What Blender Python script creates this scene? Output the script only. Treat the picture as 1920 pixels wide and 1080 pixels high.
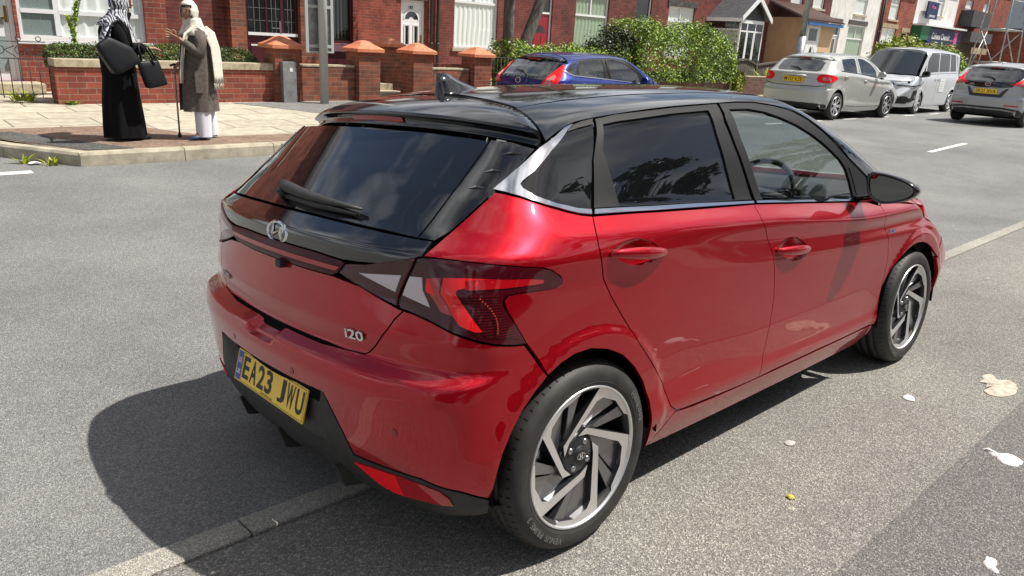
import bpy, bmesh, math, random
import numpy as np
from mathutils import Vector, Matrix
from mathutils.geometry import delaunay_2d_cdt
R_ = math.radians
S = bpy.context.scene
for o in list(bpy.data.objects): bpy.data.objects.remove(o)

# ------------------------------------------------------------------ camera
RW = Matrix(((0.741202428226874, 0.17520818914892586, -0.6480131563832171), (-0.6690041132770164, 0.2722525235378446, -0.6916010843294771), (0.055249043512253584, 0.9461398701473422, 0.31900923075759346)))
CW = Vector((-1.5623743814970426, -2.1339134348551925, 1.42))
cam = bpy.data.objects.new('camera', bpy.data.cameras.new('camera'))
cam.matrix_world = Matrix.Translation(CW) @ RW.to_4x4()
cam.data.sensor_width = 36; cam.data.lens = 1385.765 * 36 / 1920
cam.data.clip_start = 0.05; cam.data.clip_end = 1500
S.collection.objects.link(cam); S.camera = cam
# car / near ground frame (the car stands half on the pavement, leaning 4.7 degrees)
RT = np.array([[0.9999426012419048, -0.0004383988778575318, 0.010705233673152265], [-0.0004383988778575318, 0.9966516074130368, 0.08176418071156796], [-0.010705233673152265, -0.08176418071156796, 0.9965942086549416]])
OFFZ = -0.18389355666138796

# ------------------------------------------------------------------ sky + sun
sd = RT @ np.array([-.50, .455, -1.0]); sd /= np.linalg.norm(sd)      # direction sunlight travels
SUN = Vector((-sd[0], -sd[1], -sd[2]))
elev = math.asin(SUN.z); azim = math.atan2(SUN.x, SUN.y)
w = bpy.data.worlds.new('World'); S.world = w; w.use_nodes = True
nt = w.node_tree; nt.nodes.clear(); N = nt.nodes.new; LK = nt.links.new
out = N('ShaderNodeOutputWorld'); bg = N('ShaderNodeBackground'); sky = N('ShaderNodeTexSky')
sky.sky_type = 'NISHITA'; sky.sun_disc = False; sky.sun_elevation = elev; sky.sun_rotation = azim
sky.air_density = 1.0; sky.dust_density = 1.5
tc = N('ShaderNodeTexCoord'); mp = N('ShaderNodeMapping'); mp.inputs['Scale'].default_value = (1, 1, 1.7)
nz = N('ShaderNodeTexNoise'); nz.inputs['Scale'].default_value = 3.1; nz.inputs['Detail'].default_value = 9; nz.inputs['Roughness'].default_value = .52
nz.inputs['Distortion'].default_value = .35
cr = N('ShaderNodeValToRGB'); cr.color_ramp.elements[0].position = .40; cr.color_ramp.elements[1].position = .54
n2 = N('ShaderNodeTexNoise'); n2.inputs['Scale'].default_value = 4.5; n2.inputs['Detail'].default_value = 6
cc = N('ShaderNodeValToRGB'); cc.color_ramp.elements[0].color = (2.0, 2.2, 2.5, 1); cc.color_ramp.elements[1].color = (15, 15, 15.2, 1)
cc.color_ramp.elements[0].position = .34; cc.color_ramp.elements[1].position = .68
mx = N('ShaderNodeMix'); mx.data_type = 'RGBA'
LK(tc.outputs['Generated'], mp.inputs[0]); LK(mp.outputs[0], nz.inputs['Vector']); LK(mp.outputs[0], n2.inputs['Vector'])
LK(nz.outputs[0], cr.inputs[0]); LK(n2.outputs[0], cc.inputs[0])
LK(cr.outputs[0], mx.inputs[0]); LK(sky.outputs[0], mx.inputs[6]); LK(cc.outputs[0], mx.inputs[7])
LK(mx.outputs[2], bg.inputs[0]); bg.inputs[1].default_value = 0.065; LK(bg.outputs[0], out.inputs[0])
sl = bpy.data.lights.new('sun', 'SUN'); sl.energy = 5.0; sl.angle = R_(.55); sl.color = (1, .955, .88)
so = bpy.data.objects.new('sun', sl); so.rotation_euler = Vector((sd[0], sd[1], sd[2])).to_track_quat('-Z', 'Y').to_euler(); S.collection.objects.link(so)
S.view_settings.view_transform = 'Standard'; S.view_settings.look = 'None'; S.view_settings.exposure = 0.42; S.view_settings.gamma = 1
S.render.engine = 'CYCLES'; S.cycles.max_bounces = 8; S.cycles.transparent_max_bounces = 12

# ------------------------------------------------------------------ helpers
COL = S.collection
def setp(o, label=None, cat=None, group=None, kind=None):
    if label: o['label'] = label
    if cat: o['category'] = cat
    if group: o['group'] = group
    if kind: o['kind'] = kind
    return o
def empty(name, loc=(0, 0, 0), rz=0, parent=None):
    o = bpy.data.objects.new(name, None); COL.objects.link(o); o.location = loc; o.rotation_euler = (0, 0, rz)
    o.empty_display_size = .1
    if parent: o.parent = parent
    return o
def lmesh(name, me, mats, parent=None):
    o = bpy.data.objects.new(name, me); COL.objects.link(o)
    for m in (mats if isinstance(mats, (list, tuple)) else [mats]): me.materials.append(m)
    if parent: o.parent = parent
    return o
def obj(name, V, F, mats, parent=None, smooth=False, mi=None):
    me = bpy.data.meshes.new(name); me.from_pydata([tuple(map(float, v)) for v in V], [], [tuple(int(i) for i in f) for f in F])
    if smooth: me.polygons.foreach_set('use_smooth', [True] * len(me.polygons))
    if mi is not None: me.polygons.foreach_set('material_index', mi)
    me.update(); return lmesh(name, me, mats, parent)
class MB:
    """collects shapes, links them as one mesh"""
    def __init__(s): s.v = []; s.f = []; s.m = []; s.sm = []
    def add(s, V, F, m=0, sm=False):
        b = len(s.v); s.v += [tuple(map(float, v)) for v in V]; s.f += [tuple(int(i) + b for i in f) for f in F]; s.m += [m] * len(F); s.sm += [sm] * len(F); return s
    def box(s, x0, x1, y0, y1, z0, z1, m=0):
        V = [(x, y, z) for z in (z0, z1) for y in (y0, y1) for x in (x0, x1)]
        return s.add(V, [(0, 2, 3, 1), (4, 5, 7, 6), (0, 1, 5, 4), (2, 6, 7, 3), (0, 4, 6, 2), (1, 3, 7, 5)], m)
    def bar(s, a, b, r, n=6, m=0, r2=None):
        a = Vector(a); b = Vector(b); d = (b - a); q = d.to_track_quat('Z', 'Y'); r2 = r if r2 is None else r2
        V = []
        for p, rr in ((a, r), (b, r2)):
            for k in range(n): t = 2 * math.pi * k / n; V.append(p + q @ Vector((rr * math.cos(t), rr * math.sin(t), 0)))
        F = [(k, (k + 1) % n, n + (k + 1) % n, n + k) for k in range(n)] + [tuple(range(n))[::-1], tuple(range(n, 2 * n))]
        return s.add(V, F, m, n > 5)
    def tube(s, pts, rad, n=8, m=0, sq=1.0):
        """tube through points; rad list or number; closed caps"""
        pts = [Vector(p) for p in pts]; rad = rad if isinstance(rad, (list, tuple)) else [rad] * len(pts)
        V = []; up = None
        for i, p in enumerate(pts):
            d = (pts[min(i + 1, len(pts) - 1)] - pts[max(i - 1, 0)]).normalized()
            if up is None: up = Vector((0, 0, 1)) if abs(d.z) < .9 else Vector((1, 0, 0))
            a = d.cross(up).normalized(); up = a.cross(d).normalized()
            for k in range(n): t = 2 * math.pi * k / n; V.append(p + a * rad[i] * math.cos(t) + up * rad[i] * sq * math.sin(t))
        L = len(pts)
        F = [(i * n + k, i * n + (k + 1) % n, (i + 1) * n + (k + 1) % n, (i + 1) * n + k) for i in range(L - 1) for k in range(n)]
        F += [tuple(range(n))[::-1], tuple(range((L - 1) * n, L * n))]
        return s.add(V, F, m, True)
    def lathe(s, prof, n=48, ax='y', c=(0, 0, 0), m=0, sm=True):
        """prof: list of (r, h) about axis"""
        V = []
        for r, h in prof:
            for k in range(n):
                t = 2 * math.pi * k / n; a, b = r * math.cos(t), r * math.sin(t)
                V.append((c[0] + a, c[1] + h, c[2] + b) if ax == 'y' else (c[0] + a, c[1] + b, c[2] + h))
        F = [(i * n + k, i * n + (k + 1) % n, (i + 1) * n + (k + 1) % n, (i + 1) * n + k) for i in range(len(prof) - 1) for k in range(n)]
        return s.add(V, F, m, sm)
    def prism(s, poly, h0, h1, ax='y', m=0, fn=None):
        """extrude 2D polygon; ax y: poly=(x,z); ax z: (x,y); ax x: (y,z)"""
        n = len(poly)
        def P(q, h):
            return (q[0], h, q[1]) if ax == 'y' else ((q[0], q[1], h) if ax == 'z' else (h, q[0], q[1]))
        V = [P(q, h0) for q in poly] + [P(q, h1) for q in poly]
        F = [tuple(range(n))[::-1], tuple(range(n, 2 * n))] + [(k, (k + 1) % n, n + (k + 1) % n, n + k) for k in range(n)]
        return s.add(V, F, m)
    def build(s, name, mats, parent=None, recalc=False, bevel=0):
        me = bpy.data.meshes.new(name); me.from_pydata(s.v, [], s.f)
        me.polygons.foreach_set('material_index', s.m); me.polygons.foreach_set('use_smooth', s.sm); me.update()
        if recalc or bevel:
            b = bmesh.new(); b.from_mesh(me)
            if bevel:
                bmesh.ops.bevel(b, geom=[e for e in b.edges if len(e.link_faces) == 2 and e.calc_face_angle(0) > .6], offset=bevel, segments=2, affect='EDGES', profile=.7)
            bmesh.ops.recalc_face_normals(b, faces=b.faces); b.to_mesh(me); b.free()
        return lmesh(name, me, mats, parent)
def mat(name, col=(.5, .5, .5), rough=.5, metal=0, coat=0, spec=.5, **k):
    m = bpy.data.materials.new(name); m.use_nodes = True; p = m.node_tree.nodes['Principled BSDF']
    p.inputs['Base Color'].default_value = (*col, 1); p.inputs['Roughness'].default_value = rough; p.inputs['Metallic'].default_value = metal
    p.inputs['Coat Weight'].default_value = coat; p.inputs['Coat Roughness'].default_value = .03; p.inputs['Specular IOR Level'].default_value = spec
    for a, b in k.items(): p.inputs[a.replace('_', ' ')].default_value = b
    return m
def nodes(m): return m.node_tree.nodes, m.node_tree.links, m.node_tree.nodes['Principled BSDF']
def noisy(m, c1, c2, scale=5, detail=4, rough=.6, coord='Object', stretch=(1, 1, 1), lo=.35, hi=.65, bump=0, bscale=None, dist=0.01):
    n, l, p = nodes(m); t = n.new('ShaderNodeTexCoord'); mp = n.new('ShaderNodeMapping'); mp.inputs['Scale'].default_value = stretch
    z = n.new('ShaderNodeTexNoise'); z.inputs['Scale'].default_value = scale; z.inputs['Detail'].default_value = detail; z.inputs['Roughness'].default_value = rough
    r = n.new('ShaderNodeValToRGB'); r.color_ramp.elements[0].position = lo; r.color_ramp.elements[1].position = hi
    r.color_ramp.elements[0].color = (*c1, 1); r.color_ramp.elements[1].color = (*c2, 1)
    l.new(t.outputs[coord], mp.inputs[0]); l.new(mp.outputs[0], z.inputs['Vector']); l.new(z.outputs[0], r.inputs[0]); l.new(r.outputs[0], p.inputs['Base Color'])
    if bump:
        z2 = n.new('ShaderNodeTexNoise'); z2.inputs['Scale'].default_value = bscale or scale * 4; z2.inputs['Detail'].default_value = 4
        l.new(mp.outputs[0], z2.inputs['Vector']); b = n.new('ShaderNodeBump'); b.inputs['Strength'].default_value = bump; b.inputs['Distance'].default_value = dist
        l.new(z2.outputs[0], b.inputs['Height']); l.new(b.outputs[0], p.inputs['Normal'])
    return m
def textmesh(s, size=1, bold=0.0, extrude=0.0, spacing=1.0, sx=1.0):
    """built-in font text -> (verts (n,3), faces), centred, x right, y up"""
    c = bpy.data.curves.new('t', 'FONT'); c.body = s; c.size = size; c.offset = bold; c.extrude = extrude; c.resolution_u = 3; c.space_character = spacing
    o = bpy.data.objects.new('t', c); COL.objects.link(o); dg = bpy.context.evaluated_depsgraph_get(); dg.update()
    me = bpy.data.meshes.new_from_object(o.evaluated_get(dg)); V = np.array([v.co[:] for v in me.vertices]); F = [tuple(p.vertices) for p in me.polygons]
    bpy.data.objects.remove(o); bpy.data.curves.remove(c); bpy.data.meshes.remove(me)
    V[:, 0] -= (V[:, 0].max() + V[:, 0].min()) / 2; V[:, 1] -= (V[:, 1].max() + V[:, 1].min()) / 2; V[:, 0] *= sx
    return V, F
def place(V, o, ex, ey):
    o = np.array(o, float); ex = np.array(ex, float); ey = np.array(ey, float); ez = np.cross(ex, ey); return o + V[:, :1] * ex + V[:, 1:2] * ey + V[:, 2:3] * ez

# ------------------------------------------------------------------ car body surface
def smax(a,b,k):
    h=np.maximum(k-np.abs(a-b),0)/k
    return np.maximum(a,b)+h*h*k*0.25
def smin(a,b,k): return -smax(-a,-b,k)
def pch(xs,ys):
    xs=np.array(xs,float);ys=np.array(ys,float);h=np.diff(xs);d=np.diff(ys)/h
    m=np.zeros(len(xs));m[0]=d[0];m[-1]=d[-1]
    for i in range(1,len(xs)-1):
        if d[i-1]*d[i]>0:
            w1=2*h[i]+h[i-1];w2=h[i]+2*h[i-1];m[i]=(w1+w2)/(w1/d[i-1]+w2/d[i])
    def f(x):
        x=np.asarray(x,float);xc=np.clip(x,xs[0],xs[-1])
        i=np.clip(np.searchsorted(xs,xc)-1,0,len(h)-1);t=(xc-xs[i])/h[i]
        t2=t*t;t3=t2*t
        v=(2*t3-3*t2+1)*ys[i]+(t3-2*t2+t)*h[i]*m[i]+(-2*t3+3*t2)*ys[i+1]+(t3-t2)*h[i]*m[i+1]
        return v+np.where(x<xs[0],(x-xs[0])*m[0],0)+np.where(x>xs[-1],(x-xs[-1])*m[-1],0)
    return f
def ramp(t,r): # soft relu
    return 0.5*(t+np.sqrt(t*t+r*r))
def pw(z,zs,ys,rs):
    """piecewise linear through (zs,ys), rounded; zs,ys lists of arrays"""
    out=ys[0]+0*z; s=(ys[1]-ys[0])/(zs[1]-zs[0]); out=out+s*(z-zs[0])
    for k in range(1,len(zs)-1):
        s2=(ys[k+1]-ys[k])/(zs[k+1]-zs[k]); out=out+(s2-s)*ramp(z-zs[k],rs[k]); s=s2
    return out
class Hatch:
    xs=[-.6,-.3,0,.5,1.0,1.6,2.1,2.6,3.0,3.3]
    Z=[([0],[.12]),([0],[.24]),([0],[.345]),([-.3,.3,.6,1.2,2.1,2.4],[.44,.44,.45,.375,.362,.40]),([0],[.60]),
       ([-.15,.05,.56,1.2,2.6],[.885,.878,.82,.78,.74]),([-.43,-.14,.03,.4,1,2.2,3],[1.005,.964,.953,.931,.88,.80,.79]),
       ([-.4,0,.97,2.09,2.6,3.2],[1.05,1.013,.954,.861,.86,.83]),
       ([-.4,-.31,-.21,-.05,.07,1.0,1.6,2.0,2.4,3.2],[1.17,1.163,1.137,1.087,1.071,1.016,.968,.937,.925,.90]),
       ([0],[1.20]),([0],[1.345]),([0],[1.50])]
    Y=[([0],[.76]),([0],[.825]),([0],[.866]),([0,.6,2.0,2.4],[.868,.847,.847,.866]),([0,.6,2.0,2.6],[.872,.86,.86,.872]),
       ([0,.6,1.2],[.870,.871,.871]),([-.45,-.1,.5,1.0],[.848,.886,.872,.865]),([-.45,-.05,.6,2,2.6],[.785,.862,.873,.879,.876]),
       ([-.5,-.1,.2,2,2.4,3.2],[.68,.795,.808,.808,.80,.74]),
       ([0],[.738]),([0],[.648]),([0],[.52])]
    R=[.03,.03,.03,.018,.06,.018,.016,.016,.02,.06,.05,.05]
    zr=[.10,.20,.29,.40,.50,.605,.657,.680,.755,.872,.89,.99,1.035,1.30,1.335,1.45]
    xr=[-.43,-.53,-.602,-.628,-.634,-.648,-.636,-.572,-.584,-.556,-.560,-.550,-.482,-.172,-.135,.2]
    rr=[.03,.03,.03,.03,.03,.010,.007,.01,.010,.008,.008,.008,.012,.02,.02,.03]
    RF=([-.25,0,.3,.7,1.1,1.5,1.8],[1.350,1.394,1.427,1.447,1.453,1.444,1.418]); HD=([2.0,2.5,2.8,3.1,3.3,3.42],[1.03,.99,.945,.88,.82,.76]); NS=([.1,.2,.45,.65,.8],[3.29,3.35,3.375,3.375,3.33])
    def __init__(s):
        s.zf=[(lambda x,v=v[0]:v+0*x) if len(k)==1 else pch(k,v) for k,v in s.Z]
        s.yf=[(lambda x,v=v[0]:v+0*x) if len(k)==1 else pch(k,v) for k,v in s.Y]
        s.roof=pch(*s.RF)
        s.hood=pch(*s.HD)
        s.nose=pch(*s.NS)
    def side(s,x,z):
        W=pw(z,[f(x) for f in s.zf],[f(x) for f in s.yf],s.R)
        # arches flare
        for cx in s.ARCH:
            d=np.sqrt((x-cx)**2+(z-.32)**2)
            W=W+.010*np.clip((.425-d)/.035,0,1)*(3-2*np.clip((.425-d)/.035,0,1))*np.clip((.425-d)/.035,0,1)*np.clip((.9-z)/.1,0,1)
        return W-.16*np.maximum(-.1-x,0)**2-s.FTK*np.maximum(x-s.FT,0)**2
    def rear(s,y,z):
        y=np.abs(y)
        return pw(z,s.zr,s.xr,s.rr)+.13*y*y+.12*y**4
    kz=staticmethod(pch([.3,.6,.8,.95,1.05,1.3],[.08,.09,.07,.13,.16,.10]))
    def F(s,P):
        x,y,z=P[...,0],np.abs(P[...,1]),P[...,2]
        side=(y-s.side(x,z))*.95
        rear=(s.rear(y,z)-x)*.85
        roof=z-(s.roof(x)-.07*y*y-.32*y**4)
        wa,wb,wc,wd,we=s.WSC
        ws=(x-(wa-wb*(z-wc)-wd*y*y))*we
        k=s.kz(np.clip(z,.3,1.3))
        G=smax(smax(smax(side,rear,k),roof,.05),ws,.055)
        hd=(z-(s.hood(x)-.06*y*y-.12*y**4))*.95
        ns=x-(s.nose(z)-.35*y*y-.7*y**4)
        bot=.13-z
        L=smax(smax(smax(side,rear,k),hd,.05),ns,.12)
        return smax(smin(G,L,.01),bot,.04)
    def normal(s,P,e=2e-3):
        g=np.stack([s.F(P+np.array(d)*e)-s.F(P-np.array(d)*e) for d in ((1,0,0),(0,1,0),(0,0,1))],-1)
        return g/np.linalg.norm(g,axis=-1,keepdims=True)
    # (s,z) perimeter param
    CX,CY,RN=.35,.35,.55
    ARCH=(0.0,2.58);FT=2.75;FTK=.42;WSC=(2.53,2.05,.98,.25,.44)
    def ray(s,u):
        u=np.asarray(u,float);q=np.pi/2*s.RN
        px=np.full_like(u,s.CX);py=np.where(u<s.CY,u,s.CY);th=np.clip((u-s.CY)/s.RN,0,np.pi/2)
        px=np.where(u>s.CY+q,s.CX+u-s.CY-q,px)
        return px,py,-np.cos(th),np.sin(th)
    def pt(s,u,z):
        """u>=0: 0 rear centre -> corner -> side (returned at +y)"""
        u=np.asarray(u,float);z=np.asarray(z,float)
        px,py,dx,dy=s.ray(np.abs(u));lo=np.zeros_like(u);hi=np.full_like(u,1.6)
        for _ in range(34):
            m=(lo+hi)/2;P=np.stack([px+dx*m,py+dy*m,z],-1);i=s.F(P)>0
            hi=np.where(i,m,hi);lo=np.where(i,lo,m)
        P=np.stack([px+dx*lo,(py+dy*lo)*np.where(u<0,-1,1),z],-1)
        return P
    def inv(s,P):
        """point -> (u,z)"""
        x,y=P[...,0],np.abs(P[...,1])
        q=np.pi/2*s.RN
        th=np.arctan2(y-s.CY,-(x-s.CX))
        u=np.where(x>s.CX,s.CY+q+x-s.CX,np.where(y<s.CY,y,s.CY+th*s.RN))
        return u,P[...,2]
def pip(pts, poly):
    x, y = pts[:, 0], pts[:, 1]; ins = np.zeros(len(pts), bool); n = len(poly)
    for i in range(n):
        (x0, y0), (x1, y1) = poly[i], poly[(i + 1) % n]
        c = ((y0 > y) != (y1 > y)); 
        with np.errstate(divide='ignore', invalid='ignore'): ins ^= c & (x < (x1 - x0) * (y - y0) / ((y1 - y0) if y1 != y0 else 1e-12) + x0)
    return ins
def segdist(pts, poly):
    d = np.full(len(pts), 1e9); n = len(poly)
    for i in range(n):
        a = np.array(poly[i]); b = np.array(poly[(i + 1) % n]); ab = b - a; L = ab @ ab + 1e-12
        t = np.clip(((pts - a) @ ab) / L, 0, 1); d = np.minimum(d, np.linalg.norm(pts - a - t[:, None] * ab, axis=1))
    return d
def area2(p): return sum(p[i][0] * p[(i + 1) % len(p)][1] - p[(i + 1) % len(p)][0] * p[i][1] for i in range(len(p)))
def clean(p):
    q = []
    for a in p:
        if not q or math.dist(a, q[-1]) > 1e-4: q.append(tuple(a))
    if math.dist(q[0], q[-1]) < 1e-4: q.pop()
    return q
def inset(p, d):
    p = clean(p)
    if area2(p) < 0: p = p[::-1]
    n = len(p); o = []
    for i in range(n):
        a, b, c = np.array(p[i - 1]), np.array(p[i]), np.array(p[(i + 1) % n])
        e1 = (b - a) / (np.linalg.norm(b - a) + 1e-12); e2 = (c - b) / (np.linalg.norm(c - b) + 1e-12)
        n1 = np.array([-e1[1], e1[0]]); n2 = np.array([-e2[1], e2[0]]); m = n1 + n2; L = max(np.linalg.norm(m), .5); m = m / L
        k = 1 / max(m @ n1, .5); o.append(tuple(b + m * d * min(k, 2)))
    return o
def densify(p, st):
    o = []
    for i in range(len(p)):
        a, b = p[i], p[(i + 1) % len(p)]; n = max(1, int(math.ceil(math.dist(a, b) / st)))
        for k in range(n): o.append((a[0] + (b[0] - a[0]) * k / n, a[1] + (b[1] - a[1]) * k / n))
    return o
def smooth_poly(p, it=1):
    for _ in range(it):
        o = []
        for i in range(len(p)):
            a, b = p[i], p[(i + 1) % len(p)]; o += [(a[0] * .75 + b[0] * .25, a[1] * .75 + b[1] * .25), (a[0] * .25 + b[0] * .75, a[1] * .25 + b[1] * .75)]
        p = o
    return p
def both(half):
    """half outline (|u|) starting and ending on the centre line -> full outline"""
    return [(u, z) for u, z in half] + [(-u, z) for u, z in half[::-1] if u > 1e-6]
def triangulate(poly, holes, gx, gy, jit=0):
    pts = np.array(poly, float); lo = pts.min(0); hi = pts.max(0)
    X, Y = np.meshgrid(np.arange(lo[0] + gx * .5, hi[0], gx), np.arange(lo[1] + gy * .5, hi[1], gy))
    g = np.stack([X.ravel(), Y.ravel()], 1)
    m = pip(g, poly)
    for h in holes: m &= ~pip(g, h)
    g = g[m]; md = min(gx, gy) * .45
    if len(g): 
        g = g[segdist(g, poly) > md]
        for h in holes:
            if len(g): g = g[segdist(g, h) > md]
    V = [Vector(p) for p in poly]; E = [(i, (i + 1) % len(poly)) for i in range(len(poly))]
    for h in holes:
        b = len(V); V += [Vector(p) for p in h]; E += [(b + i, b + (i + 1) % len(h)) for i in range(len(h))]
    V += [Vector(p) for p in g]
    v2, e2, f2, ov, oe, of = delaunay_2d_cdt(V, E, [], 0, 1e-6)
    v2 = np.array([tuple(p) for p in v2]); f2 = [f for f in f2 if len(f) == 3]
    F = np.array(f2); c = v2[F].mean(1); m = pip(c, poly)
    for h in holes: m &= ~pip(c, h)
    F = F[m]
    a = v2[F[:, 1]] - v2[F[:, 0]]; b = v2[F[:, 2]] - v2[F[:, 0]]; cr = a[:, 0] * b[:, 1] - a[:, 1] * b[:, 0]
    F = F[np.abs(cr) > 1e-10]; cr = cr[np.abs(cr) > 1e-10]; F[cr < 0] = F[cr < 0][:, ::-1]
    return v2, F
def surf(shape, dom, uv, side):
    if dom == 'S': P = shape.pt(uv[:, 0] * (side if side else 1), uv[:, 1])
    elif dom == 'T': P = shape.ptt(uv[:, 0], uv[:, 1] * (side if side else 1))
    else: P = shape.ptf(uv[:, 0] * (side if side else 1), uv[:, 1])
    return P, shape.normal(P)
def panel(shape, name, poly, mt, parent, side=-1, off=0.0, thick=.012, g=(.03, .012), holes=(), ins=.002, dom='S', st=.02, tilt=None):
    poly = inset(poly, ins) if ins else clean(poly)
    if area2(poly) < 0: poly = poly[::-1]
    poly = densify(poly, st); holes = [densify(clean(h), st) for h in holes]
    uv, F = triangulate(poly, holes, *g)
    P, Nn = surf(shape, dom, uv, side)
    o = off(uv) if callable(off) else off
    P = P + Nn * (o[:, None] if hasattr(o, 'shape') else o)
    if callable(off) or tilt:      # recompute normals from the displaced surface
        e = 2e-3
        A, An = surf(shape, dom, uv + [e, 0], side); B, Bn = surf(shape, dom, uv + [0, e], side)
        A = A + An * off(uv + [e, 0])[:, None]; B = B + Bn * off(uv + [0, e])[:, None]
        N2 = np.cross(A - P, B - P); N2 /= np.linalg.norm(N2, axis=1, keepdims=True) + 1e-12
        N2 *= np.sign((N2 * Nn).sum(1, keepdims=True)); Nn = N2
    # orientation
    a = P[F[:, 1]] - P[F[:, 0]]; b = P[F[:, 2]] - P[F[:, 0]]
    if (np.cross(a, b) * Nn[F[:, 0]]).sum() < 0: F = F[:, ::-1]
    nv = len(P); V = list(P); LN = [Nn[i] for f in F for i in f]; FF = [tuple(f) for f in F]
    if thick:
        cnt = {}
        for f in F:
            for i in range(3): cnt[(f[i], f[(i + 1) % 3])] = 1
        edges = [e for e in cnt if (e[1], e[0]) not in cnt]
        for i, j in edges:
            b = len(V); q = [P[j], P[i], P[i] - Nn[i] * thick, P[j] - Nn[j] * thick]; V += q
            fn = np.cross(q[1] - q[0], q[3] - q[0]); fn = fn / (np.linalg.norm(fn) + 1e-12)
            FF.append((b, b + 1, b + 2, b + 3)); LN += [fn] * 4
    me = bpy.data.meshes.new(name); me.from_pydata([tuple(map(float, v)) for v in V], [], [tuple(int(i) for i in f) for f in FF])
    me.polygons.foreach_set('use_smooth', [True] * len(me.polygons)); me.update()
    me.normals_split_custom_set([tuple(map(float, n)) for n in LN])
    return lmesh(name, me, mt, parent)
def _ptt(s, x, y):
    x = np.asarray(x, float); y = np.asarray(y, float); lo = np.full_like(x, .55); hi = np.full_like(x, 1.9)
    for _ in range(34):
        m = (lo + hi) / 2; i = s.F(np.stack([x, y, m], -1)) > 0; hi = np.where(i, m, hi); lo = np.where(i, lo, m)
    return np.stack([x, y, lo], -1)
def _ptf(s, u, z):
    sg = np.where(u < 0, -1, 1); a = np.abs(u); q = np.pi / 2 * .5; th = np.clip((a - .35) / .5, 0, np.pi / 2)
    px = np.where(a > .35 + q, s.FX - (a - .35 - q), s.FX); py = np.minimum(a, .35); dx, dy = np.cos(th), np.sin(th)
    lo = np.zeros_like(a); hi = np.full_like(a, 1.6)
    for _ in range(34):
        m = (lo + hi) / 2; i = s.F(np.stack([px + dx * m, py + dy * m, z], -1)) > 0; hi = np.where(i, m, hi); lo = np.where(i, lo, m)
    return np.stack([px + dx * lo, (py + dy * lo) * sg, z], -1)
Hatch.ptt = _ptt; Hatch.ptf = _ptf; Hatch.FX = 2.6
def S2F(s, uz):
    """side-domain outline points -> front-domain"""
    P = s.pt(np.array([p[0] for p in uz], float), np.array([p[1] for p in uz], float)); th = np.arctan2(P[:, 1] - .35, P[:, 0] - s.FX)
    return [(float(.35 + .5 * t), float(z)) for t, z in zip(th, P[:, 2])]
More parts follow.
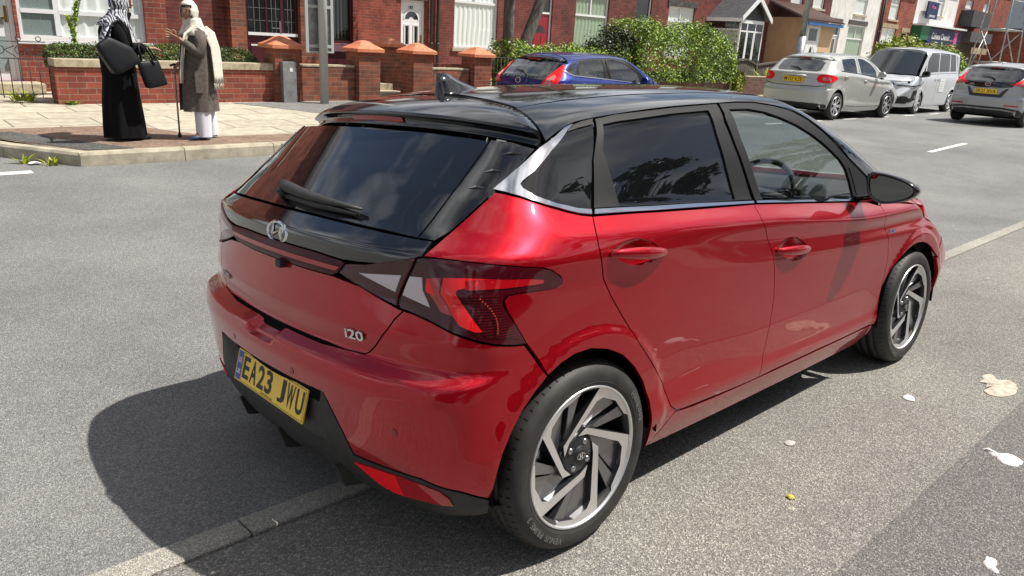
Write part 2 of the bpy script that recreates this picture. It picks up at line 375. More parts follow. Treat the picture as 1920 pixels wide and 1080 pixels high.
# outlines of the panels on the body surface (u along the body from the rear centre line, z height), metres
PX={
'quarter':[(0.561,0.987),(0.59,1.044),(0.621,1.096),(0.652,1.143),(0.673,1.139),(0.707,1.129),(0.766,1.103),(0.821,1.08),(0.863,1.067),(0.901,1.06),(0.9,1.027),(0.903,0.985),(0.924,0.882),(0.957,0.819),(1.003,0.751),(1.093,0.637),(1.19,0.53),(1.263,0.453),(1.292,0.393),(1.314,0.353),(1.35,0.328),(1.343,0.313),(1.298,0.253),(1.235,0.207),(1.216,0.271),(1.192,0.346),(1.173,0.419),(1.128,0.498),(1.074,0.563),(1.012,0.62),(0.948,0.657),(0.888,0.678),(0.842,0.678),(0.808,0.664),(0.78,0.639),(0.737,0.749),(0.705,0.855),(0.701,0.878),(0.707,0.891),(0.729,0.893),(0.765,0.889),(0.793,0.888),(0.804,0.894),(0.806,0.903),(0.802,0.917),(0.792,0.93),(0.783,0.941),(0.764,0.953),(0.716,0.966),(0.649,0.98),(0.608,0.985)],
'door_r':[(0.901,1.06),(1.125,1.048),(1.429,1.031),(1.774,1.014),(1.824,1.012),(1.808,0.96),(1.85,0.896),(1.905,0.821),(1.937,0.741),(1.963,0.627),(1.965,0.514),(1.955,0.413),(1.933,0.34),(1.935,0.296),(1.844,0.297),(1.647,0.305),(1.466,0.314),(1.398,0.318),(1.35,0.328),(1.314,0.353),(1.292,0.393),(1.263,0.453),(1.19,0.53),(1.093,0.637),(1.003,0.751),(0.957,0.819),(0.924,0.882),(0.903,0.985),(0.9,1.027)],
'door_f':[(1.824,1.012),(2.188,0.983),(2.7,0.941),(2.846,0.928),(2.955,0.902),(2.95,0.861),(3.012,0.761),(3.056,0.648),(3.059,0.552),(3.041,0.459),(3.036,0.362),(3.034,0.302),(2.82,0.296),(2.538,0.297),(2.284,0.298),(2.053,0.299),(1.935,0.296),(1.933,0.34),(1.955,0.413),(1.965,0.514),(1.963,0.627),(1.937,0.741),(1.905,0.821),(1.85,0.896),(1.808,0.96)],
'sill':[(1.355,0.32),(1.471,0.305),(1.654,0.295),(1.852,0.287),(2.061,0.289),(2.293,0.287),(2.549,0.285),(2.833,0.284),(3.039,0.292),(3.116,0.235),(3.018,0.197),(2.464,0.147),None,(1.597,0.152),(1.36,0.171),(1.272,0.192),(1.303,0.246)],
'lamp_o':[(0.555,0.981),(0.568,0.984),(0.603,0.985),(0.649,0.98),(0.716,0.966),(0.764,0.953),(0.782,0.942),(0.795,0.927),(0.804,0.912),(0.806,0.901),(0.802,0.891),(0.793,0.888),(0.765,0.889),(0.728,0.893),(0.711,0.893),(0.703,0.887),(0.7,0.876),(0.702,0.863),(0.706,0.851),(0.721,0.804),(0.737,0.75),(0.719,0.753),(0.689,0.767),(0.658,0.784),(0.624,0.8),(0.584,0.82),(0.55,0.832),(0.522,0.839),(0.518,0.847),(0.519,0.867),(0.53,0.902),(0.544,0.946)],
'lamp_i':[(0.385,0.931),(0.434,0.94),(0.468,0.953),(0.51,0.967),(0.551,0.982),(0.541,0.949),(0.528,0.909),(0.515,0.87),(0.514,0.847),(0.515,0.841),(0.487,0.851),(0.459,0.859),(0.419,0.877),(0.366,0.899)],
'bright':[(0.604,0.938),(0.64,0.94),(0.676,0.937),(0.684,0.928),(0.642,0.915),(0.628,0.909),(0.626,0.898),(0.644,0.86),(0.672,0.803),(0.662,0.802),(0.637,0.817),(0.626,0.836),(0.6,0.898)],
'bright2':[(0.641,0.934),(0.676,0.937),(0.74,0.928),(0.767,0.918),(0.765,0.909),(0.728,0.911),(0.685,0.911),(0.642,0.909)],
'white_o':[(0.539,0.93),(0.564,0.932),(0.566,0.898),(0.58,0.854),(0.523,0.875)],
'redm':[(0.573,0.932),(0.599,0.937),(0.598,0.897),(0.624,0.84),(0.601,0.847),(0.581,0.886)],
'redm2':[(0.573,0.931),(0.578,0.931),(0.59,0.892),(0.576,0.893),(0.572,0.899)],
'white_i':[(0.42,0.912),(0.521,0.929),(0.508,0.881),(0.473,0.894)],
'louvre':[(0.635,0.895),(0.694,0.896),(0.696,0.861),(0.704,0.833),(0.726,0.77),(0.678,0.787),(0.663,0.832)],
'tailgateR':[(0.368,0.892),(0.418,0.872),(0.459,0.856),(0.516,0.834),(0.526,0.832),(0.508,0.803),(0.498,0.778),(0.488,0.758),(0.466,0.715),(0.45,0.691),(0.441,0.683),(0.391,0.679),(0.324,0.678)],
'bandR':[(0.317,1.029),(0.445,1.025),(0.529,1.022),(0.565,1.021),(0.56,0.987),(0.515,0.967),(0.466,0.95),(0.411,0.942),(0.367,0.939)],
'glassR':[(0.585,1.274),(0.553,1.141),(0.528,1.024),(0.442,1.028),(0.31,1.033)],
'finR':[(0.592,1.276),(0.658,1.271),(0.727,1.253),(0.688,1.197),(0.652,1.146),(0.621,1.099),(0.588,1.044),(0.568,1.022),(0.531,1.024),(0.556,1.14)],
'bumperR':[(0.441,0.683),(0.45,0.691),(0.466,0.715),(0.488,0.758),(0.498,0.778),(0.508,0.803),(0.526,0.832),(0.527,0.832),(0.55,0.828),(0.584,0.816),(0.624,0.796),(0.658,0.78),(0.689,0.763),(0.719,0.749),(0.736,0.744),(0.761,0.677),(0.78,0.639),(0.756,0.603),(0.736,0.562),(0.72,0.512),(0.706,0.451),(0.696,0.384),(0.686,0.316),(0.682,0.306),(0.679,0.312),(0.639,0.35),(0.575,0.374),(0.495,0.375),(0.427,0.376),(0.409,0.435),(0.387,0.492),(0.368,0.549),(0.331,0.551)],
'lowR':[(0.367,0.545),(0.387,0.488),(0.409,0.432),(0.425,0.371),(0.494,0.371),(0.574,0.371),(0.639,0.346),(0.679,0.307),(0.682,0.301),(0.675,0.244),(0.627,0.243),(0.546,0.213)],
'reflector':[(0.424,0.346),(0.477,0.355),(0.526,0.358),(0.573,0.354),(0.606,0.345),(0.621,0.321),(0.625,0.294),(0.587,0.293),(0.535,0.284),(0.489,0.286),(0.455,0.32)],
'reflL':[(0.424,0.346),(0.477,0.355),(0.522,0.357),(0.532,0.287),(0.506,0.286),(0.478,0.298),(0.455,0.32)],
'chromeQ':[(0.645,1.148),(0.682,1.193),(0.738,1.254),(0.821,1.305),(0.854,1.314),(0.871,1.315),(0.839,1.299),(0.777,1.247),(0.733,1.194),(0.708,1.169),(0.704,1.161),(0.71,1.152),(0.739,1.131),(0.792,1.105),(0.852,1.085),(0.9,1.077),(0.898,1.063),(0.855,1.071),(0.821,1.082),(0.765,1.105),(0.706,1.131),(0.672,1.142)],
'chromeR':[(0.91,1.076),(1.141,1.063),(1.445,1.047),(1.828,1.022),(1.826,1.013),(1.431,1.034),(1.128,1.05),(0.905,1.062)],
'chromeF':[(1.847,1.021),(2.204,0.996),(2.718,0.958),(2.889,0.943),(2.886,0.929),(2.704,0.944),(2.192,0.985),(1.845,1.012)],
'qglass':[(0.71,1.16),(0.737,1.192),(0.781,1.242),(0.834,1.292),(0.897,1.302),(0.989,1.311),(0.934,1.212),(0.894,1.08),(0.849,1.089),(0.792,1.107),(0.739,1.134),(0.715,1.15)],
'qtop':[(0.837,1.296),(0.875,1.318),(0.928,1.327),(1.019,1.334),(0.991,1.314),(0.898,1.305)],
'frameR':[(1.029,1.332),(1.3,1.349),(1.556,1.364),(1.855,1.376),(1.818,1.307),(1.814,1.226),(1.821,1.123),(1.827,1.026),(1.446,1.048),(1.142,1.065),(0.91,1.078),(0.942,1.212)],
'glassRd':[(1.067,1.314),(1.302,1.328),(1.524,1.343),(1.761,1.352),(1.732,1.261),(1.716,1.149),(1.712,1.038),(1.357,1.058),(1.029,1.075),(1.019,1.162),(1.009,1.242)],
'triR':[(1.006,1.239),(1.018,1.161),(1.025,1.075),(0.944,1.08),(0.97,1.165)],
'frameF':[(1.872,1.377),(2.006,1.38),(2.136,1.379),(2.272,1.365),(2.387,1.342),(2.481,1.303),(2.565,1.254),(2.647,1.192),(2.734,1.13),(2.826,1.077),(2.889,1.039),(2.89,0.995),(2.891,0.946),(2.205,0.998),(1.848,1.023),(1.838,1.112),(1.828,1.219),(1.836,1.31)],
'glassFd':[(1.905,1.355),(2.048,1.356),(2.153,1.344),(2.247,1.323),(2.363,1.288),(2.462,1.246),(2.537,1.205),(2.597,1.167),(2.656,1.129),(2.694,1.089),(2.715,1.027),(2.723,0.957),(2.204,0.996),(1.902,1.018),(1.888,1.133),(1.882,1.251)],
'triF':[(2.719,1.095),(2.797,1.062),(2.861,1.029),(2.856,0.949),(2.752,0.956),(2.743,1.025)],
'railOut':[(0.751,1.265),(0.822,1.31),(0.856,1.318),(0.888,1.326),(1.027,1.336),(1.307,1.353),(1.563,1.369),(1.866,1.381),(2.019,1.385),(2.151,1.384),(2.295,1.37),(2.41,1.349),(2.505,1.31),(2.585,1.26),(2.667,1.197),(2.753,1.135),(2.846,1.082),(2.914,1.042)],
'railOut_xy':[(-0.026,0.686,1.265),(0.091,0.65,1.31),(0.127,0.642,1.318),(0.158,0.636,1.326),(0.251,0.63,1.336),(0.443,0.619,1.353),(0.7,0.606,1.369),(1.002,0.595,1.381),(1.155,0.587,1.385),(1.287,0.586,1.384),(1.431,0.604,1.37),(1.546,0.628,1.349),(1.641,0.662,1.31),(1.721,0.695,1.26),(1.803,0.728,1.197),(1.889,0.751,1.135),(1.982,0.766,1.082),(2.05,0.777,1.042)],
'hdlR':[(0.937,0.965),(0.987,0.984),(1.059,0.986),(1.135,0.964),(1.208,0.919),(1.152,0.901),(1.086,0.893),(1.022,0.907),(0.969,0.933)],
'hdlF':[(1.926,0.839),(1.98,0.866),(2.066,0.868),(2.147,0.842),(2.204,0.806),(2.165,0.769),(2.097,0.759),(2.012,0.784)],
'fenderbadge':[(3.035,0.783),(3.108,0.78),(3.11,0.76),(3.042,0.762)],
'hoodline':[(2.941,0.915),(3.197,0.893),(3.296,0.88),None],
'hoodline_xy':[(2.077,0.825,0.915),(2.333,0.837,0.893),(2.432,0.848,0.88),None],
'i20':[(0.391,0.747),(0.448,0.722)],
'fins':[(0.637,1.237),(0.702,1.238),(0.606,1.19),(0.663,1.194),(0.586,1.148),(0.629,1.151)],
'wiper':[(0.165,1.071),(0.132,1.081),(0.052,1.088),(0.227,1.08),(0.363,1.059),(0.258,1.046),(0.119,1.039),(0.056,1.049)],
'ppl':[(0.543,0.596),(0.209,0.537),(0.314,0.656)],
}
# ------------------------------------------------------------------ materials
def car_paint(name, c, metal=.35, rough=.32):
    m = mat(name, c, rough, metal, 1.0); n, l, p = nodes(m)
    # fine flake + a little road dirt on the low panels (real dirt with its own outline)
    z = n.new('ShaderNodeTexNoise'); z.inputs['Scale'].default_value = 900; t = n.new('ShaderNodeTexCoord'); l.new(t.outputs['Object'], z.inputs['Vector'])
    b = n.new('ShaderNodeBump'); b.inputs['Strength'].default_value = .03; b.inputs['Distance'].default_value = .0005; l.new(z.outputs[0], b.inputs['Height']); l.new(b.outputs[0], p.inputs['Normal']); p.inputs['Specular IOR Level'].default_value = .15
    return m
M = {}
M['red'] = car_paint('red_paint', (.43, .0015, .011), .66, .35)
M['reddark'] = mat('red_recess', (.30, .004, .012), .4, .2, .6)
M['gblack'] = mat('gloss_black', (.006, .0065, .008), .08, 0, 1.0)
M['roofblack'] = mat('roof_black_paint', (.010, .012, .015), .12, .1, 1.0)
M['black'] = mat('black_plastic', (.018, .018, .019), .55)
noisy(M['black'], (.014, .014, .015), (.028, .027, .026), 25, 5, bump=.15, bscale=500, dist=.001)
M['frame'] = mat('window_frame_black', (.010, .0102, .011), .5, 0, 0, .22)
M['void'] = mat('dark_void', (.004, .004, .004), .9, 0, 0, .1)
M['chrome'] = mat('chrome', (.72, .73, .76), .06, 1.0)
M['satin'] = mat('satin_metal', (.55, .56, .58), .28, 1.0)
M['priv'] = mat('privacy_glass', (.004, .0045, .0055), .015, 0, 0, .62); M['hatchglass'] = mat('hatch_glass', (.008, .009, .011), .02, 0, .9, .5)
M['lampdark'] = mat('lamp_smoked_red', (.055, .001, .006), .3, 0, 0, .2)
M['lampred'] = mat('lamp_bright_red', (.95, .01, .015), .4, 0, 0, .2)
M['lampmid'] = mat('lamp_mid_red', (.42, .004, .012), .10, 0, .6)
M['lampclear'] = mat('lamp_clear', (.60, .65, .70), .3, .3, 0)
M['louvre'] = mat('lamp_louvre', (.03, .002, .004), .3, 0, 0, .2)
n, l, p = nodes(M['louvre']); t = n.new('ShaderNodeTexCoord'); wv = n.new('ShaderNodeTexWave'); wv.bands_direction = 'Z'; wv.inputs['Scale'].default_value = 42
l.new(t.outputs['Object'], wv.inputs['Vector']); r = n.new('ShaderNodeValToRGB'); r.color_ramp.elements[0].color = (.012, .001, .002, 1); r.color_ramp.elements[1].color = (.10, .004, .010, 1)
l.new(wv.outputs[1], r.inputs[0]); l.new(r.outputs[0], p.inputs['Base Color'])
M['tyre'] = mat('tyre_rubber', (.022, .021, .020), .62); noisy(M['tyre'], (.018, .017, .016), (.036, .033, .031), 14, 5, bump=.1, bscale=300, dist=.001)
M['rimface'] = mat('machined_alloy', (.80, .80, .80), .34, .85)
M['rimdark'] = mat('dark_alloy', (.045, .046, .05), .35, .6, .4)
M['brake'] = mat('brake_steel', (.16, .15, .15), .5, .8)
M['yellow'] = mat('plate_yellow', (.98, .62, .02), .35, 0, .5)
M['plateblue'] = mat('plate_blue', (.02, .06, .34), .35)
M['ink'] = mat('ink_black', (.012, .012, .012), .5)
M['white'] = mat('white_gloss', (.78, .78, .77), .35)
M['trim'] = mat('interior_grey', (.05, .052, .055), .7); M['seat'] = mat('seat_cloth', (.022, .022, .024), .9); M['light_trim'] = mat('headlining', (.42, .41, .39), .9)
def glassmat(name, tint, refl=1.5):
    m = bpy.data.materials.new(name); m.use_nodes = True; n = m.node_tree.nodes; l = m.node_tree.links; n.clear()
    o = n.new('ShaderNodeOutputMaterial'); t = n.new('ShaderNodeBsdfTransparent'); t.inputs[0].default_value = (*tint, 1)
    g = n.new('ShaderNodeBsdfGlossy'); g.inputs['Roughness'].default_value = .01; g.inputs[0].default_value = (1, 1, 1, 1)
    f = n.new('ShaderNodeFresnel'); f.inputs[0].default_value = refl; mxs = n.new('ShaderNodeMixShader')
    ge = n.new('ShaderNodeNewGeometry'); iv = n.new('ShaderNodeMath'); iv.operation = 'SUBTRACT'; iv.inputs[0].default_value = 1; l.new(ge.outputs['Backfacing'], iv.inputs[1]); mu = n.new('ShaderNodeMath'); mu.operation = 'MULTIPLY'; l.new(f.outputs[0], mu.inputs[0]); l.new(iv.outputs[0], mu.inputs[1]); l.new(mu.outputs[0], mxs.inputs[0]); l.new(t.outputs[0], mxs.inputs[1]); l.new(g.outputs[0], mxs.inputs[2]); l.new(mxs.outputs[0], o.inputs[0]); return m
M['lens'] = glassmat('lamp_outer_lens', (.98, .90, .90), 1.5); M['glass'] = glassmat('window_glass', (.60, .65, .63), 1.6)
M['glass_dark'] = glassmat('window_glass_dark', (.30, .33, .32), 1.7)
# ------------------------------------------------------------------ wheel
def arc_text(mb, s, r, a0, size, h, m, flip=False, bold=0.0):
    a = a0
    for ch in s:
        if ch == ' ': a -= size * .5 / r; continue
        V, F = textmesh(ch, size, bold); wd = V[:, 0].max() - V[:, 0].min() + size * .12
        a -= wd / 2 / r
        rad = np.array([math.cos(a), 0, math.sin(a)]); tan = np.array([math.sin(a), 0, -math.cos(a)])
        mb.add(place(V, rad * r + np.array([0, h, 0]), tan, rad), F, m); a -= wd / 2 / r
def make_wheel(parent, loc, rz, text=True, R=.3125, front=False):
    w = empty('wheel', loc, rz, parent)
    t = MB(); prof = [(.214, .03), (.214, .014), (.232, .004), (.240, -.001), (.252, -.004), (.266, -.006), (.280, -.003), (.292, .004), (.300, .012), (.306, .022), (.3105, .036), (.3122, .050)]
    gr = [(.3125, .055), (.3055, .056), (.3055, .064), (.3125, .065)]
    mid = []
    for c in (0.0, .040, .080): mid += [(r, h + c) for r, h in gr]
    prof += mid + [(.3122, .158), (.310, .176), (.303, .196), (.290, .208), (.268, .214), (.240, .208), (.214, .195)]
    t.lathe([(r, h) for r, h in prof], 96)
    n = 64
    for k in range(n):        # near-black strips laid on the tread, colour standing in for shaded cuts
        a = 2 * math.pi * k / n; c, s = math.cos(a), math.sin(a); e = .0045
        for h0, h1, r0, r1, sk in ((.014, .050, .3035, .3135, 0), (.068, .092, .3128, .3136, .03), (.16, .19, .311, .3105, 0)):
            V = []
            for hh, rr, da in ((h0, r0, 0), (h1, r1, sk)):
                for q in (-e, e): V.append((rr * math.cos(a + da + q), hh, rr * math.sin(a + da + q)))
            V = [(x * 1.0012, y - (.0006 if y < .02 else 0), z * 1.0012) for x, y, z in V]
            t.add(V, [(0, 1, 3, 2)], 1)
    # raised rings on the sidewall
    t.lathe([(.2445, -.0005), (.2455, -.0035), (.2475, -.0035), (.2485, -.002)], 72)
    if text:
        arc_text(t, 'Hankook', .268, R_(38), .030, -.0068, 2, bold=.0008)
        arc_text(t, 'VENUS PRIME 3', .268, R_(-112), .026, -.0068, 2, bold=.0006)
    t.build('tyre', [M['tyre'], M['void'], M['tyretext']], w)
    r = MB()
    r.lathe([(.2335, .006), (.2335, .000), (.229, -.0015), (.2255, .001), (.224, .008)], 96, m=0)
    r.lathe([(.224, .008), (.219, .022), (.214, .06), (.205, .13), (.205, .19)], 72, m=1)
    r.lathe([(.205, .19), (.0, .19)], 32, m=3)
    # five kinked blades
    tpl = [(.066, 96), (.090, 73), (.2265, 2), (.2285, -14), (.2275, -32), (.2265, -50), (.212, -46), (.2085, -26), (.196, -8), (.178, -1), (.070, 60)]
    def P(rr, aa, A): q = R_(aa + A); return (rr * math.cos(q), rr * math.sin(q))
    for k in range(5):
        A = -1 + 72 * k
        poly = [P(rr, aa, A) for rr, aa in tpl]; n = len(poly)
        def hgt(x, z): d = math.hypot(x, z); return .006 + .020 * max(0, (.225 - d) / .15) ** .8
        V = [(x, hgt(x, z), z) for x, z in poly]; c0 = len(V)
        ins = inset(poly, .0) if False else poly
        V += [(x * .99, hgt(x, z) + .045, z * .99) for x, z in poly]
        # triangulated face
        from mathutils.geometry import tessellate_polygon
        tri = tessellate_polygon([[Vector((x, z, 0)) for x, z in poly]])
        r.add(V, [t_[::-1] for t_ in tri], 0)
        r.add(V, [(i, (i + 1) % n, n + (i + 1) % n, n + i) for i in range(n)], 1)
        # dark lower web between the blades
        web = [P(.05, 60, A), (.0, .0), P(.05, 20, A), P(.13, -6, A), P(.222, -20, A), P(.222, -6, A)]
        web = [P(.055, 66, A), P(.055, 4, A), P(.12, -18, A), P(.222, -34, A), P(.222, -5, A), P(.13, 12, A)]
        w2 = [P(.06, 100, A), P(.06, 78, A), P(.224, 22, A), P(.224, 34, A)]      # slim blade behind the big one
        r.add([(x, hgt(x, z) + .012, z) for x, z in w2] + [(x * .98, hgt(x, z) + .05, z * .98) for x, z in w2], [(3, 2, 1, 0), (0, 1, 5, 4), (1, 2, 6, 5), (2, 3, 7, 6), (3, 0, 4, 7)], 4)
        r.add([(x, hgt(x, z) + .022, z) for x, z in web] + [(x, hgt(x, z) + .06, z) for x, z in web], [(5, 4, 3, 2, 1, 0)] + [(i, (i + 1) % 6, 6 + (i + 1) % 6, 6 + i) for i in range(6)], 4)
    r.lathe([(.074, .05), (.072, .036), (.054, .028), (.034, .026), (.030, .022), (.027, .019), (0, .018)], 40, m=1)
    r.lathe([(.0255, .0178), (.0245, .0165), (.0, .0163)], 32, m=2)
    for a in (0, 1):       # small oval mark on the cap
        V = []; 
        for q in range(24): th = 2 * math.pi * q / 24; V += [(.019 * math.cos(th), .0155, .012 * math.sin(th)), (.0155 * math.cos(th), .0155, .009 * math.sin(th))]
        r.add(V, [(2 * q, 2 * q + 1, (2 * q + 3) % 48, (2 * q + 2) % 48) for q in range(24)], 0)
    r.add([(-.009, .0154, -.008), (-.005, .0154, -.009), (-.001, .0154, .0), (-.004, .0154, .009), (-.008, .0154, .008), (-.005, .0154, 0)], [(0, 1, 2, 3, 4, 5)], 0)
    r.add([(.009, .0154, .008), (.005, .0154, .009), (.001, .0154, .0), (.004, .0154, -.009), (.008, .0154, -.008), (.005, .0154, 0)], [(0, 1, 2, 3, 4, 5)], 0)
    r.add([(-.004, .0153, -.002), (.004, .0153, -.001), (.004, .0153, .002), (-.004, .0153, .001)], [(0, 1, 2, 3)], 0)
    rim = r.build('rim', [M['rimface'], M['rimdark'], M['ink'], M['void'], M['rimweb']], w)
    for k in range(4):
        b = MB(); a = R_(45 + 90 * k + 12); c = (.046 * math.cos(a), 0, .046 * math.sin(a))
        b.lathe([(0, .022), (.009, .022), (.0105, .026), (.0105, .045)], 12, c=c); b.build('wheel_nut', M['satin'], rim)
    d = MB(); d.lathe([(.0, .085), (.132, .085), (.132, .105), (.0, .105)], 48); bd = d.build('brake_disc', M['brake'], rim)
    d = MB(); d.box(-.06, .06, .07, .12, .07, .145); cal = d.build('brake_caliper', M['satin'], rim, bevel=.01)
    for ch in (cal,): ch.rotation_euler = (0, R_(-70), 0)
    return w
M['tyretext'] = mat('tyre_raised_letters', (.13, .125, .12), .55)
M['rimweb'] = mat('grey_alloy_web', (.26, .26, .27), .28, .9, .3)

# ------------------------------------------------------------------ the red hatchback
H = Hatch()
car = empty('hatchback'); car.matrix_world = Matrix.Translation((0, 0, OFFZ)) @ Matrix(RT.tolist()).to_4x4()
setp(car, 'red five-door hatchback with black roof, parked half on the near pavement', 'car')
FR = {}
def build_main():
    p = PX; U = lambda x: x + .864
    archF = [(U(2.53 + .392 * math.cos(R_(a))), .318 + .357 * math.sin(R_(a))) for a in range(40, 181, 10)] + [(U(2.138), .30), (3.036, .25)]
    hl = np.array([(2.20, .832), (2.333, .838), (2.5, .848), (2.7, .850), (2.85, .838), (2.98, .815)])
    HP = H.ptt(hl[:, 0], hl[:, 1]); hs = [(float(U(a)), float(c)) for a, b, c in HP]
    nb = [(3.865, .80), (3.85, .72), (3.72, .55)]
    fender = [(2.957, .903), (2.99, .915)] + hs + nb + archF[1:-1] + [(3.037, .30), (3.036, .362), (3.041, .459), (3.059, .552), (3.056, .648), (3.012, .761), (2.95, .861)]
    FR.update(fender=fender)
    # ---- central rear pieces
    tg = panel(H, 'tailgate', both([(0, .886), (.30, .886)] + p['tailgateR'][0:] + [(.324, .676), (0, .674)][0:]) if False else both([(0, .880), (.20, .880), (.340, .882)] + p['tailgateR'][1:-1] + [(.324, .681), (0, .680)]), M['red'], car, 0, g=(.03, .009), ins=.0018)
    band = panel(H, 'black_panel', both([(0, 1.031), (.15, 1.031)] + p['bandR'] + [(.25, .944), (0, .944)]), M['gblack'], tg, 0, g=(.03, .010), ins=.001)
    gl = panel(H, 'rear_window', both([(0, 1.292), (.3, 1.288), (.5, 1.280)] + p['glassR'][:3] + [(.442, 1.030), (.31, 1.034), (0, 1.036)]), M['hatchglass'], tg, 0, g=(.04, .03), ins=.002, off=-.002)
    for s in (-1, 1):
        fn = panel(H, 'pillar_trim', p['finR'], M['gblack'], tg, s, g=(.02, .02), ins=.0015)
        for i in (0, 2, 4):
            f = MB()
            (u0, z0), (u1, z1) = p['fins'][i], p['fins'][i + 1]
            P = H.pt(np.array([u0, (u0 + u1) / 2, u1]) * s, np.array([z0, (z0 + z1) / 2 + .002, z1])); Nn = H.normal(P)
            a, b, c = P[0], P[1] + Nn[1] * .008, P[2]; up = np.array([0, 0, .0022])
            f.add([a, b + up, c, b - up, P[1] - Nn[1] * .003], [(0, 1, 3), (1, 2, 3), (0, 4, 1), (1, 4, 2), (0, 3, 4), (2, 4, 3)])
            f.build('air_fin', M['satin'], fn)
        # lamps
        lo = panel(H, 'tail_lamp', p['lamp_o'], M['lampdark'], car, s, g=(.02, .008), off=.002, ins=.0012, thick=.02)
        for nm, mt, o in (('bright', 'lampred', .003), ('bright2', 'lampmid', .0034), ('white_o', 'lampclear', .003), ('redm', 'lampmid', .003), ('louvre', 'louvre', .0032)):
            panel(H, {'white_o': 'reversing_lens', 'louvre': 'indicator_lens'}.get(nm, 'red_lens'), p[nm], M[mt], lo, s, off=o, g=(.02, .008), ins=0, thick=.003)
        panel(H, 'red_lens', p['redm2'], M['lampred'], lo, s, off=.0045, g=(.02, .008), ins=0, thick=.002)
        dots = MB()
        for k in range(15):
            t_ = k / 14; u = .665 + t_ * .026 + .01 * math.sin(t_ * 3); z = .888 - t_ * .092
            P = H.pt(np.array([u * s]), np.array([z])); Nn = H.normal(P); q = P[0] + Nn[0] * .0065
            dots.box(q[0] - .0016, q[0] + .0016, q[1] - .0016, q[1] + .0016, q[2] - .0012, q[2] + .0012)
        dots.build('filament_dots', M['lampspark'], lo)
        panel(H, 'lens_cover', p['lamp_o'], M['lens'], lo, s, g=(.015, .008), off=.009, ins=.0016, thick=0)
        li = panel(H, 'inner_tail_lamp', p['lamp_i'], M['lampdark'], tg, s, g=(.02, .008), off=.002, ins=.0012, thick=.02)
        panel(H, 'reversing_lens', p['white_i'], M['lampclear'], li, s, off=.0045, g=(.02, .008), ins=0, thick=.003)
        panel(H, 'lens_cover', p['lamp_i'], M['lens'], li, s, g=(.015, .008), off=.008, ins=.0016, thick=0)
        # body sides
        panel(H, 'quarter_panel', p['quarter'], M['red'], car, s, g=(.028, .0085))
        dr = panel(H, 'rear_door', p['door_r'], M['red'], car, s, g=(.03, .0085), holes=[smooth_poly(p['hdlR'], 1)])
        df = panel(H, 'front_door', p['door_f'], M['red'], car, s, g=(.03, .0085), holes=[smooth_poly(p['hdlF'], 1)])
        fe = panel(H, 'front_wing', fender, M['red'], car, s, g=(.03, .0085))
        sill = [q for q in p['sill'] if q]; sill = [q for q in sill if q[1] > .28 or q[1] < .28]
        sl_ = [(1.355, .318), (1.471, .305), (1.654, .297), (2.061, .291), (2.549, .289), (3.034, .291), (3.037, .24), (2.95, .195), (2.4, .185), (1.8, .185), (1.37, .19), (1.272, .195), (1.237, .205), (1.299, .251), (1.341, .310)]
        FR['sill'] = sl_
        panel(H, 'sill', sl_, M['red'], car, s, g=(.05, .012))
        for d, hk, nm in ((dr, 'hdlR', 'r'), (df, 'hdlF', 'f')):
            poly = smooth_poly(p[hk], 1); ctr = np.mean(np.array(poly), 0); sc = np.abs(np.array(poly) - ctr).max(0)
            panel(H, 'handle_recess', poly, M['red'], d, s, g=(.012, .008), ins=0, thick=0,
                  off=lambda uv: -.020 * np.clip(1 - ((uv[:, 0] - ctr[0]) / sc[0]) ** 2 - ((uv[:, 1] - ctr[1]) / sc[1]) ** 2, 0, 1) ** .6)
            hb = MB(); pts = []; rad = []
            (ua, za), (ub, zb) = ((.940, .955), (1.204, .924)) if nm == 'r' else ((1.932, .826), (2.200, .800))
            for k in range(11):
                t_ = k / 10; P = H.pt(np.array([(ua + (ub - ua) * t_) * s]), np.array([za + (zb - za) * t_])); Nn = H.normal(P)
                pts.append(P[0] + Nn[0] * (.004 + .020 * math.sin(math.pi * t_) ** .6)); rad.append(.006 + .0095 * math.sin(math.pi * t_) ** .7)
            hb.tube(pts, rad, 12, sq=1.3); hb.build('door_handle', M['red'], d)
        cd = MB(); V = []
        for u in np.linspace(.93, 2.86, 24):
            zb = float(np.interp(u, [.9, 1.826, 2.88], [1.064, 1.016, .935])); P = H.pt(np.array([u * s]), np.array([zb]))[0]; yy = abs(P[1])
            V += [(P[0], s * (yy - .010), zb + .010), (P[0], s * (yy - .045), zb + .006), (P[0], s * (yy - .075), zb - .12), (P[0], s * (yy - .07), zb - .45)]
        cd.add(V, [(4 * i + k, 4 * i + 4 + k, 4 * i + 5 + k, 4 * i + 1 + k) for i in range(23) for k in range(3)], 0, True); cd.build('door_card', M['trim'], df)
        # glass house
        qg = panel(H, 'quarter_window', p['qglass'], M['priv'], car, s, g=(.04, .04), off=-.004, ins=-.006, thick=.004)
        panel(H, 'frame_trim', p['qtop'], M['frame'], qg, s, g=(.04, .04), off=.0, thick=.01)
        panel(H, 'chrome_trim', p['chromeQ'], M['chrome'], qg, s, g=(.02, .02), off=.004, ins=.0008, thick=.012)
        panel(H, 'window_frame', p['frameR'], M['frame'], dr, s, g=(.04, .04), holes=[p['glassRd'][:-0 or None]], off=.001, thick=.014)
        panel(H, 'door_window', p['glassRd'], M['priv'], dr, s, g=(.04, .04), off=-.005, ins=-.006, thick=.003)
        panel(H, 'frame_trim', p['triR'], M['frame'], dr, s, g=(.04, .04), off=.000, thick=.008)
        panel(H, 'chrome_trim', p['chromeR'], M['chrome'], dr, s, g=(.04, .02), off=.005, ins=.0008, thick=.012)
        panel(H, 'window_frame', p['frameF'], M['frame'], df, s, g=(.04, .04), holes=[p['glassFd']], off=.001, thick=.014)
        panel(H, 'door_window', p['glassFd'], M['glass'], df, s, g=(.04, .04), off=-.005, ins=-.006, thick=0)
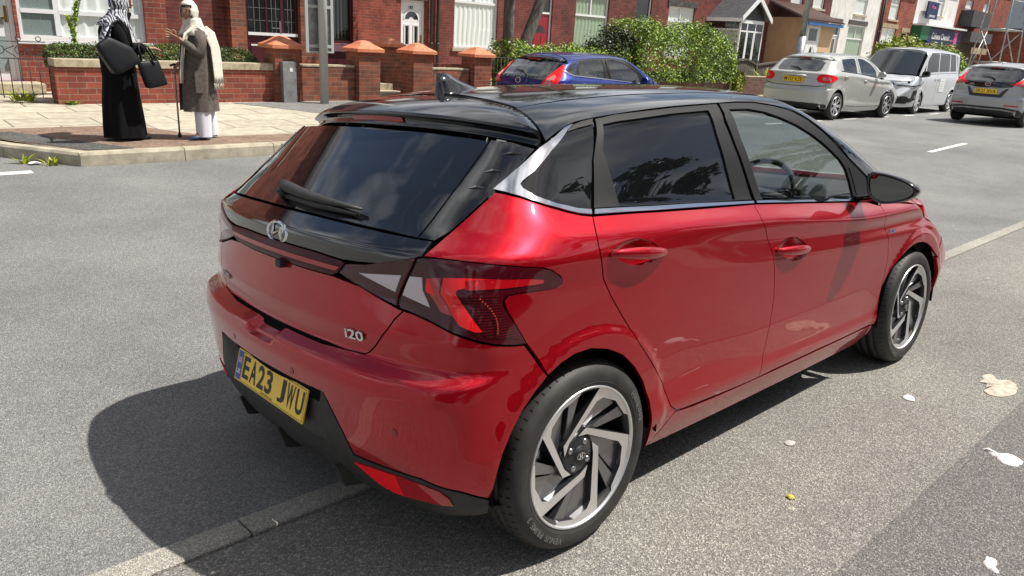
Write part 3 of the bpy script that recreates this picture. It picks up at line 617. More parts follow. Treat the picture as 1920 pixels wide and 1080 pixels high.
        panel(H, 'frame_trim', p['triF'], M['frame'], df, s, g=(.04, .04), off=.004, thick=.012)
        panel(H, 'chrome_trim', p['chromeF'], M['chrome'], df, s, g=(.04, .02), off=.005, ins=.0008, thick=.012)
        # roof rail / pillar in top domain
        ro = [(x, y + .003) for x, y, z in p['railOut_xy']]
        rail = [(-.015, .682)] + ro[1:] + [(2.14, .795), (2.22, .812)] + [(2.26, .770), (2.14, .715), (1.9, .640), (1.72, .585), (1.60, .545), (1.50, .508), (1.2, .500), (.6, .500), (.2, .497), (.038, .492), (.022, .56), (.004, .62)]
        FR['rail'] = rail
        panel(H, 'roof_rail', rail, M['roofblack'], car, s, dom='T', g=(.02, .008), st=.01, ins=.002, thick=.02)
    bump_half = [(0, .677), (.05, .677)] + [(.324, .676)] + p['bumperR'] + [(.31, .549), (0, .547)]
    bump = panel(H, 'rear_bumper', both(bump_half), M['red'], car, 0, g=(.022, .0075), ins=.0018, off=lambda uv: -.018 * np.clip((.095 - np.abs(uv[:, 0])) / .03, 0, 1) * np.clip((uv[:, 1] - .628) / .012, 0, 1))
    def loff(uv):
        return -np.clip((uv[:, 1] - .385) * .26, 0, .05) * np.clip((.37 - np.abs(uv[:, 0])) / .06, 0, 1) + .0 * uv[:, 0]
    low = panel(H, 'lower_bumper', both([(0, .543), (.31, .545)] + p['lowR'][:-1] + [(.546, .235), (.44, .243), (.3, .262), (0, .268)]), M['black'], car, 0, g=(.03, .012), ins=.0015, off=loff, thick=.03)
    for s in (-1, 1):
        panel(H, 'reflector', p['reflector'], M['lampmid'], low, s, g=(.03, .02), off=.003, ins=0, thick=.01)
        panel(H, 'reflector', p['reflL'], M['lampred'], low, s, g=(.03, .02), off=.0045, ins=0, thick=.004)
    for y in (-.38, -.02, .33):
        v = MB(); x = -.60 + .13 * y * y
        v.add([(x - .012, y - .006, .30), (x - .012, y + .006, .30), (x + .10, y + .012, .30), (x + .10, y - .012, .30), (x + .012, y - .008, .225), (x + .012, y + .008, .225), (x + .10, y + .012, .205), (x + .10, y - .012, .205)],
              [(0, 1, 2, 3), (4, 7, 6, 5), (0, 4, 5, 1), (1, 5, 6, 2), (2, 6, 7, 3), (3, 7, 4, 0)]); v.build('diffuser_fin', M['black'], low)
    und = MB(); ny = 13; V = []; F = []
    for i in range(ny):
        y = -.70 + 1.4 * i / (ny - 1); P = H.pt(np.array([y if abs(y) < .35 else y]), np.array([.262 - .02 * abs(y)]))[0]
        V += [(P[0] + .01, P[1], P[2]), (P[0] + .07, P[1] * .98, .20), (P[0] + .5, P[1] * .9, .21)]
    for i in range(ny - 1):
        for k in (0, 1): a = i * 3 + k; F.append((a, a + 1, a + 4, a + 3))
    und.add(V, F, sm=True); und.build('undertray', M['black'], low)
    # number plate
    o = np.array([-.6175, 0, .4600]); ex = np.array([0, -1, 0]); ey = np.array([.2689, 0, .9632]); ez = np.cross(ex, ey); o = o + ez * .002
    def PB(mb, x0, x1, y0, y1, h, m, th=.0):
        c = [o + ex * a + ey * b + ez * h for a, b in ((x0, y0), (x1, y0), (x1, y1), (x0, y1))]
        if th: d = [q - ez * th for q in c]; mb.add(c + d, [(0, 1, 2, 3), (4, 7, 6, 5), (0, 4, 5, 1), (1, 5, 6, 2), (2, 6, 7, 3), (3, 7, 4, 0)], m)
        else: mb.add(c, [(0, 1, 2, 3)], m)
    pl = MB(); PB(pl, -.26, .26, -.0555, .0555, .004, 0, .006); pl = pl.build('number_plate', M['yellow'], low, bevel=.0015)
    pt_ = MB(); q = .0046
    PB(pt_, -.255, -.215, -.051, .051, q, 1)
    for x0, x1, y0, y1 in ((-.211, .2545, .050, .0515), (-.211, .2545, -.0515, -.050), (-.211, -.2095, -.0515, .0515), (.253, .2545, -.0515, .0515)): PB(pt_, x0, x1, y0, y1, q, 0)
    for ch, x in (('E', -.178), ('A', -.118), ('2', -.058), ('3', .002), ('J', .098), ('W', .160), ('U', .222)):
        V, F = textmesh(ch, .1, .0028); hgt = V[:, 1].max() - V[:, 1].min(); wd = V[:, 0].max() - V[:, 0].min()
        V[:, 1] *= .079 / hgt; V[:, 0] *= (.050 if ch != 'W' else .054) / wd
        pt_.add(place(V, o + ex * x + ey * .003 + ez * q, ex, ey), F, 0)
    V, F = textmesh('TRINITY MOTOR CARS', .0085, .0001); pt_.add(place(V, o + ex * .0 - ey * .0445 + ez * q, ex, ey), F, 0)
    V, F = textmesh('UK', .024, .0006); pt_.add(place(V, o - ex * .235 - ey * .022 + ez * (q + .0004), ex, ey), F, 2)
    # small flag
    PB(pt_, -.250, -.220, .006, .030, q + .0003, 1); PB(pt_, -.250, -.220, .015, .021, q + .0005, 2); PB(pt_, -.238, -.232, .006, .030, q + .0005, 2)
    PB(pt_, -.250, -.220, .0165, .0195, q + .0007, 3); PB(pt_, -.2365, -.2335, .006, .030, q + .0007, 3)
    for sx in (-1, 1):
        for sy in (-1, 1):
            c = o - ex * .235 + ey * .018 + ez * (q + .0004); a = c + ex * .015 * sx + ey * .012 * sy; d = ex * .002; pt_.add([c - d, c + d, a + d * .6, a - d * .9], [(0, 1, 2, 3)], 2)
    for x, y in ((-.187, .0), (.175, .006)): V, F = textmesh('o', .001); 
    pt_.build('plate_lettering', [M['ink'], M['plateblue'], M['white'], M['flagred']], pl)
    # light bar
    lb = panel(H, 'light_bar', both([(0, .942), (.25, .942), (.367, .937), (.383, .932), (.366, .900), (.340, .887), (.2, .884), (0, .884)]), M['lampdark'], tg, 0, g=(.03, .006), off=lambda uv: .004 + .007 * np.clip(1 - ((uv[:, 1] - .913) / .03) ** 2, 0, 1), ins=.001, thick=.02)
    panel(H, 'red_lens', both([(0, .918), (.3, .918), (.37, .917), (.36, .905), (.3, .904), (0, .904)]), M['lampmid'], lb, 0, g=(.03, .006), off=.012, ins=0, thick=.006)
    # badges
    em = MB(); c0 = np.array([-.548, .002, .966]); ex2 = np.array([0, -1, 0]); ey2 = np.array([.12, 0, .993]); ez2 = np.cross(ex2, ey2)
    n = 48; V = []
    for k in range(n):
        a = 2 * math.pi * k / n
        for rr, hh in ((1.0, .003), (.93, .009), (.85, .009), (.80, .003)): V.append(c0 + ex2 * .076 * rr * math.cos(a) + ey2 * .039 * (rr - (1 - rr) * .35) * math.sin(a) + ez2 * hh)
    em.add(V, [(4 * k + j, (4 * (k + 1) + j) % (4 * n), (4 * (k + 1) + j + 1) % (4 * n), 4 * k + j + 1) for k in range(n) for j in range(3)], 0, True)
    def blade(pts): em.add([c0 + ex2 * x + ey2 * y + ez2 * h for x, y, h in pts], [tuple(range(len(pts)))], 0)
    for sg in (1, -1):
        blade([(sg * -.052, sg * -.020, .004), (sg * -.034, sg * -.029, .004), (sg * -.016, sg * -.005, .010), (sg * -.024, sg * .022, .006), (sg * -.032, sg * .032, .004), (sg * -.036, sg * .004, .007)])
    blade([(-.022, -.010, .009), (.016, .002, .011), (.022, .010, .009), (-.016, -.002, .011)])
    em.build('round_badge', M['chrome'], band)
    def stick(s, y, z, h, w, name, mt, b=.001, ext=.002):
        P = H.pt(np.array([-y]), np.array([z]))[0] if False else H.pt(np.array([y]), np.array([z]))[0]; Nn = H.normal(P[None])[0]
        e1 = np.array([0, -1, 0]) - Nn * np.dot(Nn, [0, -1, 0]); e1 /= np.linalg.norm(e1); e2 = np.cross(Nn, e1)
        V, F = textmesh(s, .1, b, ext * 3, 1.0); V[:, 1] *= h / (V[:, 1].max() - V[:, 1].min()); V[:, 0] *= w / (V[:, 0].max() - V[:, 0].min()); V[:, 2] *= ext / max(V[:, 2].max(), 1e-6)
        mb = MB(); mb.add(place(V, P + Nn * (.003 + ext / 2), e1, e2), F); return mb.build(name, mt, tg)
    stick('i20', -.418, .7355, .030, .080, 'badge_lettering', M['chrome'], .0015, .003)
    stick('HYUNDAI', .418, .742, .018, .098, 'badge_lettering', M['satin'], .002, .002)
    cm = MB(); P = H.pt(np.array([-.045]), np.array([.866]))[0]
    cm.box(P[0] - .022, P[0] + .01, P[1] - .018, P[1] + .018, .862, .886); cm.lathe([(.0, -.0), (.009, -.0)], 4) if False else None
    cm.build('reversing_camera', M['black'], tg, bevel=.006)
    # keylock dots, parking sensors
    sn = MB()
    for u, z in ((-.53, .50), (-.22, .575), (.22, .575), (.53, .50)):
        P = H.pt(np.array([u]), np.array([z]))[0]; Nn = H.normal(P[None])[0]; q = Vector(Nn).to_track_quat('Z', 'Y')
        V = [P + np.array(q @ Vector((.011 * math.cos(2 * math.pi * k / 20), .011 * math.sin(2 * math.pi * k / 20), .0012))) for k in range(20)]; V.append(P + Nn * .0022)
        sn.add(V, [(k, (k + 1) % 20, 20) for k in range(20)], 0, True)
    sn.build('parking_sensor', M['reddark'], bump)
    # wiper
    wp = MB(); pts = []; 
    for t_, y in ((0, .165), (.25, .09), (.5, -.03), (.75, -.19), (1, -.352)):
        z = 1.082 - .022 * t_ - .004 * math.sin(t_ * 3.1); P = H.pt(np.array([y]), np.array([z]))[0]; Nn = H.normal(P[None])[0]; pts.append(P + Nn * (.028 - .010 * t_))
    wp.tube(pts, [.020, .028, .025, .018, .006], 10, sq=.6)
    P0 = H.pt(np.array([.125]), np.array([1.060]))[0]; N0 = H.normal(P0[None])[0]; wp.bar(P0, P0 + N0 * .04, .020, 12, r2=.014)
    pts = [];
    for t_, y in ((0, .12), (.5, -.10), (1, -.345)):
        z = 1.060 - .010 * t_; P = H.pt(np.array([y]), np.array([z]))[0]; Nn = H.normal(P[None])[0]; pts.append(P + Nn * .008)
    wp.tube(pts, [.010, .014, .006], 8); wp.build('rear_wiper', M['black'], tg)
    # ---- spoiler
    sp = MB(); ys = np.linspace(-.665, .665, 61); rows = []
    xs_f = pch([0, .28, .45, .56, .64, .665], [.105, .069, .045, .022, -.004, -.018])
    for y in ys:
        a = abs(y); xs = float(xs_f(a)) - .0015; S0 = H.ptt(np.array([xs]), np.array([y]))[0]
        xt = -.182 + .30 * a * a; zt = 1.3475 - .065 * a * a - .08 * a ** 4; dz = zt - 1.3475; dx = xt + .182
        if a > .6: zt += 0
        mx_ = (xs * .5 + xt * .5); mz = (S0[2] * .5 + zt * .5) + .010
        sec = [(xs, S0[2] - .02), (xs, S0[2]), (xs * .75 + xt * .25, S0[2] * .75 + zt * .25 + .0068), (mx_, mz), (xs * .25 + xt * .75, S0[2] * .25 + zt * .75 + .0082), (xt + .012, zt + .002), (xt, zt - .003), (xt + .001, zt - .010), (xt + .016, zt - .018),
               (xt + .022, zt - .034), (xt + .006, zt - .040), (xt + .010, zt - .048), (xt + .055, zt - .055)]
        rows.append([(x, y, z) for x, z in sec])
    m_ = len(rows[0]); V = [q for r in rows for q in r]
    F = [(i * m_ + k, (i + 1) * m_ + k, (i + 1) * m_ + k + 1, i * m_ + k + 1) for i in range(60) for k in range(m_ - 1)]
    sp.add(V, F, 0, True); sp.add(rows[0], [tuple(range(m_))]); sp.add(rows[-1], [tuple(range(m_))[::-1]])
    spo = sp.build('roof_spoiler', M['roofblack'], car, recalc=True)
    bl = MB(); V = []; n = 17
    for i in range(n):
        y = -.155 + .32 * i / (n - 1); a = abs(y); xt = -.182 + .30 * a * a; zt = 1.3475 - .09 * a * a
        e = .008 if i in (0, n - 1) else 0
        V += [(xt + .0125, y, zt - .0175 - e * .3), (xt + .012, y, zt - .0225), (xt + .0165, y, zt - .034 + e * .3)]
    bl.add(V, [(3 * i + k, 3 * i + 3 + k, 3 * i + 4 + k, 3 * i + 1 + k) for i in range(n - 1) for k in (0, 1)], 0, True)
    bl.build('brake_light', M['lampmid'], spo)
    # ---- roof, windscreen, bonnet, nose
    def bothT(h): return [(x, y) for x, y in h] + [(x, -y) for x, y in h[::-1] if y > 1e-6]
    roof = panel(H, 'roof', bothT([(.108, 0), (.10, .12), (.071, .28), (.048, .44), (.041, .494), (.2, .494), (.6, .494), (1.0, .494), (1.45, .496), (1.58, .5), (1.62, .45), (1.67, .25), (1.68, 0)]), M['roofblack'], car, 0, dom='T', g=(.05, .03), ins=.003, thick=.02)
    panel(H, 'roof_lining', bothT([(.12, 0), (.10, .58), (1.4, .56), (1.64, .52), (1.70, 0)]), M['light_trim'], car, 0, dom='T', g=(.08, .06), ins=0, thick=0, off=-.022)
    gut = MB()
    for s in (-1, 1):
        xs = np.linspace(.04, 1.55, 30); P = H.ptt(xs, np.full(30, .4975 * s)); V = []
        for q in P: V += [(q[0], q[1] - .006, q[2] - .006), (q[0], q[1] + .006, q[2] - .006)]
        gut.add(V, [(2 * i, 2 * i + 1, 2 * i + 3, 2 * i + 2) for i in range(29)])
    gut.build('roof_gutter', M['void'], roof)
    ws = [(1.685, 0), (1.675, .25), (1.625, .45), (1.59, .515), (1.70, .572), (1.9, .632), (2.14, .705), (2.30, .745), (2.40, .55), (2.46, .3), (2.48, 0)]
    panel(H, 'windscreen', bothT(ws), M['glass'], car, 0, dom='T', g=(.06, .06), ins=.003, thick=0)
    bon = [(2.50, 0), (2.47, .35), (2.38, .62), (2.26, .80)] + [(a, b - .004) for a, b in hl] + [(3.10, .70), (3.20, .52), (3.26, .3), (3.29, 0)]
    panel(H, 'bonnet', bothT(bon), M['red'], car, 0, dom='T', g=(.05, .02), ins=.002, thick=.02)
    nbf = S2F(H, nb); top = S2F(H, hs[-1:])
    tips = [(3.13, .71), (3.23, .53), (3.285, .3), (3.315, 0)]; TP = H.ptt(np.array([a for a, b in tips]), np.array([b for a, b in tips])); th = [(.35 + .5 * math.atan2(q[1] - .35, q[0] - H.FX) if q[1] > .35 else q[1], q[2]) for q in TP]
    ar = S2F(H, archF[0:1] + [(U(2.53 + .392 * math.cos(R_(a))), .318 + .357 * math.sin(R_(a))) for a in (25, 10, 0, -12)])
    nose = [(0, th[-1][1])] + [tuple(map(float, q)) for q in th[::-1][1:]] + top + nbf + ar + [(.70, .215), (.3, .20), (0, .20)]
    FR.update(nose=nose, bon=bon, ws=ws, T=bothT)
    nz_ = panel(H, 'front_bumper', both(nose), M['red'], car, 0, dom='F', g=(.03, .012), ins=.001, thick=.02)
    panel(H, 'grille', both([(0, .66), (.42, .66), (.50, .56), (.45, .30), (0, .28)]), M['black'], nz_, 0, dom='F', g=(.04, .03), ins=0, off=.004, thick=.01)
    for s in (-1, 1): panel(H, 'headlamp', [(.46, .70), (.62, .74), (.90, .82), (.93, .80), (.80, .70), (.66, .66), (.52, .655)], M['lampclear'], nz_, s, dom='F', g=(.03, .02), ins=0, off=.004, thick=.01)
    # ---- dark structure behind the panels
    hole = lambda cx, rr: [(cx + .864 + rr * math.cos(a), .31 + rr * math.sin(a)) for a in np.linspace(0, 2 * math.pi, 24, endpoint=False)]
    sh = both([(0, 1.00), (.50, 1.0), (.66, 1.10), (.87, 1.082), (1.8, 1.035), (2.86, .958), (2.95, .90), (3.5, .82), (3.80, .70), (3.5, .60), (3.38, .66), (3.2, .62), (3.04, .48), (2.98, .29), (1.46, .29), (1.40, .45), (1.25, .62), (1.0, .72), (.85, .72), (.74, .62), (.60, .46), (.55, .37), (0, .37)])
    panel(H, 'inner_shell', sh, M['void'], car, 0, g=(.08, .05), ins=0, off=-.026, thick=0, st=.05)
    for cx, s in ((0, 1), (0, -1), (2.56, 1), (2.56, -1)):
        wl = MB()
        n = 28; V = []
        for y in (.862, .55):
            for k in range(n): a = -.10 + (math.pi + .20) * k / (n - 1); V.append((cx + .372 * math.cos(a), s * (y if k or 1 else y), .318 + .362 * math.sin(a)))
        V.append((cx, s * .55, .318)); b = 2 * n
        wl.add(V, [(k, k + 1, n + k + 1, n + k) for k in range(n - 1)] + [(n + k, n + k + 1, b) for k in range(n - 1)])
        wl.build('wheel_arch_liner', M['void'], car)
    fl = MB(); fl.box(-.38, 3.0, -.70, .70, .235, .26); fl.box(2.35, 2.42, -.72, .72, .23, .86); fl.box(-.02, 0.02, -.7, .7, .23, .95); fl.build('floor_pan', M['void'], car)
    # ---- cabin
    ds = MB(); ds.prism([(1.98, .55), (1.93, .82), (2.02, .93), (2.22, .968), (2.43, .972), (2.43, .5)], -.70, .70); ds.prism([(1.90, .80), (1.90, .965), (2.0, 1.0), (2.14, .975), (2.10, .80)], -.53, -.19); ds.build('dashboard', M['trim'], car, bevel=.02)
    sw = MB(); cx, cy, cz = 1.80, -.36, .93; tl = R_(25); n = 40; pts = []
    for k in range(n + 1): a = 2 * math.pi * k / n; pts.append((cx + .175 * math.sin(a) * math.sin(tl), cy + .180 * math.cos(a), cz + .180 * math.sin(a) * math.cos(tl)))
    sw.tube(pts, .0145, 8); sw.tube([(cx, cy - .17, cz), (cx - .02, cy, cz), (cx, cy + .17, cz)], [.012, .045, .012], 8); sw.tube([(cx - .02, cy, cz), (cx + .07 - .1, cy, cz - .16)], [.03, .012], 8); sw.tube([(cx, cy, cz), (cx + .2, cy, cz - .07)], .03, 8); sw.build('steering_wheel', M['trim'], car)
    for y in (-.36, .36):
        for x in (1.12, .32):
            st = MB(); st.prism([(x, .34), (x + .50, .36), (x + .52, .50), (x + .08, .47), (x - .12, 1.06), (x - .24, 1.04), (x - .12, .40)], y - .25, y + .25); st.prism([(x - .16, 1.08), (x - .25, 1.10), (x - .27, 1.24), (x - .18, 1.24)], y - .12, y + .12); st.build('seat', M['seat'], car, bevel=.03)
    # ---- mirrors
    for s in (-1, 1):
        ml = [(-.880, 1.088), (-.94, 1.084), (-1.000, 1.070), (-1.052, 1.048), (-1.080, 1.026), (-1.078, 1.004), (-1.062, .984), (-1.034, .968), (-.99, .955), (-.947, .949), (-.91, .962), (-.889, .99), (-.878, 1.04)]
        ml = smooth_poly([(abs(y), z) for y, z in ml], 1); c = np.mean(ml, 0); mb = MB(); V = []; n = len(ml)
        for dx, sc, sh_ in ((.000, .87, 0), (-.008, .95, 0), (-.004, 1.0, 0), (.02, 1.03, 0), (.06, .98, -.004), (.10, .80, -.012), (.125, .5, -.02), (.132, .15, -.022)):
            for y, z in ml: V.append((1.80 + dx + (y - .88) * .16, s * (c[0] + (y - c[0]) * sc), c[1] + (z - c[1]) * sc + sh_))
        F = [(i * n + k, i * n + (k + 1) % n, (i + 1) * n + (k + 1) % n, (i + 1) * n + k) for i in range(7) for k in range(n)] + [tuple(7 * n + k for k in range(n))]
        mb.add(V, F, 0, True); mr = mb.build('wing_mirror', M['gblack'], car, recalc=True)
        g_ = MB(); V = [(1.8005 + (y - .88) * .16, s * (c[0] + (y - c[0]) * .86), c[1] + (z - c[1]) * .82) for y, z in ml]
        g_.add(V, [tuple(range(n))]); g_.build('mirror_glass', M['mirror'], mr)
        arm = MB(); arm.tube([(1.90, s * .80, .955), (1.88, s * .87, .965), (1.86, s * .93, .985)], [.035, .028, .03], 10, sq=.6); arm.build('mirror_arm', M['gblack'], mr)
    # ---- aerial
    af = MB(); prof = [(.098, 1.405, .030), (.100, 1.425, .028), (.104, 1.45, .016), (.098, 1.474, .007), (.120, 1.480, .005), (.150, 1.472, .010), (.20, 1.452, .016), (.25, 1.434, .018), (.29, 1.424, .012)]
    V = []
    top_ = [(.098, 1.474), (.105, 1.479), (.137, 1.4795), (.16, 1.471), (.20, 1.453), (.25, 1.436), (.285, 1.427)]
    for i, (x, z) in enumerate(top_):
        xb = (.094, .105, .135, .165, .205, .25, .292)[i]; zb = float(H.roof(xb)) - .004; hw = (.012, .027, .034, .036, .034, .026, .006)[i]
        V += [(xb, -hw, zb), (xb * .5 + x * .5, -hw * .45, zb * .45 + z * .55), (x, -.003, z), (x, .003, z), (xb * .5 + x * .5, hw * .45, zb * .45 + z * .55), (xb, hw, zb)]
    F = [(6 * i + k, 6 * i + 6 + k, 6 * i + 7 + k, 6 * i + 1 + k) for i in range(6) for k in range(5)] + [(0, 1, 2, 3, 4, 5), (41, 40, 39, 38, 37, 36)]
    af.add(V, F, 0, True); af.build('roof_aerial', M['gblack'], roof, recalc=True)
    fb = MB(); P = H.pt(np.array([-3.073]), np.array([.772]))[0]; fb.box(P[0] - .034, P[0] + .034, P[1] - .004, P[1] + .001, .761, .781, 0); fb.box(P[0] - .012, P[0] + .014, P[1] - .0046, P[1] - .004, .766, .776, 1); fb.build('wing_badge', [M['satin'], M['plateblue']], car)
    # ---- wheels
    make_wheel(car, (0, -.868, .3125), 0); make_wheel(car, (2.58, -.868, .3125), 0, front=True)
    make_wheel(car, (0, .868, .3125), math.pi, False); make_wheel(car, (2.58, .868, .3125), math.pi, False)
M['lampspark'] = mat('lamp_reflector_dots', (.75, .14, .06), .2, .5)
M['flagred'] = mat('flag_red', (.55, .02, .03), .4)
M['mirror'] = mat('mirror_silver', (.13, .14, .145), .02, 1.0)
build_main()
# ------------------------------------------------------------------ ground
def sstep(a, b, x): t = np.clip((np.asarray(x, float) - a) / (b - a), 0, 1); return t * t * (3 - 2 * t)
def gz(x, y):
    """height of road / near pavement (the car's plane near the car, level further off)"""
    x = np.asarray(x, float); y = np.asarray(y, float)
    yy = np.clip(y, -2.3, 1.05); pl = OFFZ - .01074 * np.clip(x, -2, 4) - .08204 * yy
    wx = sstep(-14, -4, x) * (1 - sstep(9, 17, x)); k = 1 - sstep(1.05, 6.0, y) * 1.0
    k = np.where(y > 1.05, 1 - np.clip((y - 1.05) / 4.95, 0, 1), 1)
    return pl * wx * k + np.where(y < 0, 0, 0)
def pv(x, y): return .13 + .07 * np.clip((np.asarray(y, float) - 6.1) / 3.9, 0, 1)     # far pavement height
def sheet(name, xs, ys, zf, mt, dz=0.0, keep=None, kind='structure', label=None):
    X, Y = np.meshgrid(xs, ys); Z = zf(X, Y) + dz; nx = len(xs)
    V = np.stack([X, Y, Z], -1).reshape(-1, 3); F = []
    for j in range(len(ys) - 1):
        for i in range(nx - 1):
            if keep is None or keep((xs[i] + xs[i + 1]) / 2, (ys[j] + ys[j + 1]) / 2): F.append((j * nx + i, j * nx + i + 1, (j + 1) * nx + i + 1, (j + 1) * nx + i))
    o = obj(name, V, F, mt, None, True); setp(o, label, None, None, kind); return o
def asphalt(name, base, chip, tone=1.0, chips=.55, scale=190, warm=(1, 1, 1)):
    m = mat(name, (base,) * 3, .86, spec=.3); n, l, p = nodes(m); t = n.new('ShaderNodeTexCoord')
    v = n.new('ShaderNodeTexVoronoi'); v.inputs['Scale'].default_value = scale; v.inputs['Randomness'].default_value = 1
    l.new(t.outputs['Object'], v.inputs['Vector'])
    r = n.new('ShaderNodeValToRGB'); e = r.color_ramp.elements; e[0].position = 0; e[0].color = (base * .62 * warm[0], base * .62 * warm[1], base * .62 * warm[2], 1); e[1].position = .97; e[1].color = (chip * warm[0], chip * warm[1], chip * warm[2], 1)
    x = r.color_ramp.elements.new(.5); x.color = (base * warm[0], base * warm[1], base * warm[2], 1); x = r.color_ramp.elements.new(.8); x.color = (base * 1.35 * warm[0], base * 1.3 * warm[1], base * 1.22 * warm[2], 1)
    sp = n.new('ShaderNodeSeparateColor'); l.new(v.outputs['Color'], sp.inputs[0]); l.new(sp.outputs[0], r.inputs[0])
    # finer grit
    g1 = n.new('ShaderNodeTexNoise'); g1.inputs['Scale'].default_value = 420; g1.inputs['Detail'].default_value = 2; l.new(t.outputs['Object'], g1.inputs['Vector'])
    # large worn patches
    n1 = n.new('ShaderNodeTexNoise'); n1.inputs['Scale'].default_value = .55; n1.inputs['Detail'].default_value = 7; n1.inputs['Roughness'].default_value = .65; l.new(t.outputs['Object'], n1.inputs['Vector'])
    r1 = n.new('ShaderNodeValToRGB'); r1.color_ramp.elements[0].position = .30; r1.color_ramp.elements[1].position = .70; r1.color_ramp.elements[0].color = (.72, .72, .73, 1); r1.color_ramp.elements[1].color = (1.20, 1.19, 1.15, 1); l.new(n1.outputs[0], r1.inputs[0])
    r2 = n.new('ShaderNodeValToRGB'); r2.color_ramp.elements[0].position = .32; r2.color_ramp.elements[1].position = .68; r2.color_ramp.elements[0].color = (.62, .62, .62, 1); r2.color_ramp.elements[1].color = (1.35, 1.34, 1.30, 1); l.new(g1.outputs[0], r2.inputs[0])
    a = n.new('ShaderNodeMix'); a.data_type = 'RGBA'; a.blend_type = 'MULTIPLY'; a.inputs[0].default_value = 1; l.new(r.outputs[0], a.inputs[6]); l.new(r1.outputs[0], a.inputs[7])
    b = n.new('ShaderNodeMix'); b.data_type = 'RGBA'; b.blend_type = 'MULTIPLY'; b.inputs[0].default_value = .8; l.new(a.outputs[2], b.inputs[6]); l.new(r2.outputs[0], b.inputs[7])
    # dark oily stains / pale gum spots with their own outline
    n3 = n.new('ShaderNodeTexVoronoi'); n3.inputs['Scale'].default_value = 1.7; l.new(t.outputs['Object'], n3.inputs['Vector'])
    r3 = n.new('ShaderNodeValToRGB'); r3.color_ramp.elements[0].position = .018; r3.color_ramp.elements[1].position = .03; r3.color_ramp.elements[0].color = (1.9, 1.85, 1.75, 1); r3.color_ramp.elements[1].color = (1, 1, 1, 1); l.new(n3.outputs[0], r3.inputs[0])
    c = n.new('ShaderNodeMix'); c.data_type = 'RGBA'; c.blend_type = 'MULTIPLY'; c.inputs[0].default_value = 1; l.new(b.outputs[2], c.inputs[6]); l.new(r3.outputs[0], c.inputs[7])
    l.new(c.outputs[2], p.inputs['Base Color'])
    bp = n.new('ShaderNodeBump'); bp.inputs['Strength'].default_value = .9; bp.inputs['Distance'].default_value = .004; l.new(v.outputs['Distance'], bp.inputs['Height']); l.new(bp.outputs[0], p.inputs['Normal'])
    return m
M['road'] = asphalt('road_asphalt', .195, .36, scale=240, warm=(.985, 1.0, 1.015))
M['pave'] = asphalt('pavement_asphalt', .20, .42, scale=205, warm=(1.02, .995, .95))
M['patch'] = asphalt('newer_asphalt', .15, .34, scale=230, warm=(1, .98, .98))
M['kerb'] = mat('kerb_concrete', (.3, .29, .26), .9); M['kerb'] = asphalt('kerb_concrete', .34, .52, scale=240, warm=(1.02, .99, .92))
M['kerbfar'] = mat('kerb_concrete_pale', (.4, .38, .3), .9); noisy(M['kerbfar'], (.30, .27, .20), (.50, .45, .34), 6, 7, .65, bump=.4, bscale=90, dist=.003)
M['line'] = mat('road_paint', (.62, .62, .58), .7); noisy(M['line'], (.35, .35, .33), (.70, .70, .66), 30, 6, .7, lo=.3, hi=.5)
YK = -.060         # near kerb centre line (world y at the car)
xs = np.concatenate([np.linspace(-60, -16, 12), np.linspace(-14, 20, 69), np.linspace(22, 120, 25)]); ysr = np.concatenate([[0.004], np.linspace(.25, 6.0, 24)])
sheet('road', xs, ysr, gz, M['road'])
sheet('parking_bay', np.concatenate([np.linspace(5.2, 20, 38), np.linspace(21, 120, 40)]), np.array([6.0, 6.3, 6.6, 6.9, 7.4, 8.0, 8.7]), lambda x, y: -.2 * sstep(6.0, 6.9, y) * (1 - sstep(11, 14.5, x)), M['road'])
sheet('side_road', np.linspace(-60, .21, 50), np.array([6.0, 7, 8, 9, 10, 12, 16, 24, 40]), lambda x, y: 0 * x, M['road'])
sheet('near_pavement', np.concatenate([np.linspace(-60, -8, 10), np.linspace(-7, 20, 55), np.linspace(24, 120, 12)]), np.array([-60, -20, -9, -6, -4.5, -3.5, -3, -2.6, -2.3, -2, -1.7, -1.2, -.8, -.4, -.121]), gz, M['pave'])
sheet('new_asphalt_strip', np.linspace(-8, 20, 57), np.array([-2.9, -2.6, -2.3, -2.1, -1.9, -1.7, -1.471]), gz, M['patch'], .004)
# near kerb stones, flush with the road (dropped kerb)
x = -9.0; rk = random.Random(4)
kmb = []
while x < 20:
    L = .915; mb = MB(); x1 = x + L - .008
    for a, b in ((x, x + L / 2), (x + L / 2, x1)):
        V = []
        for xx in (a, b):
            zz = float(gz(xx, -.06)); j = .0
            V += [(xx, -.118, zz + .012 - .3), (xx, -.118, zz + .013), (xx, -.112, zz + .018), (xx, .000, zz + .004), (xx, .006, zz - .004), (xx, .006, zz - .3)]
        F = [(k, k + 6, k + 7, k + 1) for k in range(5)] + [(0, 1, 2, 3, 4, 5), (11, 10, 9, 8, 7, 6)]
        mb.add(V, F)
    o = mb.build('kerb_stone', M['kerb']); setp(o, kind='structure')
    x += L
# markings
def mark(x0, x1, y0, y1, nm='road_marking', dz=.004):
    n = max(2, int((x1 - x0) / .5) + 2); sheet(nm, np.linspace(x0, x1, n), np.array([y0, (y0 + y1) / 2, y1]), gz, M['line'], dz)
mark(-.62, -.20, 5.99, 6.07) if False else None
for k in range(8): mark(13.1 + 6 * k, 14.95 + 6 * k, 2.67, 2.765)
mark(-.75, -.22, 5.86, 5.98)
for xx in (13.2, 15.0, 16.9, 18.8, 20.6, 22.5): mark(xx, xx + .75, 6.02, 6.12)
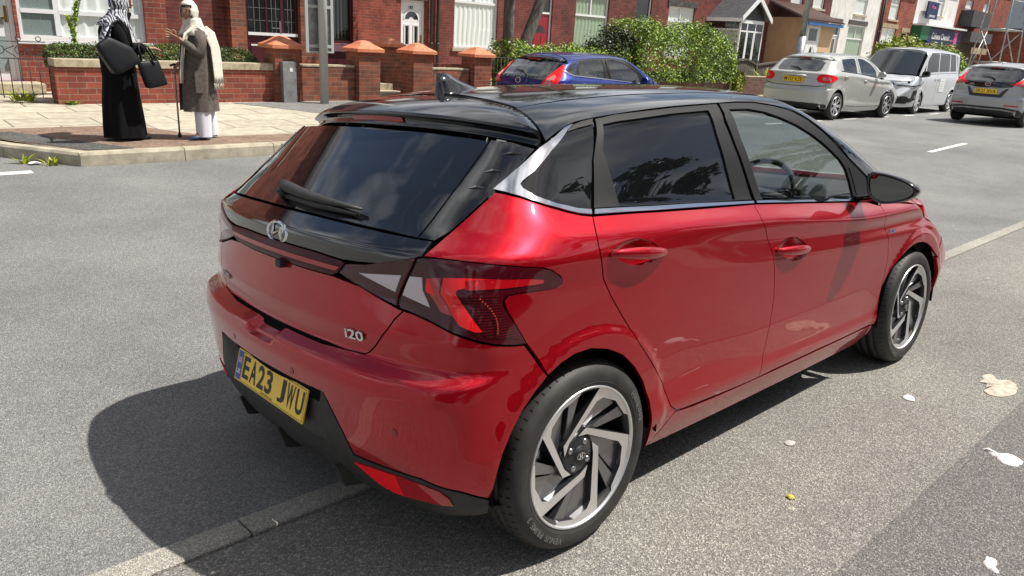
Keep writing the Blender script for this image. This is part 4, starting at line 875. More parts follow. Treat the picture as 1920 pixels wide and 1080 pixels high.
# far kerb and pavement
kx = .21
def kerbrun(pts, name, hgt=.13, wd=.125):
    for (xa, ya), (xb, yb) in zip(pts, pts[1:]):
        d = Vector((xb - xa, yb - ya, 0)); L = d.length; d.normalize(); nrm = Vector((-d.y, d.x, 0)); n = max(1, round(L / .915))
        for k in range(n):
            a = Vector((xa, ya, 0)) + d * (L * k / n + .004); b = Vector((xa, ya, 0)) + d * (L * (k + 1) / n - .004)
            V = []
            for q in (a, b): V += [tuple(q + Vector((0, 0, -.2))), tuple(q + Vector((0, 0, hgt - .025)) + nrm * .012), tuple(q + nrm * .03 + Vector((0, 0, hgt))), tuple(q + nrm * wd + Vector((0, 0, hgt + .004))), tuple(q + nrm * wd + Vector((0, 0, -.2)))]
            mb = MB(); mb.add(V, [(k_, k_ + 5, k_ + 6, k_ + 1) for k_ in range(4)] + [(0, 1, 2, 3, 4), (9, 8, 7, 6, 5)]); o = mb.build('kerb_stone', M['kerbfar'], recalc=True); setp(o, kind='structure')
kerbrun([(-2.6, 12.8), (-1.35, 9.0), (-.30, 6.85), (.21, 6.02), (5.2, 6.02), (5.9, 8.6), (34, 8.6)], 'k')
def paving(name, c1, c2, mortar, bw, rh, offs=.5, rot=0, msz=.012):
    m = mat(name, c1, .85); n, l, p = nodes(m); t = n.new('ShaderNodeTexCoord'); mp = n.new('ShaderNodeMapping'); mp.inputs['Rotation'].default_value = (0, 0, rot); b = n.new('ShaderNodeTexBrick')
    b.offset = offs; b.inputs['Scale'].default_value = 1; b.inputs['Brick Width'].default_value = bw; b.inputs['Row Height'].default_value = rh; b.inputs['Mortar Size'].default_value = msz; b.inputs['Mortar Smooth'].default_value = .2
    b.inputs['Color1'].default_value = (*c1, 1); b.inputs['Color2'].default_value = (*c2, 1); b.inputs['Mortar'].default_value = (*mortar, 1)
    l.new(t.outputs['Object'], mp.inputs[0]); l.new(mp.outputs[0], b.inputs['Vector'])
    z = n.new('ShaderNodeTexNoise'); z.inputs['Scale'].default_value = 7; z.inputs['Detail'].default_value = 8; z.inputs['Roughness'].default_value = .7; l.new(t.outputs['Object'], z.inputs['Vector'])
    r = n.new('ShaderNodeValToRGB'); r.color_ramp.elements[0].color = (.68, .66, .64, 1); r.color_ramp.elements[1].color = (1.25, 1.24, 1.2, 1); r.color_ramp.elements[0].position = .3; r.color_ramp.elements[1].position = .7; l.new(z.outputs[0], r.inputs[0])
    a = n.new('ShaderNodeMix'); a.data_type = 'RGBA'; a.blend_type = 'MULTIPLY'; a.inputs[0].default_value = 1; l.new(b.outputs[0], a.inputs[6]); l.new(r.outputs[0], a.inputs[7]); l.new(a.outputs[2], p.inputs['Base Color'])
    bp = n.new('ShaderNodeBump'); bp.inputs['Distance'].default_value = .004; bp.inputs['Strength'].default_value = .5; l.new(b.outputs[1], bp.inputs['Height']); bp.invert = True; l.new(bp.outputs[0], p.inputs['Normal'])
    return m
M['flags'] = paving('paving_flags', (.47, .43, .345), (.40, .37, .30), (.17, .15, .12), .92, .61)
M['blocks'] = paving('paving_blocks', (.26, .175, .125), (.20, .135, .10), (.11, .09, .075), .21, .105, msz=.006)
M['tar'] = asphalt('footway_asphalt', .085, .2, scale=120)
M['tarr'] = asphalt('footway_asphalt_pale', .17, .33, scale=120)
def flat(name, poly, mt, dz):
    P = [(x, y, float(pv(x, y)) + dz) for x, y in poly]; uv, F = triangulate(densify(clean(poly if area2(poly) > 0 else poly[::-1]), .8), [], .9, .9)
    V = [(x, y, float(pv(x, y)) + dz) for x, y in uv]; return setp(obj(name, V, F, mt), kind='structure')
flat('pavement', [(.26, 6.14), (5.12, 6.14), (5.83, 8.72), (70, 8.72), (70, 30), (-12, 30), (-2.5, 13.0), (-1.23, 9.02), (-.18, 6.9)], M['flags'], 0)
flat('block_paving', [(.31, 6.14), (5.1, 6.14), (5.2, 6.62), (1.75, 6.66), (1.55, 7.1), (1.15, 7.8), (-.62, 7.8), (-.17, 6.88)], M['blocks'], .004)
flat('tarmac_patch', [(.33, 6.15), (.75, 6.15), (.25, 6.95), (-.1, 7.55), (-.5, 7.55), (-.16, 6.92)], M['tar'], .008)
flat('tarmac_apron', [(3.3, 9.9), (4.1, 8.4), (5.2, 8.2), (5.9, 8.75), (9, 8.75), (9.2, 9.9)], M['tarr'], .004)
flat('garden_ground', [(-12, 10.25), (60, 10.25), (60, 29), (-12, 29)], M['tarr'], .004) if False else None
sheet('ground', np.array([-300, -60, 0, 60, 120, 600.]), np.array([-300, -60, 0, 40, 300.]), lambda x, y: 0 * x - .9, M['tarr'])
# litter and spots on the near pavement (each its own thing)
def gp(xc, yc, dz=.006):   # car-frame ground point -> world
    q = RT @ np.array([xc, yc, 0]); return (float(q[0]), float(q[1]), float(gz(q[0], q[1])) + dz)
def blob(name, pts, mt, label, cat, h=.004, n=1, group=None):
    rj = random.Random(len(pts)); P = [(a + rj.uniform(-.004, .004), b + rj.uniform(-.004, .004)) for a, b in densify(smooth_poly(pts, 2), .02)]; c = np.mean(np.array(P), 0); V = [gp(a, b, .003) for a, b in P]; V2 = [gp(c[0] + (a - c[0]) * .82, c[1] + (b - c[1]) * .82, .005 + h * (1 + .6 * math.sin(7 * i))) for i, (a, b) in enumerate(P)]; V3 = [gp(c[0], c[1], .005 + h * 1.2)]
    k = len(P); F = [(i, (i + 1) % k, k + (i + 1) % k, k + i) for i in range(k)] + [(k + i, k + (i + 1) % k, 2 * k) for i in range(k)]
    return setp(obj(name, V + V2 + V3, F, mt, None, True), label, cat, group)
M['vomit'] = mat('dried_spill', (.55, .45, .30), .9); noisy(M['vomit'], (.30, .265, .21), (.60, .54, .43), 30, 7)
M['gum'] = mat('gum', (.42, .41, .38), .9); M['tissue'] = mat('tissue_paper', (.78, .77, .75), .9); M['leafy'] = mat('leaf_litter', (.5, .42, .06), .8)
blob('dried_spill', [(2.68, -1.23), (2.76, -1.26), (2.66, -1.31), (2.73, -1.34), (2.66, -1.40), (2.52, -1.43), (2.42, -1.39), (2.42, -1.32), (2.50, -1.30), (2.58, -1.29), (2.56, -1.25), (2.62, -1.26)], M['vomit'], 'dried beige splash with a ragged edge on the pavement, right of the front wheel', 'spill', .0005)
blob('tissue', [(1.745, -1.50), (1.75, -1.515), (1.735, -1.555), (1.76, -1.60), (1.745, -1.66), (1.70, -1.655), (1.655, -1.64), (1.665, -1.59), (1.70, -1.56), (1.725, -1.53)], M['tissue'], 'crumpled white tissue with a thin tail on the darker asphalt strip', 'litter', .006)
blob('paper_scrap', [(2.07, -1.07), (2.11, -1.08), (2.09, -1.12), (2.05, -1.13), (2.04, -1.09)], M['tissue'], 'torn white paper scrap on the pavement nearest the beige spill', 'litter', .003)
blob('paper_scrap', [(.93, -1.76), (.90, -1.80), (.86, -1.79), (.84, -1.82), (.85, -1.77), (.88, -1.76)], M['tissue'], 'white paper scrap at the lower right corner of the photo', 'litter', .004)
blob('fallen_leaf', [(.78, -1.145), (.80, -1.16), (.79, -1.19), (.765, -1.17)], M['leafy'], 'small yellow leaf alone on the pale pavement near the darker strip', 'leaf', .003)
blob('gum_spot', [(1.19, -.93), (1.22, -.94), (1.21, -.97), (1.17, -.97), (1.16, -.945)], M['gum'], 'flat pale gum spot on the pavement between rear door and darker strip', 'gum', .0005)
# ------------------------------------------------------------------ houses
def brick(name, c1, c2, mortar, bw=.225, rh=.075, bright=1.0):
    m = mat(name, c1, .88, spec=.25); n, l, p = nodes(m); g = n.new('ShaderNodeTexCoord'); s = n.new('ShaderNodeSeparateXYZ'); c = n.new('ShaderNodeCombineXYZ'); a = n.new('ShaderNodeMath')
    l.new(g.outputs['Object'], s.inputs[0]); l.new(s.outputs[0], a.inputs[0]); l.new(s.outputs[1], a.inputs[1]); l.new(a.outputs[0], c.inputs[0]); l.new(s.outputs[2], c.inputs[1])
    b = n.new('ShaderNodeTexBrick'); b.inputs['Scale'].default_value = 1; b.inputs['Brick Width'].default_value = bw; b.inputs['Row Height'].default_value = rh; b.inputs['Mortar Size'].default_value = .0055; b.inputs['Mortar Smooth'].default_value = .3; b.inputs['Bias'].default_value = 0
    b.inputs['Color1'].default_value = (*c1, 1); b.inputs['Color2'].default_value = (*c2, 1); b.inputs['Mortar'].default_value = (*mortar, 1); l.new(c.outputs[0], b.inputs['Vector'])
    z = n.new('ShaderNodeTexNoise'); z.inputs['Scale'].default_value = 2.2; z.inputs['Detail'].default_value = 8; z.inputs['Roughness'].default_value = .75; l.new(g.outputs['Object'], z.inputs['Vector'])
    r = n.new('ShaderNodeValToRGB'); r.color_ramp.elements[0].color = (.55, .52, .52, 1); r.color_ramp.elements[1].color = (1.35, 1.32, 1.28, 1); r.color_ramp.elements[0].position = .3; r.color_ramp.elements[1].position = .7; l.new(z.outputs[0], r.inputs[0])
    # second brick layer varies single bricks
    mx = n.new('ShaderNodeMix'); mx.data_type = 'RGBA'; mx.blend_type = 'MULTIPLY'; mx.inputs[0].default_value = 1; l.new(b.outputs[0], mx.inputs[6]); l.new(r.outputs[0], mx.inputs[7])
    l.new(mx.outputs[2], p.inputs['Base Color']); bp = n.new('ShaderNodeBump'); bp.invert = True; bp.inputs['Distance'].default_value = .006; bp.inputs['Strength'].default_value = .7; l.new(b.outputs[1], bp.inputs['Height']); l.new(bp.outputs[0], p.inputs['Normal'])
    return m
M['bk_red'] = brick('brick_bright_red', (.31, .085, .055), (.20, .055, .042), (.30, .22, .17), bw=.235, rh=.0835)
M['bk_dark'] = brick('brick_dark_red', (.17, .050, .040), (.105, .036, .034), (.15, .11, .10))
M['bk_garden'] = brick('brick_garden_wall', (.30, .085, .05), (.16, .06, .045), (.24, .18, .14), bw=.22, rh=.083)
M['bk_orange'] = brick('brick_orange_mix', (.30, .095, .055), (.15, .07, .05), (.24, .18, .14))
M['bk_mid'] = brick('brick_mid_red', (.28, .065, .045), (.19, .05, .04), (.22, .15, .12))
M['bk_old'] = brick('brick_old_brown', (.16, .085, .07), (.10, .06, .055), (.16, .13, .115))
M['terra'] = mat('terracotta', (.45, .12, .055), .7); noisy(M['terra'], (.50, .15, .07), (.66, .24, .12), 12, 5)
M['coping'] = mat('coping_stone', (.42, .36, .26), .9); noisy(M['coping'], (.30, .25, .17), (.52, .45, .33), 14, 7, .7, bump=.4, bscale=80, dist=.003)
M['upvc'] = mat('white_upvc', (.74, .75, .76), .35); M['maroon'] = mat('maroon_paint', (.060, .008, .014), .4, coat=.3); M['sillp'] = mat('plum_sill_paint', (.17, .085, .10), .6)
M['pane'] = mat('window_pane', (.012, .015, .016), .04, 0, .6); M['frost'] = mat('frosted_glass', (.22, .27, .27), .25, 0, .5); noisy(M['frost'], (.17, .22, .22), (.34, .40, .39), 60, 4, .7)
M['winglass'] = glassmat('house_window_glass', (.86, .88, .87), 1.45)
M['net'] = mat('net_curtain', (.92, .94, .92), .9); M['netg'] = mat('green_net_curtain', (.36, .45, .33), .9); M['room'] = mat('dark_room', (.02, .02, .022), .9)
n, l, p = nodes(M['net']); 
M['slate'] = mat('roof_slate', (.075, .075, .085), .7); noisy(M['slate'], (.055, .055, .062), (.11, .11, .12), 4, 6, stretch=(1, 1, 6)); M['browntile'] = mat('brown_tile', (.13, .075, .06), .8); M['stone'] = mat('dark_lintel_stone', (.055, .05, .048), .9); noisy(M['stone'], (.03, .028, .027), (.10, .09, .085), 9, 7, bump=.6, bscale=40, dist=.02)
M['sandst'] = mat('sandstone', (.33, .25, .15), .9); noisy(M['sandst'], (.24, .18, .11), (.42, .33, .2), 9, 6)
M['pipe'] = mat('black_pipe', (.02, .02, .023), .5); M['whitew'] = mat('white_render', (.72, .71, .68), .85); noisy(M['whitew'], (.52, .51, .48), (.80, .79, .77), 3, 8, .7, stretch=(1, 1, .35), bump=.3, bscale=40, dist=.004)
M['tan'] = mat('tan_board', (.40, .25, .14), .8); noisy(M['tan'], (.36, .22, .125), (.45, .285, .165), 1.5, 4); M['peach'] = mat('peach_board', (.58, .40, .24), .8); M['grey'] = mat('grey_panel', (.40, .41, .40), .6); M['bluef'] = mat('blue_fascia', (.03, .13, .34), .5)
M['iron'] = mat('wrought_iron', (.03, .026, .024), .6); M['navy'] = mat('navy_sign', (.012, .02, .085), .5); M['green'] = mat('green_sign', (.01, .12, .045), .5); M['pink'] = mat('pink_sign', (.6, .10, .25), .5)
M['wood'] = mat('weathered_wood', (.10, .085, .07), .85); noisy(M['wood'], (.05, .042, .036), (.16, .14, .12), 6, 7, .7, stretch=(14, 14, 1)); M['galv'] = mat('galvanised_steel', (.30, .31, .31), .45, .7); noisy(M['galv'], (.24, .25, .25), (.40, .41, .41), 8, 5)
M['gold'] = mat('brass', (.55, .36, .10), .25, 1.0)
def holed(x0, x1, z0, z1, Y, t, ops, mt, name, parent, ret=.10):
    """wall with real openings: grid of cells, thickness t behind plane Y"""
    xs = sorted({x0, x1} | {a for o in ops for a in (o[0], o[1]) if x0 < a < x1}); zs = sorted({z0, z1} | {a for o in ops for a in (o[2], o[3]) if z0 < a < z1})
    mb = MB()
    inop = lambda x, z: any(o[0] < x < o[1] and o[2] < z < o[3] for o in ops)
    for i in range(len(xs) - 1):
        for j in range(len(zs) - 1):
            if inop((xs[i] + xs[i + 1]) / 2, (zs[j] + zs[j + 1]) / 2): continue
            mb.add([(xs[i], Y, zs[j]), (xs[i + 1], Y, zs[j]), (xs[i + 1], Y, zs[j + 1]), (xs[i], Y, zs[j + 1])], [(0, 1, 2, 3)])
    for a, b, c, d in ops:       # reveals
        c = max(c, z0)
        for q in (((a, c), (a, d)), ((b, d), (b, c)), ((a, d), (b, d)), ((b, c), (a, c))):
            (u0, w0), (u1, w1) = q; mb.add([(u0, Y, w0), (u1, Y, w1), (u1, Y + ret, w1), (u0, Y + ret, w0)], [(0, 1, 2, 3)])
    mb.add([(x0, Y, z0), (x0, Y, z1), (x0, Y + t, z1), (x0, Y + t, z0)], [(0, 1, 2, 3)]); mb.add([(x1, Y, z0), (x1, Y + t, z0), (x1, Y + t, z1), (x1, Y, z1)], [(0, 1, 2, 3)])
    return mb.build(name, mt, parent)
def curtain(x0, x1, z0, z1, Y, mt, parent, seed=1, amp=.03, folds=9, split=None):
    r = random.Random(seed); n = int((x1 - x0) / .03); V = []; ph = [r.uniform(0, 6) for _ in range(4)]; m = 7
    for j in range(m):
        z = z0 + (z1 - z0) * j / (m - 1)
        for i in range(n + 1):
            x = x0 + (x1 - x0) * i / n; u = (x - x0) / (x1 - x0)
            V.append((x + .015 * math.sin(5 * z + ph[1] + 4 * u), Y + amp * (math.sin(folds * 6.28 * u + ph[0] + .8 * math.sin(3 * z + ph[2])) + .5 * math.sin(folds * 13.7 * u + ph[3])), z))
    F = [(j * (n + 1) + i, j * (n + 1) + i + 1, (j + 1) * (n + 1) + i + 1, (j + 1) * (n + 1) + i) for j in range(m - 1) for i in range(n)]
    return obj('net_curtain', V, F, mt, parent, True)
def window(par, x0, x1, z0, z1, Y, tr=None, mull=None, cur='net', fr='upvc', fw=.055, sill=True, set_=.07, low_mull=(), seed=0, sillm='coping', glassm='winglass'):
    """frame in the reveal, panes, sill, curtain"""
    y = Y + set_; f = MB(); d = .05
    f.box(x0, x0 + fw, y, y + d, z0, z1); f.box(x1 - fw, x1, y, y + d, z0, z1); f.box(x0 + fw, x1 - fw, y, y + d, z1 - fw, z1); f.box(x0 + fw, x1 - fw, y, y + d, z0, z0 + fw)
    if tr: f.box(x0 + fw, x1 - fw, y - .004, y + d, tr - fw * .6, tr + fw * .6)
    if mull: 
        for q in mull: f.box(q - fw * .45, q + fw * .45, y - .003, y + d - .003, (tr + fw * .6 if tr else z0 + fw), z1 - fw)
    for q in low_mull: f.box(q - fw * .45, q + fw * .45, y - .003, y + d - .003, z0 + fw, (tr - fw * .6 if tr else z1 - fw))
    fo = f.build('window_frame', M[fr], par)
    g = MB(); g.add([(x0 + fw, y + .02, z0 + fw), (x1 - fw, y + .02, z0 + fw), (x1 - fw, y + .02, z1 - fw), (x0 + fw, y + .02, z1 - fw)], [(0, 1, 2, 3)]); g.build('pane', M[glassm], fo)
    if cur: curtain(x0 + fw * .6, x1 - fw * .6, z0 + .02, z1 - .02, y + .045, M[cur], fo, seed, .012)
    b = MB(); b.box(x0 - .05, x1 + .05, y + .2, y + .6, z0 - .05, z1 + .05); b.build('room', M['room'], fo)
    if sill: s = MB(); s.box(x0 - .08, x1 + .08, Y - .06, Y + set_, z0 - .10, z0 - .003); s.build('sill', M[sillm], fo, bevel=.008)
    return fo
def updoor(par, x0, x1, z0, z1, Y, col='upvc', frame='upvc', style='fan', num=None, glass='pane', tr=None):
    y = Y + .10; f = MB(); w = .06; zt = tr or z1
    f.box(x0, x0 + w, y - .03, y + .04, z0, z1); f.box(x1 - w, x1, y - .03, y + .04, z0, z1); f.box(x0 + w, x1 - w, y - .03, y + .04, z1 - w, z1)
    if tr: f.box(x0 + w, x1 - w, y - .035, y + .04, tr, tr + w)
    fo = f.build('door_frame', M[frame], par)
    if tr: g = MB(); g.box(x0 + w, x1 - w, y, y + .01, tr + w, z1 - w); g.build('fanlight', M['pane'], fo)
    d = MB(); a, b = x0 + w + .004, x1 - w - .004; t = zt - (w if not tr else 0) - .004; d.box(a, b, y, y + .04, z0 + .01, t)
    cx = (a + b) / 2; W = b - a
    dm = [col, glass, 'upvc', 'gold', 'ink']
    if style == 'fan':
        n = 14; zc = t - .46; V = []
        for k in range(n + 1): an = math.pi * k / n; V += [(cx + .235 * math.cos(an), y - .006, zc + .21 * math.sin(an)), (cx + .085 * math.cos(an), y - .006, zc + .06 * math.sin(an))]
        d.add(V, [(2 * k, 2 * k + 1, 2 * k + 3, 2 * k + 2) for k in range(n)], 1)
        V = []
        for k in range(n + 1): an = math.pi * k / n; V += [(cx + .285 * math.cos(an), y - .016, zc - .005 + .265 * math.sin(an)), (cx + .24 * math.cos(an), y - .016, zc - .005 + .215 * math.sin(an))]
        d.add(V, [(2 * k, 2 * k + 1, 2 * k + 3, 2 * k + 2) for k in range(n)], 0)
        for s in (-1, 1):
            q = cx + s * W * .22; z2 = zc - .18; z3 = z2 - .55
            for aa, bb, cc, dd in ((q - .10, q - .075, z3 - .03, z2 + .03), (q + .075, q + .10, z3 - .03, z2 + .03), (q - .075, q + .075, z2, z2 + .03), (q - .075, q + .075, z3 - .03, z3)): d.box(aa, bb, y - .02, y - .001, cc, dd, 0)
            d.add([(q - .045, y - .006, z3 + .02), (q + .045, y - .006, z3 + .02), (q + .045, y - .006, z2 - .02), (q - .045, y - .006, z2 - .02)], [(0, 1, 2, 3)], 1)
            d.box(q - .10, q + .10, y - .012, y - .001, z0 + .12, z3 - .12, 0)
    elif style == 'red':
        n = 12; zc = t - .62
        for k in range(5):
            an = math.pi * (k + .08) / 5; bn = math.pi * (k + .92) / 5; d.add([(cx + .06 * math.cos(an), y - .006, zc + .06 * math.sin(an)), (cx + .24 * math.cos(an), y - .006, zc + .26 * math.sin(an)), (cx + .24 * math.cos(bn), y - .006, zc + .26 * math.sin(bn)), (cx + .06 * math.cos(bn), y - .006, zc + .06 * math.sin(bn))], [(0, 1, 2, 3)], 1)
        for s in (-1, 1):
            for zz in ((zc - .62, zc - .10), (z0 + .12, zc - .74)): d.box(cx + s * W * .22 - .13, cx + s * W * .22 + .13, y - .014, y - .001, zz[0], zz[1], 0)
    elif style == 'glazed':
        d.add([(a + .14, y - .006, z0 + .75), (b - .14, y - .006, z0 + .75), (b - .14, y - .006, t - .14), (a + .14, y - .006, t - .14)], [(0, 1, 2, 3)], 1); d.box(a + .16, b - .16, y - .014, y - .001, z0 + .12, z0 + .6, 0)
    if num:
        V, F = textmesh(num, .12, .003); d.add(place(V, (cx - .02, y - .008, t - .14), (1, 0, 0), (0, 0, 1)), F, 4)
    d.box(b - .10, b - .02, y - .05, y - .001, z0 + .93, z0 + .955, 3); d.box(b - .05, b - .015, y - .02, y - .001, z0 + .88, z0 + 1.12, 3)
    do = d.build('door', [M[k] for k in dm], par)
    return do
def roof(par, x0, x1, Y, zb, depth=7.0, rise=2.2, ov=.25, mt='slate'):
    mb = MB(); V = [(x0, Y - ov, zb - .05), (x1, Y - ov, zb - .05), (x1, Y + depth / 2, zb + rise), (x0, Y + depth / 2, zb + rise), (x0, Y + depth + ov, zb - .05), (x1, Y + depth + ov, zb - .05)]
    V2 = [(x, y, z - .14) for x, y, z in V]; mb.add(V + V2, [(0, 1, 2, 3), (3, 2, 5, 4), (6, 9, 8, 7), (9, 10, 11, 8), (0, 6, 7, 1), (4, 5, 11, 10), (0, 3, 9, 6), (3, 4, 10, 9), (1, 7, 8, 2), (2, 8, 11, 5)])
    return mb.build('roof', M[mt], par)
def body(par, x0, x1, Y, z1, mt, depth=7.0):
    mb = MB(); mb.add([(x0, Y + .3, 0), (x1, Y + .3, 0), (x1, Y + depth, 0), (x0, Y + depth, 0), (x0, Y + .3, z1), (x1, Y + .3, z1), (x1, Y + depth, z1), (x0, Y + depth, z1)], [(1, 2, 6, 5), (2, 3, 7, 6), (3, 0, 4, 7)])
    return mb.build('side_wall', M[mt], par)
def pipe(par, x, Y, z0, z1, r=.045):
    mb = MB(); mb.bar((x, Y - .08, z0), (x, Y - .08, z1), r, 10)
    for z in np.arange(z0 + .8, z1, 1.8): mb.bar((x, Y - .08, z), (x, Y - .08, z + .08), r * 1.35, 10)
    return mb.build('drainpipe', M['pipe'], par)
G0 = .2
# --- left house with white porch, front at Y=12
h = empty('terraced_house', (0, 0, 0)); setp(h, 'bright red brick house front with white porch windows behind the boxy clipped hedge', 'house', 'houses across the road')
ops = [(-.12, .86, .35, 2.35), (.905, 2.765, 1.0, 2.75)]
holed(-4.2, 3.12, 0, 5.6, 12.0, .3, ops, M['bk_red'], 'wall', h)
updoor(h, -.12, .86, .35, 2.35, 12.0, style='none', glass='frost')
g_ = MB(); g_.box(.03, .72, 12.088, 12.094, 1.20, 2.20); g_.box(.03, .72, 12.088, 12.094, .50, 1.02); g_.build('frosted_pane', M['frost'], h)
fo = window(h, .905, 2.765, 1.0, 2.75, 12.0, tr=None, cur='net', fw=.06, sill=False, low_mull=(1.46,), seed=3)
f = MB(); 
for a, b in ((.965, 1.43), (1.49, 2.70)): f.box(a, b, 12.064, 12.12, 1.39, 1.455)
f.box(1.42, 1.50, 12.066, 12.118, 1.06, 2.69); f.build('window_bar', M['upvc'], fo)
g_ = MB(); g_.add([(.97, 12.10, 1.06), (1.42, 12.10, 1.06), (1.42, 12.10, 2.6), (.97, 12.10, 2.6)], [(0, 1, 2, 3)]); g_.build('frosted_pane', M['frost'], fo)
s_ = MB(); s_.box(.86, 2.86, 11.93, 12.07, .93, .997); s_.build('sill', M['upvc'], fo, bevel=.006)
st = MB(); st.box(-.5, 1.05, 11.45, 11.98, .2, .36); st.build('doorstep', M['coping'], h, bevel=.01)
for a in (-3.6, .9): window(h, a, a + 1.3, 3.4, 4.8, 12.0, tr=4.3, mull=(a + .65,), seed=5)
body(h, -4.2, 3.12, 12.0, 5.6, 'bk_red', 9); roof(h, -4.3, 3.2, 12.0, 5.6, 9)
# --- maroon porch house
h = empty('terraced_house'); setp(h, 'brick house with maroon glazed porch doors between orange brick piers', 'house', 'houses across the road')
mb = MB(); mb.add([(3.13, 13.2, 0), (4.66, 13.2, 0), (4.66, 13.2, 5.6), (3.13, 13.2, 5.6)], [(0, 1, 2, 3)]); mb.build('wall', M['bk_dark'], h)
mb = MB(); mb.box(4.66, 4.97, 13.0, 13.35, 0, 3.0); mb.build('brick_pier', M['bk_orange'], h)
mb = MB(); mb.box(6.14, 6.58, 13.0, 13.35, 0, 3.0); mb.build('brick_pier', M['bk_orange'], h)
pd = MB(); y = 13.1
pd.box(4.972, 6.138, y + .02, y + .08, .3, 2.9, 0)
cols = [(5.06, 5.42), (5.46, 5.74), (5.83, 6.06)]
for i, (a, b) in enumerate(cols):
    pd.box(a, b, y + .010, y + .019, 1.27, 2.6, 1)
    for k in range(1, 3): q = a + (b - a) * k / 3; pd.box(q - .004, q + .004, y + .004, y + .009, 1.27, 2.6, 2)
    for z in np.arange(1.27 + .22, 2.6, .24): pd.box(a, b, y + .004, y + .009, z - .004, z + .004, 2)
    pd.box(a + .03, b - .03, y + .004, y + .019, .45, 1.02, 0)
    pd.box(a + .03, b - .03, y - .002, y + .006, 1.0, 1.03, 3)
for a in (4.972, 5.425, 5.745, 6.065): pd.box(a, a + .07 - (.035 if a > 5 else 0), y, y + .02, .3, 2.9, 0)
pd.box(5.03, 6.10, y - .03, y + .018, 1.205, 1.262, 3); pd.box(5.70, 5.74, y - .03, y, 1.25, 1.50, 4); pd.box(5.52, 5.72, y - .05, y - .03, 1.345, 1.37, 4)
pd.build('porch_doors', [M['maroon'], M['pane'], M['galv'], M['upvc'], M['satin']], h)
mb = MB(); mb.box(4.6, 6.65, 12.95, 14.5, 3.0, 3.15); mb.build('porch_roof', M['slate'], h)
mb = MB(); mb.box(6.28, 6.50, 12.975, 12.998, 2.0, 2.12); mb.build('name_plate', [M['coping'], M['ink']], h)
ops = [(7.02, 7.98, 1.10, 2.9)]
holed(6.58, 8.10, 0, 3.1, 14.0, .3, ops, M['bk_mid'], 'bay_wall', h)
window(h, 7.02, 7.98, 1.10, 2.9, 14.0, cur=None, fr='maroon', sill=True, sillm='sillp', fw=.06, set_=.05)
cw = MB(); 
for k in range(10): cw.box(7.10 + k * .09, 7.135 + k * .09, 14.14, 14.15, 1.2, 2.85)
cw.build('blind_slats', M['netd'] if 'netd' in M else M['trim'], h)
mb = MB(); mb.box(6.86, 8.12, 13.90, 13.998, .92, 1.02, 0); mb.box(6.86, 8.12, 13.96, 13.998, .60, .92, 1); mb.build('sill_band', [M['sillp'], M['maroon']], h)
mb = MB(); mb.add([(8.10, 14.0, 0), (8.10, 17, 0), (8.10, 17, 3.1), (8.10, 14, 3.1)], [(0, 1, 2, 3)]); mb.box(6.5, 8.2, 13.9, 17, 3.1, 3.22, 0); mb.build('bay_side', M['bk_mid'], h)
mb = MB(); mb.add([(3.13, 16.99, 3.0), (9.0, 16.99, 3.0), (9.0, 16.99, 5.6), (3.13, 16.99, 5.6)], [(0, 1, 2, 3)]); mb.build('upper_wall', M['bk_dark'], h)
body(h, 3.15, 9.0, 16.7, 5.6, 'bk_dark'); roof(h, 3.2, 9.0, 17, 5.6)
# --- the long terrace, front at Y=17
def terrace(x0, x1, bk, label, wins=(), doors=(), up=(), pipes=(), lintel='stone', z1=5.6, dz=.25):
    h = empty('terraced_house'); setp(h, label, 'house', 'houses across the road')
    ops = [(a, b, c, d) for a, b, c, d, *_ in wins] + [(a, b, dz, d) for a, b, d, *_ in doors] + [(a, b, 3.7 + (z1 - 5.6), 5.0 + (z1 - 5.6)) for a, b in up]
    holed(x0, x1, 0, z1, 17, .3, ops, M[bk], 'wall', h)
    for i, (a, b, c, d, tr, ml, cu) in enumerate(wins):
        window(h, a, b, c, d, 17, tr=tr, mull=ml, cur=cu, seed=int(a * 10))
        l_ = MB(); l_.box(a - .12, b + .12, 16.955, 17.0, d + .004, d + .24); l_.build('lintel', M[lintel], h, bevel=.01)
    for a, b, d, st_, col, num, tr in doors:
        updoor(h, a, b, dz, d, 17, col=col, style=st_, num=num, tr=tr)
        s = MB(); s.box(a - .1, b + .1, 16.6, 17.0, .0, dz - .004); s.build('doorstep', M['coping'], h, bevel=.01)
        l_ = MB(); l_.box(a - .10, b + .10, 16.955, 17.0, d + .004, d + .24); l_.build('lintel', M[lintel], h, bevel=.01)
    for a, b in up: window(h, a, b, 3.7 + (z1 - 5.6), 5.0 + (z1 - 5.6), 17, tr=4.5 + (z1 - 5.6), mull=((a + b) / 2,), seed=int(a * 7))
    for q in pipes: pipe(h, q, 17, .3, z1)
    body(h, x0, x1, 16.7, z1, bk); roof(h, x0, x1, 17, z1)
    return h
M['reddoor'] = mat('red_door', (.28, .008, .02), .35, coat=.3); M['browndoor'] = mat('brown_door', (.10, .022, .02), .4, coat=.3)
terrace(9.0, 12.72, 'bk_mid', 'dark red brick house with the white door numbered 187 and a black drainpipe', doors=[(11.33, 12.19, 2.33, 'fan', 'upvc', '187', None)], up=[(9.6, 10.9)], pipes=(12.60, 12.36))
M['bk_wine'] = brick('brick_wine_red', (.20, .050, .040), (.135, .04, .036), (.18, .125, .11))
terrace(12.72, 17.95, 'bk_wine', 'wine red brick house with a red door behind the forked tree', wins=[(13.28, 15.05, 1.06, 3.05, 2.42, (14.14,), 'net')], doors=[(16.62, 17.52, 2.92, 'red', 'reddoor', None, 2.28)], up=[(13.5, 14.9)])
